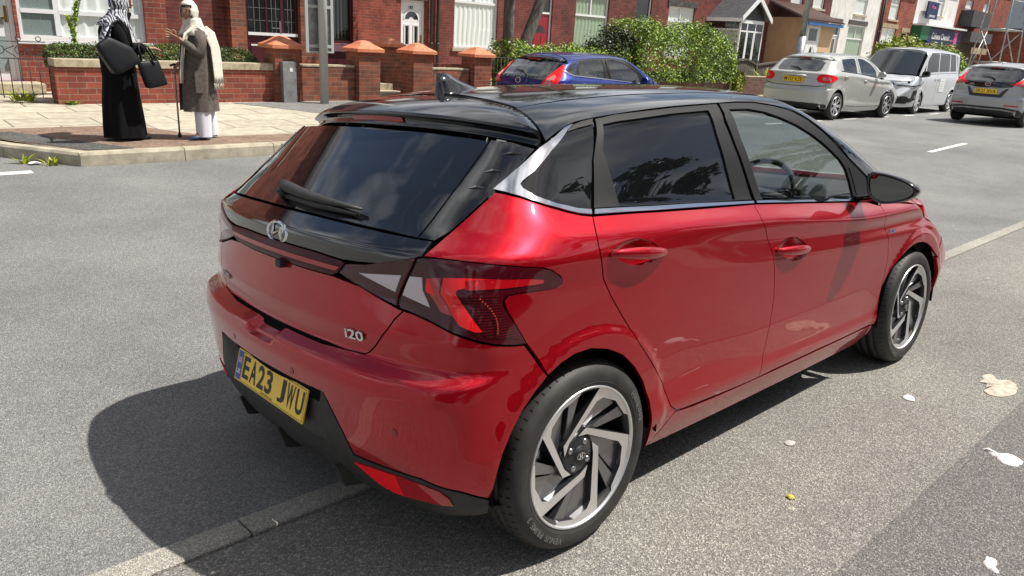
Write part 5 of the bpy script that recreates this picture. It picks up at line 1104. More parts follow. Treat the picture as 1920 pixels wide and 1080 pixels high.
terrace(17.95, 23.35, 'bk_dark', 'dark brick house with a green-curtained window above the blue hatchback', wins=[(18.66, 20.42, 1.1, 3.2, 2.36, (19.5,), 'netg')], doors=[(21.95, 22.92, 3.25, 'red', 'browndoor', None, 2.33)], up=[(18.8, 20.2)])
terrace(23.35, 27.4, 'bk_wine', 'wine red brick house whose white window shows above the tall green bush', wins=[(24.02, 25.78, 1.1, 3.02, 2.46, (24.9,), 'net')], up=[(24.2, 25.6)])
h = terrace(27.4, 32.6, 'bk_dark', 'dark brick house with the grey-sided white porch and small gabled roof', up=[(29.2, 30.6)])
# gabled porch
x0, x1, Y = 26.95, 28.75, 15.5
po = MB(); po.box(x0, x0 + .05, Y + .06, 16.995, .2, 2.28, 1); po.box(x0 - .004, x0 + .054, Y + .06, 16.995, 2.28, 2.33, 0); po.box(x0 + .01, x0 + .04, Y + .06, 16.995, 2.33, 2.62, 2); po.box(x0, x0 + .05, Y + .06, 16.995, 2.62, 2.85, 1)
for q in (x0, x0 + .50, x0 + 1.15, x1 - .06): po.box(q, q + .06, Y, Y + .06, .2, 2.62, 0)
po.box(x0, x1, Y - .004, Y + .064, 2.56, 2.70, 0); po.box(x0 + .06, x1 - .06, Y + .002, Y + .058, 2.22, 2.28, 0)
po.box(x0 + .06, x0 + .50, Y + .02, Y + .03, .3, 2.56, 2); po.box(x0 + .06, x0 + .50, Y + .01, Y + .018, .2, .36, 0); po.box(x0 + .56, x0 + 1.15, Y + .02, Y + .03, .3, 2.56, 2); po.box(x0 + 1.21, x1 - .06, Y + .02, Y + .03, 1.0, 2.56, 2); po.box(x0 + 1.21, x1 - .06, Y + .012, Y + .03, .2, 1.0, 0)
for q in (x0 + .58, x0 + 1.08): po.box(q, q + .07, Y + .008, Y + .018, .2, 2.22, 0)
po.box(x0 + .58, x0 + 1.15, Y + .008, Y + .018, .2, .5, 0)
po.box(x1 - .05, x1, Y + .06, 16.995, .2, 2.85, 1)
po.build('porch', [M['upvc'], M['grey'], M['pane']], h)
gr = MB(); zr = 3.62; xm = (x0 + x1) / 2
gr.add([(x0 - .25, Y - .2, 2.72), (xm, Y - .2, zr), (xm, 17, zr), (x0 - .25, 17, 2.72), (x1 + .25, Y - .2, 2.72), (x1 + .25, 17, 2.72)], [(0, 1, 2, 3), (1, 4, 5, 2)], 0)
for s in (-1, 1):
    a = (xm + s * 1.16, 2.70); b = (xm, zr + .02)
    gr.add([(a[0], Y - .23, a[1] - .08), (a[0], Y - .23, a[1] + .10), (b[0], Y - .23, b[1] + .03), (b[0], Y - .23, b[1] - .19), (a[0], Y - .19, a[1] - .08), (a[0], Y - .19, a[1] + .10), (b[0], Y - .19, b[1] + .03), (b[0], Y - .19, b[1] - .19)], [(0, 1, 2, 3), (4, 7, 6, 5), (0, 4, 5, 1), (1, 5, 6, 2), (2, 6, 7, 3), (3, 7, 4, 0)], 1)
gr.add([(x0, Y - .02, 2.71), (x1, Y - .02, 2.71), (xm, Y - .02, zr - .05)], [(0, 1, 2)], 2); gr.box(x0 - .30, x0 - .22, Y - .2, 17, 2.60, 2.74, 1)
gr.build('porch_roof', [M['slate'], M['upvc'], M['ink']], h)
# boarded extension house
h = terrace(32.6, 37.6, 'bk_dark', 'dark brick house with a tan boarded-up lean-to extension behind the lamp post', up=[(33.4, 34.6), (35.6, 36.8)])
e = MB(); x0, x1, Y = 31.7, 34.75, 15.3
e.box(x0, x0 + .05, Y + .05, 16.99, .2, 3.05, 0); e.box(x0, x0 + .35, Y, Y + .048, .2, 3.0, 0); e.box(x0 + .35, x0 + 1.75, Y + .002, Y + .05, .2, 2.9, 2); e.box(x0 + 1.75, x1, Y, Y + .048, .2, 2.9, 1)
e.box(x0 + .5, x0 + 1.55, Y - .03, Y, .25, 2.75, 3); e.box(x0 + .65, x0 + 1.4, Y - .04, Y - .031, 2.1, 2.62, 4)
n = 12; V = [(x0 + 1.02 + .16 * math.cos(2 * math.pi * k / n), Y - .04, 1.3 + .55 * math.sin(2 * math.pi * k / n)) for k in range(n)]; e.add(V, [tuple(range(n))[::-1]], 4)
e.build('boarded_extension', [M['tan'], M['peach'], M['upvc'], M['upvc'], M['pane']], h)
e = MB(); e.add([(x0 - .2, Y - .35, 2.98), (x1 + .3, Y - .35, 2.98), (x1 + .3, 17, 3.75), (x0 - .2, 17, 3.75), (x0 - .2, Y - .35, 2.92), (x1 + .3, Y - .35, 2.92), (x1 + .3, 17, 3.69), (x0 - .2, 17, 3.69)], [(0, 1, 2, 3), (4, 7, 6, 5), (0, 4, 5, 1), (0, 3, 7, 4), (1, 5, 6, 2)], 0)
for k in range(26): q = x0 - .15 + k * .13; e.bar((q, Y - .38, 2.97), (q, 17, 3.76), .032, 6, 1)
e.box(x0 - .1, x1 + .25, Y - .33, Y - .28, 2.76, 2.90, 2); e.build('lean_to_roof', [M['slate'], M['browntile'], M['bluef']], h)
# white house, red house, chemist, far block
terrace(37.6, 43.4, 'whitew', 'white painted brick house with dark stone lintels over door and window', wins=[(39.95, 42.0, 1.3, 3.15, 2.45, (41.0,), 'netg')], doors=[(38.0, 39.0, 3.12, 'glazed', 'upvc', None, 2.5)], up=[(40.3, 41.7)], pipes=())
pb = M['bk_mid']; h = terrace(43.4, 48.4, 'bk_red', 'red brick house between the white house and the shop with the blue fascia', wins=[(44.2, 46.15, 1.5, 3.22, 2.4, (45.2,), 'net')], doors=[(47.0, 48.0, 3.1, 'glazed', 'upvc', None, 2.4)], up=[(44.7, 46.0)], pipes=(43.75, 43.52), lintel='sandst')
h = terrace(48.4, 55.2, 'whitew', 'white corner shop with a navy chemist sign over the door', doors=[(49.6, 50.8, 2.4, 'none', 'upvc', None, None)], up=[(51.6, 52.8)], z1=6.2)
sg = MB(); sg.box(48.35, 49.6, 16.4, 17.0, 2.75, 3.55, 1); sg.box(49.6, 55.3, 16.4, 17.0, 2.62, 3.45, 0); sg.box(48.35, 55.5, 16.2, 17.0, 3.56, 3.66, 3)
V, F = textmesh('Cohens Chemist', .52, .012); V[:, 0] *= 3.1 / (V[:, 0].max() - V[:, 0].min()); sg.add(place(V, (51.7, 16.39, 3.04), (1, 0, 0), (0, 0, 1)), F, 2); sg.box(54.0, 54.5, 16.38, 16.395, 2.68, 3.40, 4)
sg.build('shop_fascia', [M['navy'], M['green'], M['upvc'], M['upvc'], M['pink']], h)
ps = MB(); ps.box(49.45, 51.15, 16.7, 16.8, 4.02, 5.0, 0); V, F = textmesh('pharmacy', .24, .004); ps.add(place(V, (50.3, 16.69, 4.18), (1, 0, 0), (0, 0, 1)), F, 1)
n = 10; V = [(50.35 + .36 * math.cos(k * .35), 16.69, 4.62 + .20 * math.sin(k * .35)) for k in range(n)] + [(50.62, 16.69, 4.85), (50.3, 16.69, 4.62)]; ps.add(V, [tuple(range(len(V)))[::-1]], 2); ps.build('projecting_sign', [M['navy'], M['upvc'], M['pink']], h)
h = empty('shop_building'); setp(h, 'low red brick building with flat grey roof at the far right, beyond the scaffold frame', 'building', 'houses across the road')
holed(55.2, 66, 0, 7, 17, .3, [(57, 61, .3, 2.9), (56.6, 58, 4.2, 5.6), (60.2, 61.6, 4.2, 5.6)], M['bk_red'], 'wall', h)
for a in (56.6, 60.2): window(h, a, a + 1.4, 4.2, 5.6, 17, tr=5.1, seed=int(a))
e = MB(); e.box(57, 61, 17.1, 17.2, .3, 2.9, 0)
for k in range(13): e.box(57, 61, 17.07, 17.098, .32 + k * .2, .49 + k * .2, 0)
e.box(56.8, 61.2, 16.3, 17.0, 2.95, 3.6, 1); e.box(57.4, 60.6, 16.25, 16.298, 2.2, 2.6, 2); e.box(56.0, 59.4, 16.2, 16.99, 3.9, 4.9, 3)
e.build('shop_front', [M['wood'], M['slate'], M['sandst'], M['trim']], h); body(h, 55.2, 66, 16.7, 7, 'bk_red'); roof(h, 55.2, 66, 17, 7)
h = empty('corner_building'); setp(h, 'red brick building with black sloping coping cut by the right edge of the photo', 'building', 'houses across the road')
holed(62.5, 80, 0, 3.9, 13.0, .3, [], M['bk_red'], 'wall', h); mb = MB(); mb.add([(62.5, 13, 0), (62.5, 22, 0), (62.5, 22, 3.9), (62.5, 13, 3.9)], [(0, 3, 2, 1)]); mb.build('side_wall', M['bk_red'], h)
mb = MB(); mb.box(62.2, 80, 12.7, 13.0, 3.6, 4.0, 0); mb.box(62.2, 80, 13.0, 22, 3.95, 4.1, 1); mb.build('roof', [M['ink'], M['slate']], h)
pipe(h, 63.4, 13, 4, 7); 
# scaffold
sc = MB(); P = [(54.0, 13.4), (57.4, 13.2), (54.5, 15.4), (57.0, 15.6)]; top = (55.8, 14.4, 6.5); r = random.Random(2)
for x, y in P: sc.bar((x, y, .2), (x * .62 + top[0] * .38, y * .62 + top[1] * .38, 7.2), .045, 8)
for z in (1.7, 3.7):
    for (a, b) in ((0, 1), (1, 3), (3, 2), (2, 0)):
        k = z / 7.2 * .38; q = lambda i: (P[i][0] * (1 - k) + top[0] * k, P[i][1] * (1 - k) + top[1] * k, z); sc.bar(q(a), q(b), .045, 8); 
        if z > 2: sc.bar(q(a), (P[b][0] * .95 + top[0] * .05, P[b][1] * .95 + top[1] * .05, .9), .035, 8)
for k in range(5): sc.bar((54.0 + r.uniform(-.5, 3.5), 13.3, 3.5 + r.uniform(0, 2)), (54.5 + r.uniform(-.5, 3.5), 13.5, 5.2 + r.uniform(0, 2)), .035, 8)
setp(sc.build('scaffold_frame', M['galv']), 'leaning tubular steel scaffold frame in front of the far shops', 'scaffolding')

# ------------------------------------------------------------------ garden walls, pillars
def gwall(x0, x1, y, z0, z1, label, bk='bk_garden', cop=.09, ov=.03, t=.24, copm='coping'):
    h = empty('garden_wall'); setp(h, label, 'wall', 'front garden walls')
    mb = MB(); mb.box(x0, x1, y, y + t, z0 - .3, z1); mb.build('brickwork', M[bk], h)
    if cop:
        c = MB(); q = x0
        while q < x1 - .05: e_ = min(q + .9, x1); c.box(q + .002, e_ - .002, y - ov, y + t + ov, z1 + .001, z1 + cop); q = e_
        c.build('coping', M[copm], h, bevel=.006)
def pillar(x, y, z1, label, w=.44, bk='bk_orange', z0=-.1):
    h = empty('brick_pillar', (x, y, 0)); setp(h, label, 'pillar', 'brick gate pillars'); a = w / 2
    mb = MB(); mb.box(-a, a, -a, a, z0, z1); mb.build('brickwork', M[bk], h)
    c = MB(); b = a + .06; pr = [(b, 0), (b, .055), (b * .80, .085), (b * .55, .125), (b * .32, .175), (.03, .195)]; V = []
    for r_, hh in pr: V += [(-r_, -r_, z1 + hh), (r_, -r_, z1 + hh), (r_, r_, z1 + hh), (-r_, r_, z1 + hh)]
    F = [(4 * i + k, 4 * i + (k + 1) % 4, 4 * i + 4 + (k + 1) % 4, 4 * i + 4 + k) for i in range(len(pr) - 1) for k in range(4)] + [(3, 2, 1, 0), tuple(range(4 * len(pr) - 4, 4 * len(pr)))]
    c.add(V, F); c.build('pyramid_cap', M['terra'], h)
gwall(.90, 4.12, 10.0, .2, .705, 'low bright red brick wall with pale coping behind the two women', 'bk_red', .105, .03, .3)
gwall(4.52, 5.64, 10.02, .2, .775, 'mottled brick wall with thin coping behind the round grey post', 'bk_orange', .035, .01, .22)
gwall(7.32, 8.28, 10.02, .2, .765, 'short brick wall with thin coping just behind the roof aerial of the red car', 'bk_orange', .035, .01, .22)
pillar(4.30, 10.12, 1.06, 'brick pillar with terracotta cap beside the small grey utility post')
pillar(5.88, 10.12, 1.05, 'brick pillar with terracotta cap just right of the round grey post')
pillar(7.06, 10.12, 1.05, 'brick pillar with terracotta cap in front of the white door marked 187')
pillar(8.55, 10.12, 1.03, 'brick pillar with terracotta cap below the big net-curtained window', bk='bk_garden')
pillar(7.46, 11.75, 1.12, 'rear brick pillar with terracotta cap, set back in the gateway')
mb = MB(); mb.box(7.65, 9.6, 11.8, 12.0, .2, .80); setp(mb.build('inner_wall', M['bk_garden']), 'low inner brick wall running back from the gateway pillars', 'wall')
st = MB(); st.box(5.9, 7.1, 10.4, 11.4, .15, .30); st.box(5.9, 7.1, 11.0, 12.2, .15, .42); setp(st.build('stone_steps', M['coping'], bevel=.01), 'pale stone steps in the gateway between two capped pillars', 'steps')
gwall(13.4, 18.4, 10.3, 0, .62, 'low dark brick wall under the tall green bush', 'bk_old', .06, .02, .24, 'stone')
gwall(18.75, 25.5, 10.2, 0, .72, 'brown brick wall with plants on top, left of the pale gold hatchback', 'bk_old', .03, .0, .24)
# utility post, sign post
h = empty('utility_post', (4.28, 9.86, 0)); setp(h, 'short grey square utility post against the garden wall', 'post')
mb = MB(); mb.box(-.12, .12, -.07, .07, .15, .86); mb.build('shaft', M['galv'], h, bevel=.012); mb = MB(); mb.box(.0, .05, -.074, -.0705, .70, .76); mb.build('small_label', M['upvc'], h)
h = empty('sign_post', (4.80, 9.60, 0)); setp(h, 'round grey metal sign post with the back of a sign board fixed to it', 'sign')
mb = MB(); mb.bar((0, 0, .1), (0, 0, 4.2), .072, 20); mb.build('pole', M['grey'], h)
mb = MB(); ex = .43; mb.box(-.27, .24, .10, .112, 1.02, 1.98, 0)
for a, b, c, d in ((-.27, -.22, 1.02, 1.98), (.19, .24, 1.02, 1.98), (-.22, .19, 1.93, 1.98), (-.22, .19, 1.72, 1.77), (-.22, .19, 1.10, 1.15), (-.22, .19, 1.02, 1.045)): mb.box(a, b, .07, .099, c, d, 1)
mb.build('sign_board', [M['galv'], M['grey']], h)
h = empty('lamp_post', (19.95, 9.1, 0)); setp(h, 'tall blue-grey lamp post in front of the tan boarded extension', 'lamp post')
mb = MB(); mb.bar((0, 0, 0), (0, 0, 1.95), .125, 20); mb.bar((0, 0, 1.95), (0, 0, 8), .085, 16); mb.tube([(0, 0, 7.9), (0, -.6, 8.3), (0, -1.6, 8.4)], .05, 10); mb.build('column', M['galv'], h)
mb = MB(); mb.box(-.2, .2, -2.3, -1.5, 8.33, 8.45); mb.build('lantern', M['grey'], h, bevel=.03)
# wooden fence
h = empty('timber_fence'); setp(h, 'weathered arched timber fence panels behind the brown brick wall', 'fence')
for (a, b) in ((19.4, 20.9), (21.0, 25.6)):
    p_ = MB(); q = a
    while q < b: u = (q - a) / (b - a); p_.box(q, q + .115, 11.0, 11.03, .2, 1.02 + .16 * math.sin(math.pi * u)); q += .125
    V = []
    for k in range(13): u = k / 12; z = 1.03 + .16 * math.sin(math.pi * u); x = a + (b - a) * u; V += [(x, 10.96, z), (x, 11.05, z), (x, 11.05, z + .05), (x, 10.96, z + .05)]
    p_.add(V, [(4 * i + k, 4 * i + 4 + k, 4 * i + 4 + (k + 1) % 4, 4 * i + (k + 1) % 4) for i in range(12) for k in range(4)]); p_.build('fence_panel', M['wood'], h)
for x in (19.35, 20.95, 25.65): p_ = MB(); p_.box(x - .05, x + .05, 10.97, 11.07, 0, 1.2); p_.build('fence_post', M['wood'], h)
# iron railings at the left edge, gate near the tree
def railing(x0, x1, y, z0, z1, label, scroll=True, step=.115):
    h = MB(); q = x0
    while q <= x1: h.bar((q, y, z0), (q, y, z1), .006, 6); q += step
    h.bar((x0, y, z1 - .0), (x1, y, z1 - .0), .009, 6); h.bar((x0, y, z0 + .05), (x1, y, z0 + .05), .009, 6)
    if scroll:
        h.bar((x0, y, z1 + .22), (x1, y, z1 + .22), .007, 6); q = x0 + .12
        while q < x1 - .05:
            for r_, c in ((.055, z1 + .11), (.03, z1 + .26)):
                pts = [(q + r_ * math.cos(t), y, c + r_ * math.sin(t)) for t in np.linspace(0, 2 * math.pi, 13)]; h.tube(pts, .006, 5)
            h.bar((q + .055, y, z1 + .11), (q + .18, y, z1 + .16), .006, 5); h.bar((q + .055, y, z1 + .11), (q + .18, y, z1 + .02), .006, 5); q += .235
    return setp(h.build('iron_gate', M['iron']), label, 'gate')
railing(-.75, .86, 10.12, .28, .80, 'rusty scrolled iron gate in front of the white front door at the left edge')
railing(8.95, 9.5, 10.15, .25, 1.03, 'small black iron gate between the last capped pillar and the forked tree', False, .1)
# ------------------------------------------------------------------ plants
def leafmats(name, cols):
    o = []
    for i, c in enumerate(cols):
        m = mat('%s_leaf_%d' % (name, i), c, .45, spec=.4); p = m.node_tree.nodes['Principled BSDF']
        try: p.inputs['Transmission Weight'].default_value = 0; p.inputs['Subsurface Weight'].default_value = 0
        except Exception: pass
        o.append(m)
    return o
LM = {'box': leafmats('box', [(.035, .065, .014), (.075, .125, .02), (.15, .21, .035)]), 'privet': leafmats('privet', [(.075, .13, .018), (.19, .31, .03), (.34, .46, .05)]), 'dark': leafmats('dark', [(.02, .035, .012), (.035, .055, .018), (.07, .09, .03)]),
      'lime': leafmats('lime', [(.16, .22, .02), (.30, .36, .03), (.42, .44, .04)]), 'tree': leafmats('tree', [(.03, .055, .015), (.05, .09, .02), (.09, .13, .03)]), 'flower': leafmats('flower', [(.5, .08, .05), (.55, .42, .05), (.5, .4, .38)])}
def leaves(name, pts, nrm, size, mats_, parent, seed=0, w=(.4, .4, .2), asp=.55, jit=.8):
    rg = np.random.default_rng(seed); n = len(pts); pts = np.asarray(pts)
    d = rg.normal(size=(n, 3)); d[:, 2] = np.abs(d[:, 2]) * .6; d = d * jit + nrm; d /= np.linalg.norm(d, axis=1, keepdims=True)
    a = np.cross(d, rg.normal(size=(n, 3))); a /= np.linalg.norm(a, axis=1, keepdims=True); b = np.cross(d, a); s = size * rg.uniform(.6, 1.3, (n, 1))
    V = np.stack([pts - b * s * .5, pts + a * s * asp * .5 + d * s * .1, pts + b * s * .5, pts - a * s * asp * .5 + d * s * .1], 1).reshape(-1, 3)
    me = bpy.data.meshes.new(name); me.vertices.add(4 * n); me.vertices.foreach_set('co', V.ravel()); me.loops.add(4 * n); me.loops.foreach_set('vertex_index', np.arange(4 * n)); me.polygons.add(n)
    me.polygons.foreach_set('loop_start', np.arange(n) * 4); me.polygons.foreach_set('loop_total', np.full(n, 4))
    cl = np.sin(pts[:, 0] * 7) + np.sin(pts[:, 1] * 9 + 1) + np.sin(pts[:, 2] * 8 + pts[:, 0] * 3)     # clumps of lighter and darker growth
    q = rg.random(n) + .12 * cl; c = np.cumsum(w) / np.sum(w); mi = np.where(q < c[0], 0, np.where(q < c[1], 1, 2))
    me.polygons.foreach_set('material_index', mi.astype(int)); me.update(); me.validate()
    return lmesh(name, me, mats_, parent)
def boxy(x0, x1, y0, y1, z0, zt, n, seed, thick=.10, rough=.03, rnd=.1):
    """points on/inside the skin of a boxy hedge; zt(x, y) is the top height"""
    rg = np.random.default_rng(seed); P = []; Nn = []
    while len(P) < n:
        x = rg.uniform(x0, x1); y = rg.uniform(y0, y1); top = zt(x, y)
        if rg.random() < .45: f = 'T'
        else: f = 'S'
        t = abs(rg.normal()) * thick
        if f == 'T': z = top - t + rg.normal() * rough; nn = (0, 0, 1)
        else:
            z = rg.uniform(z0, top); k = rg.random(); 
            if k < .7: y = y0 + t + rg.normal() * rough; nn = (0, -1, .3)
            elif k < .85: x = x0 + t + rg.normal() * rough; nn = (-1, 0, .3)
            else: x = x1 - t + rg.normal() * rough; nn = (1, 0, .3)
        e = min(x - x0, x1 - x, 10); ey = y - y0
        cut = max(0, rnd - e) + max(0, rnd - ey)
        if z > zt(x, y) - cut * .8: z -= cut * .8
        P.append((x, y, z)); Nn.append(nn)
    return np.array(P), np.array(Nn, float)
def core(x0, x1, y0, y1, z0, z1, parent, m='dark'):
    b = MB(); b.box(x0, x1, y0, y1, z0, z1); return b.build('dark_core', LM[m][0], parent)  # plain dark box, its colour standing in for shade deep among the leaves
wob = lambda a, b, *fs: (lambda x, y: a + b * sum(math.sin(f * x + i * 1.7 + .6 * y * f) for i, f in enumerate(fs)))
def shrub(name, label, cat, box, zt, n, seed, size, kind, w, group=None, thick=.1, rough=.03, rnd=.1, inset_=.12, flowers=0):
    h = empty(name); setp(h, label, cat, group); x0, x1, y0, y1, z0 = box; P, Nn = boxy(x0, x1, y0, y1, z0, zt, n, seed, thick, rough, rnd)
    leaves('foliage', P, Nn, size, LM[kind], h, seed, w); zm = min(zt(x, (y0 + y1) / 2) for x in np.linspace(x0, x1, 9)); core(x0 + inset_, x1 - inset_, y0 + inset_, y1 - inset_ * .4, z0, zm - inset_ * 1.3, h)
    if flowers: P, Nn = boxy(x0, x1, y0, y1, z0, zt, flowers, seed + 5, .02, rough * 1.2, rnd); leaves('blossom', P, Nn, size * 1.2, LM['flower'], h, seed, (.3, .4, .3), .9)
    return h
shrub('box_hedge', 'dark clipped box hedge along the low wall, behind both women', 'hedge', (.93, 3.98, 10.28, 10.75, .66), wob(1.01, .012, 3, 7, 13), 15000, 1, .034, 'box', (.35, .4, .25), thick=.04, rough=.012, rnd=.13)
shrub('flowering_hedge', 'loose green hedge with small yellow flowers above the dark blue hatchback', 'hedge', (9.75, 13.75, 10.35, 11.2, .3), wob(1.30, .05, 1.3, 3.1, 6.5), 9000, 2, .07, 'privet', (.35, .4, .25), thick=.12, rough=.05, flowers=60)
shrub('privet_bush', 'tall bright green bush bulging over the low dark wall', 'bush', (13.9, 18.5, 10.15, 11.5, .55), lambda x, y: 1.78 + .10 * math.sin(2.3 * x) + .07 * math.sin(5.1 * x + y) + .25 * math.exp(-((x - 14.8) / .6) ** 2) + .22 * math.exp(-((x - 16.9) / .8) ** 2) - .9 * max(0, (x - 18.0)), 26000, 3, .065, 'privet', (.30, .42, .28), thick=.16, rough=.07, rnd=.25, inset_=.3)
shrub('dark_bush', 'dark leafy bush at the left end of the bright green bush', 'bush', (13.0, 14.3, 10.4, 11.4, .4), lambda x, y: 1.78 + .10 * math.sin(6 * x) - .4 * abs(x - 13.7), 6000, 4, .07, 'dark', (.4, .4, .2), thick=.15, rough=.07, rnd=.25)
shrub('lime_shrub', 'small yellow-green shrub at the right foot of the bright green bush', 'shrub', (18.35, 18.78, 10.0, 10.3, .0), wob(.78, .06, 9, 14), 1500, 5, .06, 'lime', (.3, .4, .3), thick=.1, rough=.03)
for i, (a, b, c, k, nf) in enumerate(((26.8, 29.6, 1.55, 'privet', 10), (29.2, 31.6, 2.15, 'lime', 0), (31.5, 33.6, 1.7, 'privet', 160), (33.3, 36.5, 2.0, 'privet', 50))):
    shrub('garden_shrub', ('dark green shrub behind the windscreen of the silver people carrier', 'tall yellow-green shrub behind the silver people carrier roof', 'shrub dotted with pale blossom behind the silver people carrier', 'rounded green shrub with a few red flowers, right of the blossom shrub')[i], 'shrub', (a, b, 9.6, 11, .2), (lambda c: (lambda x, y: c + .18 * math.sin(3.1 * x) + .1 * math.sin(7.7 * x)))(c - (.25 if i == 0 else 0)), 5000, 20 + i, .13, ('dark', 'lime', 'privet', 'privet')[i], (.35, .4, .25), 'shrubs in the far garden', thick=.25, rough=.1, rnd=.5, inset_=.35, flowers=nf)
# spiky plant above the box hedge
h = empty('climbing_stem'); setp(h, 'tall leafy green stem rising from the box hedge against the white window', 'plant')
mb = MB(); pts = [(1.32, 10.6, .9), (1.33, 10.58, 1.15), (1.40, 10.55, 1.4), (1.50, 10.55, 1.75)]; mb.tube(pts, [.012, .01, .008, .004], 6); mb.tube([(1.33, 10.58, 1.12), (1.27, 10.56, 1.25), (1.26, 10.56, 1.38)], [.008, .006, .004], 6); mb.build('stem', LM['box'][1], h)
rg = np.random.default_rng(3); P = []
for k in range(520): t = rg.random() ** .8; x = np.interp(t, [0, .35, .7, 1], [1.32, 1.33, 1.40, 1.50]); P.append((x + rg.normal() * .022, 10.57 + rg.normal() * .02, .95 + .82 * t))
for k in range(120): t = rg.random(); P.append((1.33 - .07 * t + rg.normal() * .015, 10.56, 1.12 + .27 * t))
leaves('foliage', P, np.array([0, -.6, .5]), .045, LM['privet'], h, 3, (.3, .5, .2))
def tuft(name, label, x, y, z, n, hgt, spread, kind, seed, group=None):
    rg = np.random.default_rng(seed); V = []; F = []; mi = []
    for k in range(n):
        a = rg.uniform(0, 6.28); r = spread * rg.random() ** .5 * .5; bx, by = x + r * math.cos(a), y + r * math.sin(a); L = hgt * rg.uniform(.5, 1.1); lean = rg.uniform(.2, 1.0) * spread; w_ = .012 + .01 * rg.random()
        b = len(V); c, s = math.cos(a), math.sin(a)
        for t in (0, .4, .75, 1): ww = w_ * (1 - t * .9) * (1 + 1.5 * t * (1 - t)); V += [(bx + c * lean * t * t - s * ww, by + s * lean * t * t + c * ww, z + L * (t - .25 * t * t)), (bx + c * lean * t * t + s * ww, by + s * lean * t * t - c * ww, z + L * (t - .25 * t * t))]
        F += [(b + 2 * i, b + 2 * i + 1, b + 2 * i + 3, b + 2 * i + 2) for i in range(3)]; mi += [int(rg.integers(0, 3))] * 3
    return setp(obj(name, V, F, LM[kind], None, True, mi), label, 'plant', group)
tuft('weed', 'small green weed at the kerb corner, left clump', -.20, 6.42, .0, 16, .10, .10, 'lime', 1, 'weeds at the kerb corner')
tuft('weed', 'small green weed at the kerb corner, right clump nearest the kerb stone', .0, 6.22, .0, 18, .10, .10, 'lime', 2, 'weeds at the kerb corner')
tuft('weed', 'bushy green weeds growing behind the scrolled iron gate', .55, 10.4, .22, 70, .17, .3, 'lime', 3)
tuft('weed', 'dry weeds at the foot of the left wall end', 1.05, 9.93, .2, 22, .08, .16, 'privet', 4)
tuft('garden_grass', 'spiky long grass on top of the brown brick wall', 20.6, 10.45, .66, 60, .45, .7, 'lime', 5)
tuft('garden_grass', 'low leafy plant on the left end of the brown brick wall', 18.95, 10.4, .66, 50, .25, .4, 'lime', 6)
mb = MB(); rg_ = random.Random(3); 
for k in range(1): pass
V = []; r = random.Random(8); pts = [(-.13 + .07 * math.cos(a) * r.uniform(.7, 1.2), 6.30 + .05 * math.sin(a) * r.uniform(.7, 1.2), .012 + r.uniform(0, .02)) for a in np.linspace(0, 5.6, 9)] + [(-.13, 6.3, .035)]
setp(obj('litter', pts, [(i, (i + 1) % 9, 9) for i in range(9)], M['tissue']), 'crumpled white litter between the two kerb weeds', 'litter')
# forked tree
def tree(x, y, z0, label, limbs, crown, seed, group=None, n=5000, size=.11, kind='tree', rad=.12):
    h = empty('street_tree'); setp(h, label, 'tree', group); mb = MB(); tips = []
    for pts, rr in limbs: mb.tube([(x + a, y + b, z0 + c) for a, b, c in pts], rr, 10); tips.append((x + pts[-1][0], y + pts[-1][1], z0 + pts[-1][2]))
    rg = np.random.default_rng(seed); cx, cy, cz, rx, ry, rz_ = crown; cl = []
    for k in range(34):
        d = rg.normal(size=3); d /= np.linalg.norm(d); r = rg.uniform(.45, 1.0); c = np.array([x + cx, y + cy, z0 + cz]) + d * [rx, ry, rz_] * r; cl.append(c)
        t0 = tips[int(rg.integers(len(tips)))]; mid = (np.array(t0) + c) / 2 + rg.normal(size=3) * .15; mb.tube([t0, mid, c], [.035, .02, .006], 5)
    mb.build('trunk', M['bark'], h); P = []
    for c in cl:
        for k in range(n // 34): d = rg.normal(size=3); d /= np.linalg.norm(d); P.append(c + d * rg.uniform(.1, 1) ** .5 * [.55, .55, .38] * rg.uniform(.5, 1.1))
    leaves('crown', P, np.array([0, 0, .5]), size, LM[kind], h, seed, (.35, .4, .25)); return h
M['bark'] = mat('bark', (.10, .085, .07), .9); noisy(M['bark'], (.055, .045, .036), (.17, .15, .125), 7, 8, .7, stretch=(3, 3, .6), bump=.8, bscale=30, dist=.02)
tree(10.05, 10.75, .2, 'forked dark trunk street tree rising out of the hedge', [([(0, 0, 0), (-.02, 0, .5), (-.10, 0, 1.3), (-.12, 0, 2.2), (-.3, .1, 3.4), (-.8, .2, 4.6)], [.17, .15, .13, .12, .09, .05]), ([(.05, 0, 0), (.16, 0, .45), (.45, 0, 1.2), (.85, 0, 2.1), (1.2, 0, 3.2), (1.7, -.2, 4.5)], [.18, .16, .14, .125, .09, .05])], (.6, 0, 5.6, 2.4, 2.0, 1.4), 5, n=7000)
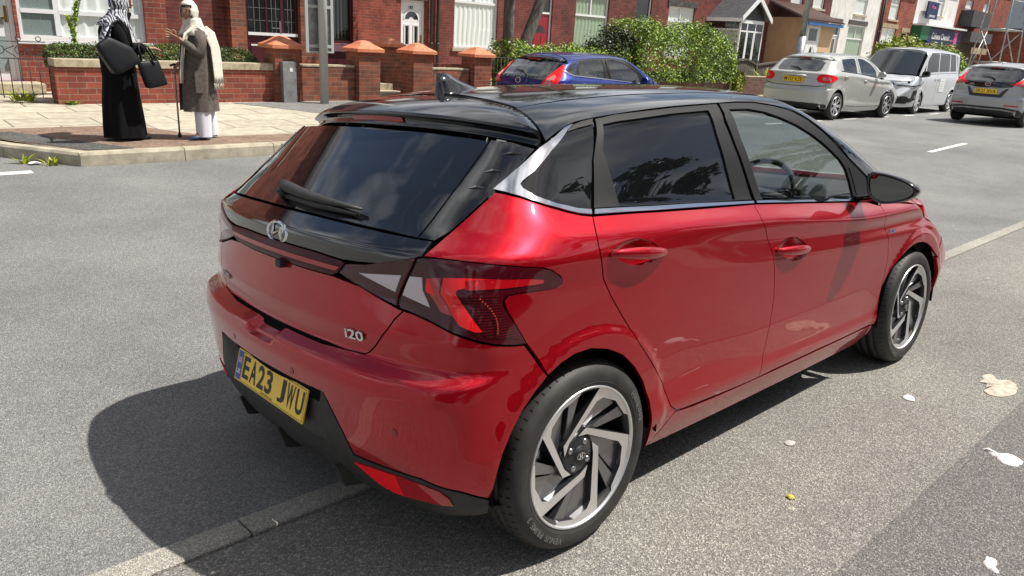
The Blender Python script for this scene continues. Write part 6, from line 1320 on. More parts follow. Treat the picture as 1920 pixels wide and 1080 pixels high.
# ------------------------------------------------------------------ other cars
def simple_wheel(parent, loc, rz, R=.315, sp=7, sc=(1, 1, 1)):
    w = empty('wheel', loc, rz, parent); w.scale = sc
    t = MB(); t.lathe([(R * .70, .03), (R * .70, .008), (R * .80, -.004), (R * .92, .004), (R, .03), (R, .17), (R * .92, .195), (R * .7, .19)], 40); t.build('tyre', M['tyre'], w)
    r = MB(); r.lathe([(R * .70, .008), (R * .69, .0), (R * .66, .004), (R * .64, .05), (R * .62, .16), (0, .16)], 40, m=1); r.lathe([(R * .715, .010), (R * .71, -.002), (R * .665, .002), (R * .66, .02)], 40, m=0)
    r.lathe([(R * .2, .04), (R * .18, .02), (0, .018)], 16, m=0)
    for k in range(sp):
        a = 2 * math.pi * k / sp
        for da in (-.11, .11):
            c0, s0, c1, s1 = math.cos(a + da * 1.6), math.sin(a + da * 1.6), math.cos(a + da), math.sin(a + da); ww = R * .045
            r.add([(R * .15 * c0 + ww * s0, .022, R * .15 * s0 - ww * c0), (R * .15 * c0 - ww * s0, .022, R * .15 * s0 + ww * c0), (R * .67 * c1 - ww * s1, .006, R * .67 * s1 + ww * c1), (R * .67 * c1 + ww * s1, .006, R * .67 * s1 - ww * c1)], [(0, 1, 2, 3)], 0)
    r.build('rim', [M['rimface'], M['rimdark']], w); return w
def plate(parent, P, n_up, txt, front=False):
    o = np.array(P, float); ex = np.array([0, -1 if not front else 1, 0]); ey = np.array(n_up, float); ez = np.cross(ex, ey)
    mb = MB(); c = [o + ex * a + ey * b + ez * h for h in (.012, .0) for a, b in ((-.26, -.0555), (.26, -.0555), (.26, .0555), (-.26, .0555))]
    mb.add(c, [(0, 1, 2, 3), (4, 7, 6, 5), (0, 4, 5, 1), (1, 5, 6, 2), (2, 6, 7, 3), (3, 7, 4, 0)], 0)
    V, F = textmesh(txt, .1, .0006); V[:, 1] *= .078 / (V[:, 1].max() - V[:, 1].min()); V[:, 0] *= .46 / (V[:, 0].max() - V[:, 0].min()); mb.add(place(V, o + ez * .013, ex, ey), F, 1)
    return mb.build('number_plate', [M['yellow'] if not front else M['white'], M['ink']], parent)
def bg_hatch(label, paint, loc, head, sc, style, group='cars parked and driving across the road', cat='car', txt=None):
    p = PX; q = p['quarter']; root = empty('hatchback', loc); root.rotation_euler = (0, 0, head); root.scale = sc; setp(root, label, cat, group)
    g = (.09, .03); K = dict(g=g, st=.06, thick=.01); pm = paint
    side_line = [(1.02, 1.336), (.905, 1.078), (.90, 1.03), (.903, .985), (.924, .882), (.957, .819), (1.003, .751), (1.093, .637), (1.19, .53), (1.263, .453), (1.292, .393), (1.314, .353), (1.35, .328), (1.343, .313), (1.298, .253), (1.235, .207)] + q[24:35] + [(.756, .603), (.736, .562), (.72, .512), (.706, .451), (.696, .384), (.686, .316), (.675, .25)]
    half = [(0, 1.30), (.3, 1.296), (.5, 1.288), (.60, 1.282), (.74, 1.262), (.82, 1.307), (.871, 1.318), (.93, 1.328)] + side_line + [(.4, .24), (0, .25)]
    bd = panel(H, 'body', both(half), pm, root, 0, **K); TT = FR['T']
    for s in (-1, 1):
        dr = panel(H, 'rear_door', p['door_r'], pm, root, s, **K); df = panel(H, 'front_door', p['door_f'], pm, root, s, **K); panel(H, 'front_wing', FR['fender'], pm, root, s, **K); panel(H, 'sill', FR['sill'], pm if style != 'leaf' else M['black'], root, s, **K)
        fm = M['frame'] if style != 'auris' else pm
        panel(H, 'window_frame', p['frameR'], fm, dr, s, holes=[p['glassRd']], off=.001, **K); panel(H, 'door_window', p['glassRd'], M['cabglass'], dr, s, off=-.004, ins=-.006, **K)
        panel(H, 'window_frame', p['frameF'], fm, df, s, holes=[p['glassFd']], off=.001, **K); panel(H, 'door_window', p['glassFd'], M['cabglass'], df, s, off=-.004, ins=-.006, **K)
        if style == 'blue':
            panel(H, 'quarter_window', p['qglass'], M['cabglass'], bd, s, off=.003, **K)
            panel(H, 'chrome_trim', [(.90, 1.085), (1.4, 1.055), (2.0, 1.018), (2.85, .955), (2.85, .94), (2.0, 1.0), (1.4, 1.037), (.90, 1.066), (.80, 1.09), (.70, 1.15), (.72, 1.165), (.81, 1.108)], M['chrome'], dr, s, off=.006, **K)
        panel(H, 'roof_rail', FR['rail'], pm, root, s, dom='T', **K)
        for u, z in ((1.0, .95), (1.98, .87)):
            hb = MB(); P = H.pt(np.array([u, u + .1, u + .2]) * s, np.array([z, z, z - .01])); Nn = H.normal(P); hb.tube([P[0], P[1] + Nn[1] * .02, P[2]], [.010, .015, .010], 8); hb.build('door_handle', pm, dr if u < 1.5 else df)
        mr = MB(); mr.prism([(s * .84, .93), (s * .90, .945), (s * 1.02, .97), (s * 1.04, 1.04), (s * .99, 1.09), (s * .88, 1.08), (s * .86, 1.0)], 1.78, 1.88, ax='x'); mo = mr.build('wing_mirror', pm if style != 'leaf' else M['gblack'], root, bevel=.02, recalc=True)
        # lamps
        if style == 'auris':
            L = panel(H, 'tail_lamp', smooth_poly([(.50, .97), (.58, .985), (.74, .96), (.80, .91), (.72, .83), (.60, .80), (.50, .81), (.47, .88)], 1), M['lampred'], bd, s, off=.012, ins=0, **K); panel(H, 'lamp_lens', smooth_poly([(.56, .93), (.66, .93), (.68, .87), (.60, .84), (.55, .87)], 1), M['lamppink'], L, s, off=.015, ins=0, **K)
        if style == 'blue':
            L = panel(H, 'tail_lamp', [(.47, .90), (.52, 1.02), (.60, 1.16), (.68, 1.25), (.715, 1.20), (.70, 1.05), (.66, .92), (.60, .88)], M['lampred'], bd, s, off=.010, ins=0, **K); panel(H, 'lamp_lens', [(.50, .90), (.54, 1.0), (.60, 1.08), (.63, 1.05), (.61, .90)], M['lamppink'], L, s, off=.013, ins=0, **K)
        if style == 'leaf':
            L = panel(H, 'tail_lamp', [(.43, .955), (.52, 1.0), (.62, 1.10), (.70, 1.22), (.74, 1.20), (.72, 1.08), (.76, .96), (.70, .90), (.60, .93)], M['lampred'], bd, s, off=.012, ins=0, **K); panel(H, 'lamp_lens', [(.50, .965), (.62, 1.0), (.68, .95), (.60, .94)], M['lamppink'], L, s, off=.015, ins=0, **K)
            panel(H, 'reflector', [(.42, .50), (.60, .50), (.60, .47), (.42, .47)], M['lampmid'], bd, s, off=.006, ins=0, **K)
        simple_wheel(root, (0, -.868 * s * -1 if s > 0 else -.868, .3125), math.pi if s > 0 else 0, sc=(1 / sc[0], 1 / sc[1], 1 / sc[2])); simple_wheel(root, (2.58, -.868 * s * -1 if s > 0 else -.868, .3125), math.pi if s > 0 else 0, sc=(1 / sc[0], 1 / sc[1], 1 / sc[2]))
    # tailgate details
    if style == 'auris': win = [(0, 1.275), (.45, 1.262), (.53, 1.22), (.50, 1.07), (.44, 1.035), (0, 1.04)]
    elif style == 'blue': win = [(0, 1.27), (.42, 1.255), (.50, 1.20), (.50, 1.08), (.44, 1.03), (0, 1.045)]
    else: win = [(0, 1.275), (.50, 1.262), (.585, 1.22), (.56, 1.10), (.47, 1.03), (0, 1.04)]
    if style in ('blue', 'leaf'): panel(H, 'rear_surround', both([(0, 1.293), (.6, 1.278), (.68, 1.25), (.60, 1.12), (.52, 1.0), (.47, .90 if style == 'leaf' else .99), (.30, .865 if style == 'leaf' else .99), (0, .86 if style == 'leaf' else .99)]), M['gblack'], bd, 0, off=.004, ins=0, **K)
    panel(H, 'rear_window', both(win), M['rearglass'], bd, 0, off=.007, ins=0, **K)
    wp = MB(); P = H.pt(np.array([.22, .0, -.10]), np.array([1.10, 1.085, 1.045])); Nn = H.normal(P); wp.tube([P[i] + Nn[i] * .025 for i in range(3)], [.008, .012, .016], 6); wp.build('rear_wiper', M['black'], bd)
    zc = {'auris': .845, 'leaf': .78, 'blue': .82}[style]; P = H.pt(np.array([0.]), np.array([zc]))[0]
    if txt: plate(bd, (P[0] - .012, 0, zc), (.10, 0, .995), txt)
    if style == 'auris':
        b = MB(); b.tube([(P[0] - .02, -.32, zc + .085), (P[0] - .03, 0, zc + .09), (P[0] - .02, .32, zc + .085)], .016, 8); b.build('chrome_handle', pm, bd)
        panel(H, 'bumper_groove', both([(0, .715), (.48, .725), (.62, .755), (.62, .742), (.48, .712), (0, .702)]), M['void'], bd, 0, off=.003, ins=0, **K); panel(H, 'lower_bumper', both([(0, .36), (.5, .36), (.66, .34), (.67, .26), (.4, .245), (0, .25)]), M['black'], bd, 0, off=.004, ins=0, **K)
    if style == 'leaf':
        panel(H, 'lower_bumper', both([(0, .44), (.42, .44), (.62, .40), (.68, .34), (.67, .26), (.4, .245), (0, .25)]), M['black'], bd, 0, off=.004, ins=0, **K); panel(H, 'silver_strip', both([(0, .40), (.40, .405), (.58, .37), (.58, .35), (.40, .375), (0, .37)]), M['galv'], bd, 0, off=.02, ins=0, **K)
        panel(H, 'grey_valance', both([(0, .72), (.30, .72), (.40, .86), (.43, .86), (.36, .66), (0, .66)]), M['trim'], bd, 0, off=.004, ins=0, **K)
        for tx, y, w_ in (('LEAF', .36, .14),):
            P2 = H.pt(np.array([y]), np.array([.93]))[0]; V, F = textmesh(tx, .05, .001); V[:, 0] *= w_ / (V[:, 0].max() - V[:, 0].min()); b = MB(); b.add(place(V, P2 + np.array([-.008, 0, 0]), (.0, -1, 0), (.1, 0, .99)), F); b.build('badge_lettering', M['satin'], bd)
    n = 24; zb = {'auris': .965, 'leaf': .945, 'blue': .95}[style]; P3 = H.pt(np.array([0.]), np.array([zb]))[0]; b = MB(); pts = [(P3[0] - .012, .062 * math.cos(a), zb + .045 * math.sin(a)) for a in np.linspace(0, 2 * math.pi, n + 1)]; b.tube(pts, .007, 6); b.box(P3[0] - .014, P3[0] - .006, -.055, .055, zb - .006, zb + .006); b.build('round_badge', M['chrome'], bd)
    panel(H, 'roof', TT([(-.06, 0), (-.05, .3), (-.02, .48), (.03, .497), (.6, .494), (1.45, .496), (1.58, .5), (1.62, .45), (1.67, .25), (1.68, 0)]), pm if style != 'leaf' else pm, root, 0, dom='T', g=(.1, .06), thick=.02)
    if True:
        sp = MB(); V = []
        for y in np.linspace(-.60, .60, 13): S0 = H.ptt(np.array([-.02 + .0 * y]), np.array([y]))[0]; x = -.20 + .25 * y * y; V += [(-.0, y, S0[2] + .004), (x, y, S0[2] - .035), (x + .02, y, S0[2] - .06), (-.02, y, S0[2] - .05)]
        sp.add(V, [(4 * i + k, 4 * i + 4 + k, 4 * i + 4 + (k + 1) % 4, 4 * i + (k + 1) % 4) for i in range(12) for k in range(4)] + [(0, 1, 2, 3), (51, 50, 49, 48)], 0, True); so_ = sp.build('roof_spoiler', M['gblack'] if style == 'blue' else pm, root, recalc=True)
        b = MB(); b.box(-.215, -.19, -.16, .16, 1.305, 1.325); b.build('brake_light', M['lampmid'], so_)
    panel(H, 'windscreen', TT(FR['ws']), M['cabglass'], root, 0, dom='T', g=(.1, .08), thick=0); panel(H, 'bonnet', TT(FR['bon']), pm, root, 0, dom='T', g=(.1, .06), thick=.02)
    panel(H, 'front_bumper', both(FR['nose']), pm, root, 0, dom='F', g=(.06, .04), thick=.02)
    ae = MB(); ae.bar((.15 if style != 'leaf' else 0.0, 0, 1.39), (.02 if style == 'auris' else -.05, 0, 1.56), .005, 5); 
    if style != 'blue': ae.build('roof_aerial', M['ink'], root)
    fl = MB(); fl.box(-.5, 3.1, -.72, .72, .2, .55); fl.build('floor_pan', M['void'], root)
    for y in (-.36, .36):
        for x in (1.12,):
            st = MB(); st.prism([(x, .5), (x + .5, .52), (x + .08, .6), (x - .12, 1.06), (x - .24, 1.04), (x - .12, .5)], y - .25, y + .25); st.build('seat', M['seat'], root, bevel=.03)
    return root
M['vanglass'] = mat('dark_van_glass', (.008, .009, .010), .08, 0, 0, .35); M['cabglass'] = glassmat('car_window_glass', (.26, .30, .29), 2.0); M['rearglass'] = mat('rear_window_glass', (.035, .04, .042), .03, 0, 1.0, .8); M['lamppink'] = mat('lamp_pale_lens', (.60, .16, .16), .15, 0, 1.0)
PT = lambda n_, c, me_=.5, r_=.35: car_paint(n_, c, me_, r_)
P_gold = PT('champagne_paint', (.54, .55, .51), .35); P_silver = PT('silver_paint', (.62, .64, .67), .35); P_grey = PT('grey_paint', (.42, .43, .44), .4); P_blue = PT('blue_paint', (.008, .022, .17), .35)
M['chem'] = M['red']
bg_hatch('pale champagne hatchback parked across the road, with yellow plate MV57 KZE', P_gold, (16.3, 6.90, 0), R_(-2), (1.045, 1.0, 1.055), 'auris', txt='MV57 KZE')
bg_hatch('dark blue hatchback with tall red tail lamps, seen over the red car roof', P_blue, (8.05, 7.68, -.2), R_(-1), (.98, .97, 1.0), 'blue')
bg_hatch('grey hatchback with black tailgate panel driving away at the right edge', P_grey, (20.9, 4.08, 0), R_(-4), (1.05, 1.0, 1.07), 'leaf', txt='SK21 XVA')
class Van(Hatch):
    xs = [0]
    Z = [([0], [.12]), ([0], [.26]), ([0], [.5]), ([0], [.80]), ([0], [1.0]), ([-.8, 1, 2.4, 3.4], [1.16, 1.14, 1.08, 1.02]), ([0], [1.72]), ([0], [1.95])]
    Y = [([0], [.79]), ([0], [.835]), ([0], [.845]), ([0], [.855]), ([0], [.85]), ([0], [.82]), ([0], [.735]), ([0], [.68])]
    R = [.03, .03, .05, .03, .03, .03, .05, .05]
    zr = [.1, .3, .9, 1.1, 1.7, 1.95]; xr = [-.80, -.90, -.92, -.90, -.80, -.74]; rr = [.04] * 6
    RF = ([-.9, -.4, .5, 1.5, 2.3, 2.9], [1.78, 1.82, 1.85, 1.85, 1.81, 1.74]); HD = ([2.6, 3.0, 3.3, 3.6, 3.8], [1.15, 1.08, 1.01, .92, .84]); NS = ([.1, .25, .5, .8, 1.0], [3.62, 3.70, 3.72, 3.70, 3.62])
    ARCH = (0.0, 2.85); FT = 3.15; FTK = .6; WSC = (3.25, 1.05, 1.07, .20, .69)
def build_van(loc, head):
    v = Van(); root = empty('people_carrier', loc); root.rotation_euler = (0, 0, head); setp(root, 'silver people carrier with dark side windows, parked facing the camera', 'van', 'cars parked and driving across the road'); pm = P_silver
    K = dict(g=(.10, .04), st=.07, thick=.012); U = lambda x: x + .864
    arc = lambda cx, a0, a1: [(U(cx + .365 * math.cos(R_(a))), .32 + .36 * math.sin(R_(a))) for a in range(a0, a1, 12)]
    for s in (-1, 1):
        lo = [(.70, .28), (.70, 1.16), (1.9, 1.145), (3.2, 1.10), (4.02, 1.04), (4.16, 1.0), (4.20, .80), (4.10, .60)] + arc(2.85, 40, 192) + [(U(2.45), .22), (U(.42), .22)] + arc(0, -12, 193)
        b = panel(v, 'body_side', lo, pm, root, s, **K)
        for a, c in ((1.42, .0), (2.42, 0), (3.36, 0)):
            z1 = 1.15 if a < 3 else 1.09
            panel(v, 'panel_gap', [(a, .30 if a > 1.5 else .75), (a + .010, .30 if a > 1.5 else .75), (a + .010, z1), (a, z1)], M['void'], b, s, off=.001, ins=0, g=(.1, .05), st=.1, thick=0)
        for a in (2.22, 2.52):
            hb = MB(); P = v.pt(np.array([a, a + .09, a + .18]) * s, np.array([.97, .97, .97])); Nn = v.normal(P); hb.tube([P[0], P[1] + Nn[1] * .02, P[2]], [.010, .015, .010], 8); hb.build('door_handle', M['chrome'], b)
        # upper band, then windows
        up = panel(v, 'upper_frame', [(.70, 1.165), (.74, 1.74), (1.6, 1.775), (2.6, 1.775), (3.20, 1.73), (3.55, 1.45), (3.80, 1.20), (3.92, 1.055), (3.2, 1.105), (1.9, 1.15)], pm, root, s, **K)
        for w_ in ([(.78, 1.22), (.80, 1.69), (1.30, 1.71), (1.28, 1.21)], [(1.38, 1.21), (1.38, 1.71), (2.26, 1.72), (2.28, 1.19)], [(2.36, 1.19), (2.36, 1.715), (2.95, 1.70), (3.18, 1.58), (3.30, 1.44), (3.34, 1.15)], [(3.42, 1.14), (3.42, 1.36), (3.66, 1.12)]):
            panel(v, 'side_window', w_, M['vanglass'], up, s, off=.004, ins=0, **K)
        panel(v, 'chrome_trim', [(.78, 1.185), (1.9, 1.165), (3.2, 1.125), (3.75, 1.075), (3.75, 1.062), (3.2, 1.108), (1.9, 1.150), (.78, 1.17)], M['chrome'], up, s, off=.006, ins=0, **K)
        simple_wheel(root, (0, .85 * s, .315), math.pi if s > 0 else 0); simple_wheel(root, (2.85, .85 * s, .315), math.pi if s > 0 else 0)
        mr = MB(); mr.prism([(s * .84, 1.02), (s * .95, 1.03), (s * 1.05, 1.06), (s * 1.06, 1.18), (s * .98, 1.21), (s * .86, 1.18)], 2.88, 3.0, ax='x', m=0); mr.build('wing_mirror', M['gblack'], root, bevel=.02, recalc=True)
        panel(v, 'headlamp', [(.38, .86), (.60, .90), (.92, .99), (.98, .93), (.86, .84), (.60, .79), (.40, .80)], M['lampclear'], root, s, dom='F', off=.014, g=(.03, .015), st=.03, thick=.01, ins=0)
        panel(v, 'lamp_bezel', [(.40, .795), (.60, .785), (.86, .835), (.98, .925), (.99, .905), (.86, .81), (.60, .765), (.40, .775)], M['ink'], root, s, dom='F', off=.019, g=(.03, .015), st=.03, thick=.005, ins=0)
        panel(v, 'fog_surround', [(.50, .62), (.80, .66), (.82, .30), (.56, .28)], M['black'], root, s, dom='F', off=.004, g=(.05, .03), st=.05, thick=.01, ins=0) if False else panel(v, 'fog_surround', [(.64, .66), (.74, .68), (.74, .42), (.62, .34), (.50, .34), (.50, .40), (.62, .46)], M['black'], root, s, dom='F', off=.004, g=(.05, .03), st=.05, thick=.01, ins=0)
    rc = panel(v, 'rear_body', both([(0, 1.78), (.5, 1.76), (.70, 1.74), (.70, .28), (0, .25)]), pm, root, 0, **K); panel(v, 'rear_window', both([(0, 1.68), (.55, 1.66), (.58, 1.2), (0, 1.2)]), M['priv'], rc, 0, off=.005, ins=0, **K)
    TT = FR['T']
    panel(v, 'roof', TT([(-.80, 0), (-.78, .45), (-.68, .69), (0, .705), (1.7, .705), (2.32, .70), (2.40, .60), (2.47, .3), (2.50, 0)]), pm, root, 0, dom='T', g=(.12, .05), st=.06, thick=.02)
    panel(v, 'windscreen', TT([(2.53, 0), (2.50, .3), (2.44, .58), (2.40, .66), (2.70, .70), (3.0, .735), (3.12, .76), (3.20, .4), (3.23, 0)]), M['rearglass'], root, 0, dom='T', g=(.1, .06), st=.06, thick=.01)
    panel(v, 'bonnet', TT([(3.26, 0), (3.24, .35), (3.15, .77), (3.3, .80), (3.42, .74), (3.55, .5), (3.60, 0)]), pm, root, 0, dom='T', g=(.08, .05), st=.05, thick=.02)
    fb = panel(v, 'front_bumper', both([(0, .955), (.35, .955), (.55, .97), (.80, 1.0), (1.0, 1.02), (1.05, .8), (.97, .62), (.90, .56), (.93, .24), (.5, .2), (0, .2)]), pm, root, 0, dom='F', g=(.03, .015), st=.04, thick=.02)
    panel(v, 'grille', both([(0, .85), (.36, .85), (.38, .79), (0, .77)]), M['ink'], fb, 0, dom='F', off=.006, g=(.05, .03), st=.05, thick=.01, ins=0); panel(v, 'chrome_trim', both([(0, .895), (.38, .90), (.62, .93), (.62, .915), (.38, .875), (0, .865)]), M['chrome'], fb, 0, dom='F', off=.010, g=(.05, .03), st=.05, thick=.01, ins=0)
    panel(v, 'grille', both([(0, .50), (.55, .50), (.62, .40), (.55, .30), (0, .30)]), M['black'], fb, 0, dom='F', off=.004, g=(.05, .03), st=.05, thick=.01, ins=0)
    st = MB(); P = v.pt(np.array([1.95]), np.array([.80]))[0]; st.box(P[0] - .22, P[0] + .22, P[1] + .002, P[1] + .006, .62, 1.0, 0)
    for k in range(4): st.box(P[0] - .15, P[0] + .15, P[1] + .0062, P[1] + .007, .70 + k * .07, .715 + k * .07, 1)
    st.build('door_sticker', [M['white'], M['grey']], root)
    fl = MB(); fl.box(-.7, 3.4, -.72, .72, .2, .9); fl.build('floor_pan', M['void'], root)
    return root
build_van((24.55, 7.15, 0), math.pi + R_(2))
P_wr = PT('white_car_paint', (.62, .62, .62), .1); r2 = bg_hatch('white car with a red roof edge parked behind the silver people carrier', P_wr, (28.6, 6.6, 0), R_(-2), (1.02, 1.0, 1.06), 'auris'); 
# ------------------------------------------------------------------ people
M['skin'] = mat('skin', (.36, .20, .13), .55); M['skin2'] = mat('skin_brown', (.30, .155, .095), .55); M['abaya'] = mat('black_abaya', (.005, .005, .006), .85, 0, 0, .15)
M['cardigan'] = mat('grey_brown_knit', (.105, .085, .072), .95); noisy(M['cardigan'], (.085, .068, .058), (.135, .11, .095), 30, 4, bump=.3, bscale=400, dist=.002)
M['cream'] = mat('cream_scarf', (.66, .62, .52), .9); noisy(M['cream'], (.56, .52, .43), (.74, .70, .60), 16, 5); M['trous'] = mat('white_trousers', (.68, .68, .74), .9); M['shoe'] = mat('blue_shoe', (.02, .06, .13), .5); M['bag'] = mat('black_bag_leather', (.006, .007, .009), .5, 0, 0, .25)
M['hair'] = mat('dark_hair', (.02, .015, .012), .5); M['lips'] = mat('lips', (.22, .05, .04), .5); M['eye'] = mat('eye_dark', (.01, .008, .008), .2)
M['zebra'] = mat('patterned_scarf', (.6, .6, .6), .85); n, l, p = nodes(M['zebra']); t = n.new('ShaderNodeTexCoord'); wv = n.new('ShaderNodeTexWave'); wv.inputs['Scale'].default_value = 12; wv.inputs['Distortion'].default_value = 9; wv.inputs['Detail'].default_value = 1.5; wv.inputs['Detail Scale'].default_value = 1.2
r = n.new('ShaderNodeValToRGB'); r.color_ramp.interpolation = 'CONSTANT'; r.color_ramp.elements[0].color = (.02, .02, .025, 1); r.color_ramp.elements[1].position = .46; r.color_ramp.elements[1].color = (.52, .53, .58, 1); l.new(t.outputs['Object'], wv.inputs['Vector']); l.new(wv.outputs[1], r.inputs[0]); l.new(r.outputs[0], p.inputs['Base Color'])
def skinmesh(nodes_, edges):
    me = bpy.data.meshes.new('s'); me.from_pydata([n_[:3] for n_ in nodes_], edges, []); o = bpy.data.objects.new('s', me); COL.objects.link(o)
    md = o.modifiers.new('k', 'SKIN'); md.use_smooth_shade = True
    for i, n_ in enumerate(nodes_): me.skin_vertices[0].data[i].radius = (n_[3], n_[4] if len(n_) > 4 else n_[3])
    me.skin_vertices[0].data[0].use_root = True
    sb = o.modifiers.new('b', 'SUBSURF'); sb.levels = 2; sb.render_levels = 2
    dg = bpy.context.evaluated_depsgraph_get(); dg.update(); e = o.evaluated_get(dg).to_mesh(); V = [tuple(v.co) for v in e.vertices]; F = [tuple(p_.vertices) for p_ in e.polygons]
    o.evaluated_get(dg).to_mesh_clear(); bpy.data.objects.remove(o); return V, F
def hand(wrist, d, up, side, curl=.25, spread=1.0, L=.17):
    """palm + five fingers as skinned chains; d = finger direction, up = back of the hand, side = thumb side"""
    wrist, d, up, side = (Vector(q) for q in (wrist, d, up, side)); d.normalize(); up.normalize(); side = (side - d * side.dot(d)).normalized(); out = []
    pv_ = wrist + d * L * .48
    out.append(([(*wrist, .020, .016), (*(wrist + d * L * .2), .026, .014), (*pv_, .033, .013), (*(pv_ + d * .01), .030, .011)], [(0, 1), (1, 2), (2, 3)]))
    for k, (o_, ln) in enumerate(((.030, .42), (.010, .48), (-.010, .45), (-.028, .36))):
        b = pv_ + side * o_ - d * .012; f = (d + side * o_ * 6 * spread * .8).normalized(); c = Vector(b); ns = [(*c, .0085)]; dd = f
        for q in (.42, .33, .25): dd = (dd - up * curl).normalized(); c = c + dd * L * ln * q; ns.append((*c, .0078 - .001 * (q < .3)))
        out.append((ns, [(0, 1), (1, 2), (2, 3)]))
    b = wrist + d * L * .16 + side * .022; f = (d * .55 + side * .8 - up * .1).normalized(); ns = [(*b, .012), (*(b + f * .035), .010), (*(b + (f * .6 + d * .5).normalized() * .062), .0085)]; out.append((ns, [(0, 1), (1, 2)]))
    return out
def head_mesh(c, yaw, sc=1.0):
    """face looks along +x rotated by yaw"""
    nu, nv = 32, 22; V = []
    for j in range(nv + 1):
        th = math.pi * j / nv; z = math.cos(th)
        for i in range(nu):
            ph = 2 * math.pi * i / nu - math.pi; x = math.sin(th) * math.cos(ph); y = math.sin(th) * math.sin(ph)
            X, Y, Z = .092 * x, .072 * y, .112 * z
            if Z < -.02: k = (-.02 - Z) / .09; Y *= 1 - .35 * k; X *= (1 - .10 * k) if x > 0 else (1 - .45 * k)
            f = max(0, x)
            X += .022 * math.exp(-((Y / .011) ** 2) - ((Z + .022) / .020) ** 2) * (f > .5) + .010 * math.exp(-((Y / .009) ** 2) - ((Z - .005) / .02) ** 2) * (f > .5)
            X -= .010 * f * (math.exp(-(((abs(Y) - .031) / .016) ** 2) - ((Z - .006) / .014) ** 2)); X += .005 * f * math.exp(-((Y / .022) ** 2) - ((Z + .058) / .010) ** 2); X += .006 * f * math.exp(-((Y / .02) ** 2) - ((Z + .092) / .014) ** 2)
            V.append((X, Y, Z))
    F = [(j * nu + i, j * nu + (i + 1) % nu, (j + 1) * nu + (i + 1) % nu, (j + 1) * nu + i) for j in range(nv) for i in range(nu)]
    cy, sy = math.cos(yaw), math.sin(yaw); return [(c[0] + sc * (x * cy - y * sy), c[1] + sc * (x * sy + y * cy), c[2] + sc * z) for x, y, z in V], F
def loft(mb, rings, n=48, m=0, folds=(7, .0), seed=0, cap=False, gap=None):
    """rings: (z, cx, cy, rx, ry, foldamp)"""
    r = random.Random(seed); ph = [r.uniform(0, 6.28) for _ in range(4)]; V = []
    for z, cx, cy, rx, ry, fa in rings:
        for k in range(n):
            a = 2 * math.pi * k / n; f = 1 + fa * (math.sin(folds[0] * a + ph[0] + 1.2 * z) * .6 + math.sin((folds[0] * 2 + 1) * a + ph[1] - 2 * z) * .4)
            V.append((cx + rx * f * math.cos(a), cy + ry * f * math.sin(a), z + .01 * fa * 10 * math.sin(3 * a + ph[2]) * .3))
    R_n = len(rings); F = []
    for i in range(R_n - 1):
        for k in range(n):
            a = 2 * math.pi * (k + .5) / n
            if gap and gap(a, rings[i][0]): continue
            F.append((i * n + k, i * n + (k + 1) % n, (i + 1) * n + (k + 1) % n, (i + 1) * n + k))
    if cap: F += [tuple(range(n))[::-1], tuple(range((R_n - 1) * n, R_n * n))]
    mb.add(V, F, m, True)
def scarf(mb, c, yaw, m=0, s=1.12, face=(.74, .62)):
    V, F = head_mesh((0, 0, 0), 0); V = np.array(V); nu = 32; W = V.copy(); W[:, 0] = np.where(V[:, 0] > .085, .085, V[:, 0]); W *= [s * 1.04, s * 1.12, s * 1.05]; W[:, 0] -= .008
    low = W[:, 2] < -.04; W[low, 1] *= 1.15; W[:, 1] += .003 * np.sin(W[:, 2] * 120)
    keep = [f for f in F if not (np.mean([V[i][0] for i in f]) > .045 and -.10 < np.mean([V[i][2] for i in f]) < .060 and abs(np.mean([V[i][1] for i in f])) < .052)]
    cy, sy = math.cos(yaw), math.sin(yaw); mb.add([(c[0] + x * cy - y * sy, c[1] + x * sy + y * cy, c[2] + z) for x, y, z in W], keep, m, True)
def thick(o, t=.006):
    md = o.modifiers.new('thickness', 'SOLIDIFY'); md.thickness = t; md.offset = 1; return o
def person(label, loc, rz):
    h = empty('person', loc, rz); setp(h, label, 'person', None); return h
def bodyobj(parent, parts, headV, skinm, yaw, hc):
    mb = MB()
    for ns, es in parts: V, F = skinmesh(ns, es); mb.add(V, F, 0, True)
    V, F = headV; mb.add(V, F, 0, True)
    cy, sy = math.cos(yaw), math.sin(yaw); T = lambda x, y, z: (hc[0] + x * cy - y * sy, hc[1] + x * sy + y * cy, hc[2] + z)
    for s in (-1, 1):
        for k in (0,): 
            V = []; c = (.083, .030 * s, .006)
            for j in range(5):
                for i in range(8): th = math.pi * (j + .5) / 5; a = 2 * math.pi * i / 8; V.append(T(c[0] + .004 * math.sin(th) * math.cos(a), c[1] + .012 * math.sin(th) * math.sin(a), c[2] + .006 * math.cos(th)))
            mb.add(V, [(j * 8 + i, j * 8 + (i + 1) % 8, j * 8 + 8 + (i + 1) % 8, j * 8 + 8 + i) for j in range(4) for i in range(8)], 1, True)
        mb.tube([T(.0855, .016 * s, .024), T(.090, .030 * s, .030), T(.080, .046 * s, .024)], [.002, .0035, .0015], 5, m=1)
    mb.tube([T(.088, -.020, -.060), T(.098, 0, -.057), T(.088, .020, -.060)], [.002, .005, .002], 6, m=2, sq=.8)
    return mb.build('body', [skinm, M['eye'], M['lips']], parent)
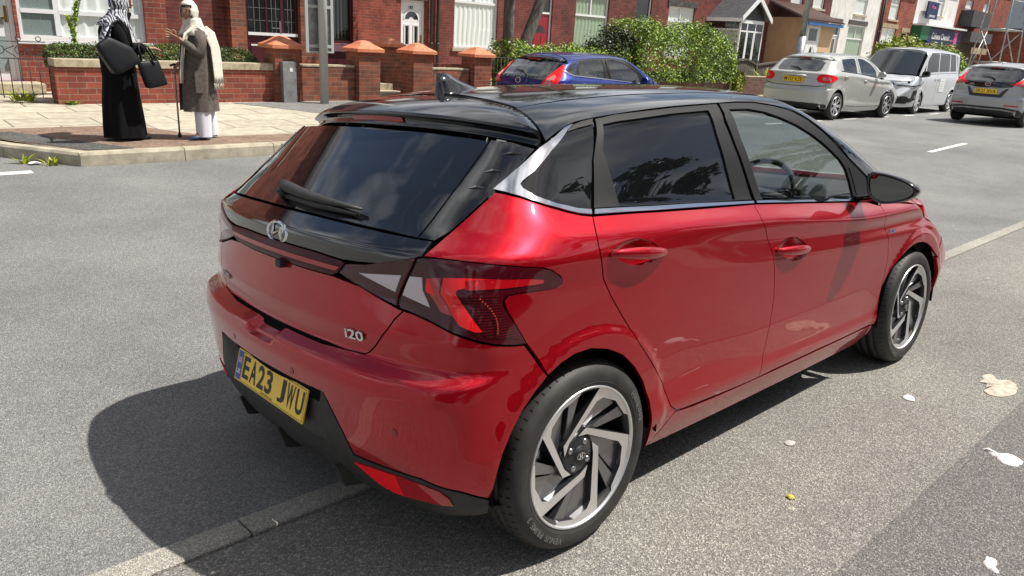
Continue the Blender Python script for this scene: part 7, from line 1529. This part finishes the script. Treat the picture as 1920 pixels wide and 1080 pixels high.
def woman1():
    h = person('woman in a long black robe and black-and-white patterned headscarf', (.83, 6.72, .145), R_(8))
    hc = (.085, 0, 1.395); yaw = R_(14)
    B = [([(0, 0, .82, .12, .14), (0, 0, 1.0, .11, .13), (.005, 0, 1.15, .11, .15), (.02, 0, 1.24, .06, .07), (.05, 0, 1.30, .045), (.075, 0, 1.34, .045)], [(0, 1), (1, 2), (2, 3), (3, 4), (4, 5)]),
         ([(0, .07, .82, .085), (.01, .08, .45, .055), (0, .08, .08, .036), (.10, .085, .03, .030)], [(0, 1), (1, 2), (2, 3)]), ([(0, -.07, .82, .085), (.02, -.08, .45, .055), (.03, -.08, .08, .036), (.14, -.085, .03, .030)], [(0, 1), (1, 2), (2, 3)]),
         ([(.0, -.15, 1.19, .048), (-.01, -.21, .98, .040), (.20, -.20, .955, .028), (.245, -.19, .965, .022)], [(0, 1), (1, 2), (2, 3)]), ([(.0, .15, 1.19, .048), (.10, .22, 1.05, .040), (.20, .07, 1.36, .026)], [(0, 1), (1, 2)])]
    B += hand((.245, -.19, .965), (1, .05, .05), (0, -.3, 1), (.2, 1, .2), .22); B += hand((.20, .07, 1.36), (-.05, -1, .45), (.9, 0, .3), (.2, .4, 1), .15)
    bodyobj(h, B, head_mesh(hc, yaw), M['skin'], yaw, hc)
    a = MB(); loft(a, [(.035, .0, 0, .215, .175, .08), (.15, .0, 0, .21, .17, .08), (.40, .0, 0, .19, .165, .07), (.65, .01, 0, .165, .17, .05), (.85, .0, 0, .165, .175, .03), (1.0, .0, 0, .150, .170, .02), (1.12, .0, 0, .145, .18, .01), (1.20, .005, 0, .12, .175, .005), (1.25, .02, 0, .075, .10, 0), (1.29, .04, 0, .055, .06, 0)], 56, 0, (6, 0), 3)
    a.tube([(.0, -.13, 1.19), (-.015, -.20, 1.08), (-.01, -.225, .98), (.09, -.215, .955), (.185, -.20, .955)], [.07, .072, .075, .065, .055], 14); a.tube([(.0, .13, 1.19), (.05, .20, 1.11), (.10, .22, 1.04), (.15, .17, 1.17), (.195, .09, 1.32)], [.07, .07, .068, .058, .045], 14)
    a.build('abaya', M['abaya'], h)
    s = MB(); scarf(s, hc, yaw); loft(s, [(1.17, -.0, 0, .150, .19, .06), (1.22, .01, 0, .125, .155, .06), (1.27, .035, 0, .095, .105, .04), (1.31, .055, 0, .085, .085, .02), (1.335, .065, 0, .088, .082, .0)], 40, 0, (5, 0), 8)
    s.add([(.12, -.10, 1.22), (.16, -.03, 1.20), (.22, -.05, 1.02), (.255, -.12, .84), (.21, -.15, .86), (.15, -.14, 1.05)], [(0, 1, 2, 5), (5, 2, 3, 4)], 0, True); s.add([(-.08, -.15, 1.20), (-.13, -.06, 1.18), (-.20, -.08, 1.0), (-.25, -.12, .93), (-.22, -.18, .97), (-.12, -.19, 1.08)], [(0, 1, 2, 5), (5, 2, 3, 4)], 0, True)
    thick(s.build('headscarf', M['zebra'], h), .006)
    for x, y in ((.09, .085), (.14, -.085)): sh = MB(); sh.tube([(x - .10, y, .022), (x, y, .026), (x + .09, y, .018)], [.030, .036, .020], 10, sq=.55); sh.build('sandal', M['bag'], h)
    # bags are things of their own, carried
    def bag(nm, label, P, th, loops, w0):
        g = empty(nm, (.83, 6.72, .145), R_(8)); setp(g, label, 'bag'); b = MB(); b.prism(P, -th / 2, th / 2, ax='y'); V = np.array(b.v); V[:, 1] = V[:, 1] * np.clip(1.25 - (V[:, 2] - V[:, 2].min()) / (np.ptp(V[:, 2])), .25, 1) + w0; b.v = [tuple(q) for q in V]; bo = b.build('bag_body', M['bag'], g, bevel=.035, recalc=True); bo.data.polygons.foreach_set('use_smooth', [True] * len(bo.data.polygons)); sb = bo.modifiers.new('soft', 'SUBSURF'); sb.levels = sb.render_levels = 1
        for L in loops: q = MB(); q.tube(L, .009, 8, sq=1.4); q.build('handle', M['bag'], g)
        return g, th
    bag('shoulder_bag', 'large slouchy black shoulder bag under the arm of the woman in black', [(-.33, .99), (-.20, 1.08), (.02, .98), (.10, .83), (.02, .80), (-.12, .72), (-.18, .70), (-.30, .90)], .16, [[(-.22, -.30, 1.05), (-.12, -.26, 1.20), (-.02, -.20, 1.245), (.03, -.27, 1.15), (.04, -.30, .98)]], -.315)
    g, _ = bag('handbag', 'boxy black handbag hanging from the forearm of the woman in black', [(.06, .84), (.30, .86), (.37, .60), (.15, .555)], .13, [[(.10, -.335, .84), (.10, -.30, .99), (.13, -.27, 1.02), (.20, -.30, .98), (.26, -.335, .85)], [(.10, -.245, .84), (.10, -.24, .99), (.13, -.22, 1.015), (.20, -.23, .98), (.26, -.245, .85)]], -.29)
    f = MB(); f.box(.29, .33, -.20, -.15, .975, .985); f.build('phone', M['white'], h) if False else None
def woman2():
    h = person('woman in a grey-brown coat, cream headscarf and white trousers, gesturing with one hand', (1.60, 6.56, .145), R_(180))
    # local frame: faces +x (world -x); camera side is +y local
    hc = (.055, .02, 1.355); yaw = R_(38)
    B = [([(0, 0, .80, .12, .14), (0, 0, .98, .11, .13), (.0, 0, 1.12, .11, .15), (.01, 0, 1.20, .06, .07), (.03, .01, 1.26, .045), (.045, .015, 1.30, .045)], [(0, 1), (1, 2), (2, 3), (3, 4), (4, 5)]),
         ([(0, .07, .80, .085), (.02, .08, .44, .055), (.01, .08, .08, .036), (.12, .10, .03, .028)], [(0, 1), (1, 2), (2, 3)]), ([(0, -.07, .80, .085), (-.07, -.08, .44, .055), (-.12, -.08, .08, .036), (-.02, -.085, .03, .028)], [(0, 1), (1, 2), (2, 3)]),
         ([(.0, .15, 1.15, .046), (.03, .19, .93, .038), (.20, .16, 1.06, .026), (.235, .15, 1.09, .021)], [(0, 1), (1, 2), (2, 3)]), ([(.0, -.15, 1.15, .046), (.02, -.19, .92, .038), (.13, -.17, .83, .024)], [(0, 1), (1, 2)])]
    B += hand((.235, .15, 1.09), (1, .1, .45), (.4, .2, -1), (-.3, -.2, 1), -.12, 1.6); B += hand((.13, -.17, .83), (.7, .1, -.7), (.7, 0, .6), (0, 1, 0), .45)
    bodyobj(h, B, head_mesh(hc, yaw), M['skin2'], yaw, hc)
    a = MB(); front = lambda an, z: (abs((an + math.pi) % (2 * math.pi) - math.pi) < (.38 if z < 1.0 else .25))
    loft(a, [(.31, .01, 0, .205, .165, .07), (.50, .01, 0, .20, .165, .06), (.75, .01, 0, .185, .175, .04), (.92, .005, 0, .160, .165, .02), (1.08, .0, 0, .145, .175, .01), (1.16, .0, 0, .12, .17, .0), (1.21, .01, 0, .075, .10, 0)], 56, 0, (6, 0), 5, gap=front)
    a.tube([(.0, .13, 1.15), (.015, .185, 1.04), (.03, .195, .93), (.11, .185, .985), (.19, .165, 1.055)], [.065, .064, .060, .048, .036], 14); a.tube([(.0, -.13, 1.15), (.01, -.185, 1.04), (.02, -.195, .92), (.08, -.18, .87), (.11, -.172, .84)], [.065, .064, .058, .046, .036], 14)
    a.box(.02, .10, .165, .185, .52, .76); a.build('long_cardigan', M['cardigan'], h)
    t_ = MB(); loft(t_, [(.36, .0, 0, .165, .14, .08), (.6, .0, 0, .150, .145, .05), (.9, .0, 0, .135, .145, .02), (1.1, 0, 0, .13, .15, 0), (1.2, .01, 0, .07, .09, 0)], 40, 0, (6, 0), 7); t_.build('white_tunic', M['trous'], h)
    tr = MB()
    for s, dx in ((1, .01), (-1, -.13)): loft(tr, [(.03, .0 + dx, .08 * s, .082, .075, .07), (.12, .0 + dx, .08 * s, .082, .075, .06), (.30, .0 + dx * .8, .08 * s, .088, .08, .06), (.50, dx * .3, .075 * s, .085, .085, .03), (.72, .0, .07 * s, .10, .09, 0)], 24, 0, (4, 0), 9 + s)
    tr.build('trousers', M['trous'], h)
    for s, x, y in ((1, .06, .095), (-1, -.08, -.085)): sh = MB(); sh.tube([(x - .11, y, .026), (x - .02, y, .034), (x + .06, y + .01, .028), (x + .125, y + .015, .016)], [.030, .036, .034, .018], 10, sq=.62); sh.build('shoe', M['shoe'], h)
    s = MB(); scarf(s, hc, yaw, s=1.13); loft(s, [(1.12, -.0, 0, .150, .185, .06), (1.18, .0, 0, .125, .15, .06), (1.23, .01, .0, .095, .105, .05), (1.27, .02, .01, .09, .09, .03), (1.30, .03, .01, .088, .085, .0)], 40, 0, (5, 0), 8)
    def drape(path, w, n=9, m=0):
        V = []; 
        for i, (x, y, z, dx, dy) in enumerate(path):
            for k in range(n): u = k / (n - 1) - .5; q = .012 * math.sin(k * 2.2 + i * .35); V.append((x + dx * w * u - dy * q, y + dy * w * u + dx * q, z))
        s.add(V, [(i * n + k, i * n + k + 1, (i + 1) * n + k + 1, (i + 1) * n + k) for i in range(len(path) - 1) for k in range(n - 1)], m, True)
    drape([(.02, .12, 1.20, .9, .4), (.12, .13, 1.14, .7, .5), (.175, .12, 1.0, .5, .8), (.195, .10, .85, .5, .8), (.21, .09, .70, .5, .8), (.215, .09, .62, .5, .8)], .14)
    drape([(-.02, .13, 1.22, .9, .3), (-.10, .14, 1.16, .9, .4), (-.155, .14, 1.0, .8, .5), (-.16, .155, .85, .8, .5), (-.16, .165, .70, .8, .5), (-.16, .17, .62, .8, .5)], .15)
    r = random.Random(1)
    for k in range(11): x = -.225 + k * .013; y = .13 + k * .008; s.tube([(x, y, .625), (x + r.uniform(-.006, .006), y + .004, .60), (x + r.uniform(-.012, .012), y, .555)], .0035, 4)
    thick(s.build('headscarf', M['cream'], h), .006)
    hr = MB(); V, F = head_mesh((0, 0, 0), 0); V = np.array(V); kp = [f for f in F if np.mean([V[i][2] for i in f]) > .045 and np.mean([V[i][0] for i in f]) > .02]; cy, sy = math.cos(yaw), math.sin(yaw)
    hr.add([(hc[0] + 1.03 * (x * cy - y * sy), hc[1] + 1.03 * (x * sy + y * cy), hc[2] + 1.02 * z) for x, y, z in V], kp, 0, True); hr.build('hair', M['hair'], h)
    g = empty('walking_stick', (1.60, 6.56, .145), R_(180)); setp(g, 'grey metal walking stick held by the woman in the cream headscarf', 'walking stick')
    m_ = MB(); m_.bar((.195, -.17, .02), (.19, -.17, .78), .010, 10); m_.build('shaft', M['galv'], g); m_ = MB(); m_.bar((.195, -.17, 0), (.195, -.17, .045), .018, 12); m_.build('rubber_tip', M['ink'], g); m_ = MB(); m_.tube([(.14, -.17, .79), (.19, -.17, .80), (.235, -.17, .785)], .013, 8); m_.build('handle', M['ink'], g)
woman1(); woman2()
# ------------------------------------------------------------------ the near side of the street, behind the camera (seen in the car's reflections)
def copy_tree(o, parent=None):
    c = o.copy(); COL.objects.link(c)
    if parent: c.parent = parent
    for ch in list(o.children): copy_tree(ch, c)
    return c
ORD = ['first', 'second', 'third', 'fourth', 'fifth', 'sixth', 'seventh', 'eighth']
src = [o for o in bpy.data.objects if o.name.startswith('terraced_house') and o.parent is None and o['label'].startswith(('dark red brick', 'wine red brick house with a red', 'dark brick house with a green', 'wine red brick house whose'))]
for i, o in enumerate(src):
    for k in range(2):
        c = copy_tree(o); c.location = (30 - 18.4 * k + (0 if k else 0), 4.0, 0); c.rotation_euler = (0, 0, math.pi); c['label'] = 'brick house behind the camera, %s in the near side terrace' % ORD[2 * i + k]; c['group'] = 'houses on the near side'
for i, (a, b) in enumerate(((-14, -3.2), (-1.8, 6.0), (7.2, 18))):
    gwall(a, b, -4.6, -.1, .75, 'brick garden wall behind the camera, %s of three' % ORD[i], 'bk_dark', .08)
    bpy.data.objects['garden_wall' if False else [o.name for o in bpy.data.objects if o.name.startswith('garden_wall') and o.parent is None][-1]]['group'] = 'garden walls on the near side'
    shrub('garden_hedge', 'dark garden hedge behind the camera, %s of three' % ORD[i], 'hedge', (a, b, -5.7, -4.9, .2), wob(1.5, .12, 1.1, 2.7, 5.9), 5000, 40 + i, .14, 'dark', (.35, .4, .25), 'hedges on the near side', thick=.12, rough=.08)
for i, (x, y) in enumerate(((-6.5, -7.5), (2.5, -8.0), (10.5, -7.2), (20, -6.5))):
    tree(x, y, 0, 'leafy street tree behind the camera, %s of four' % ORD[i], [([(0, 0, 0), (.05, 0, 1.2), (0, .1, 2.4), (.1, 0, 4.2), (0, 0, 6)], [.2, .17, .14, .10, .07])], (0, 0, 6.2, 2.9, 2.2, 2.6), 60 + i, 'trees on the near side', 5500, .27, 'tree')
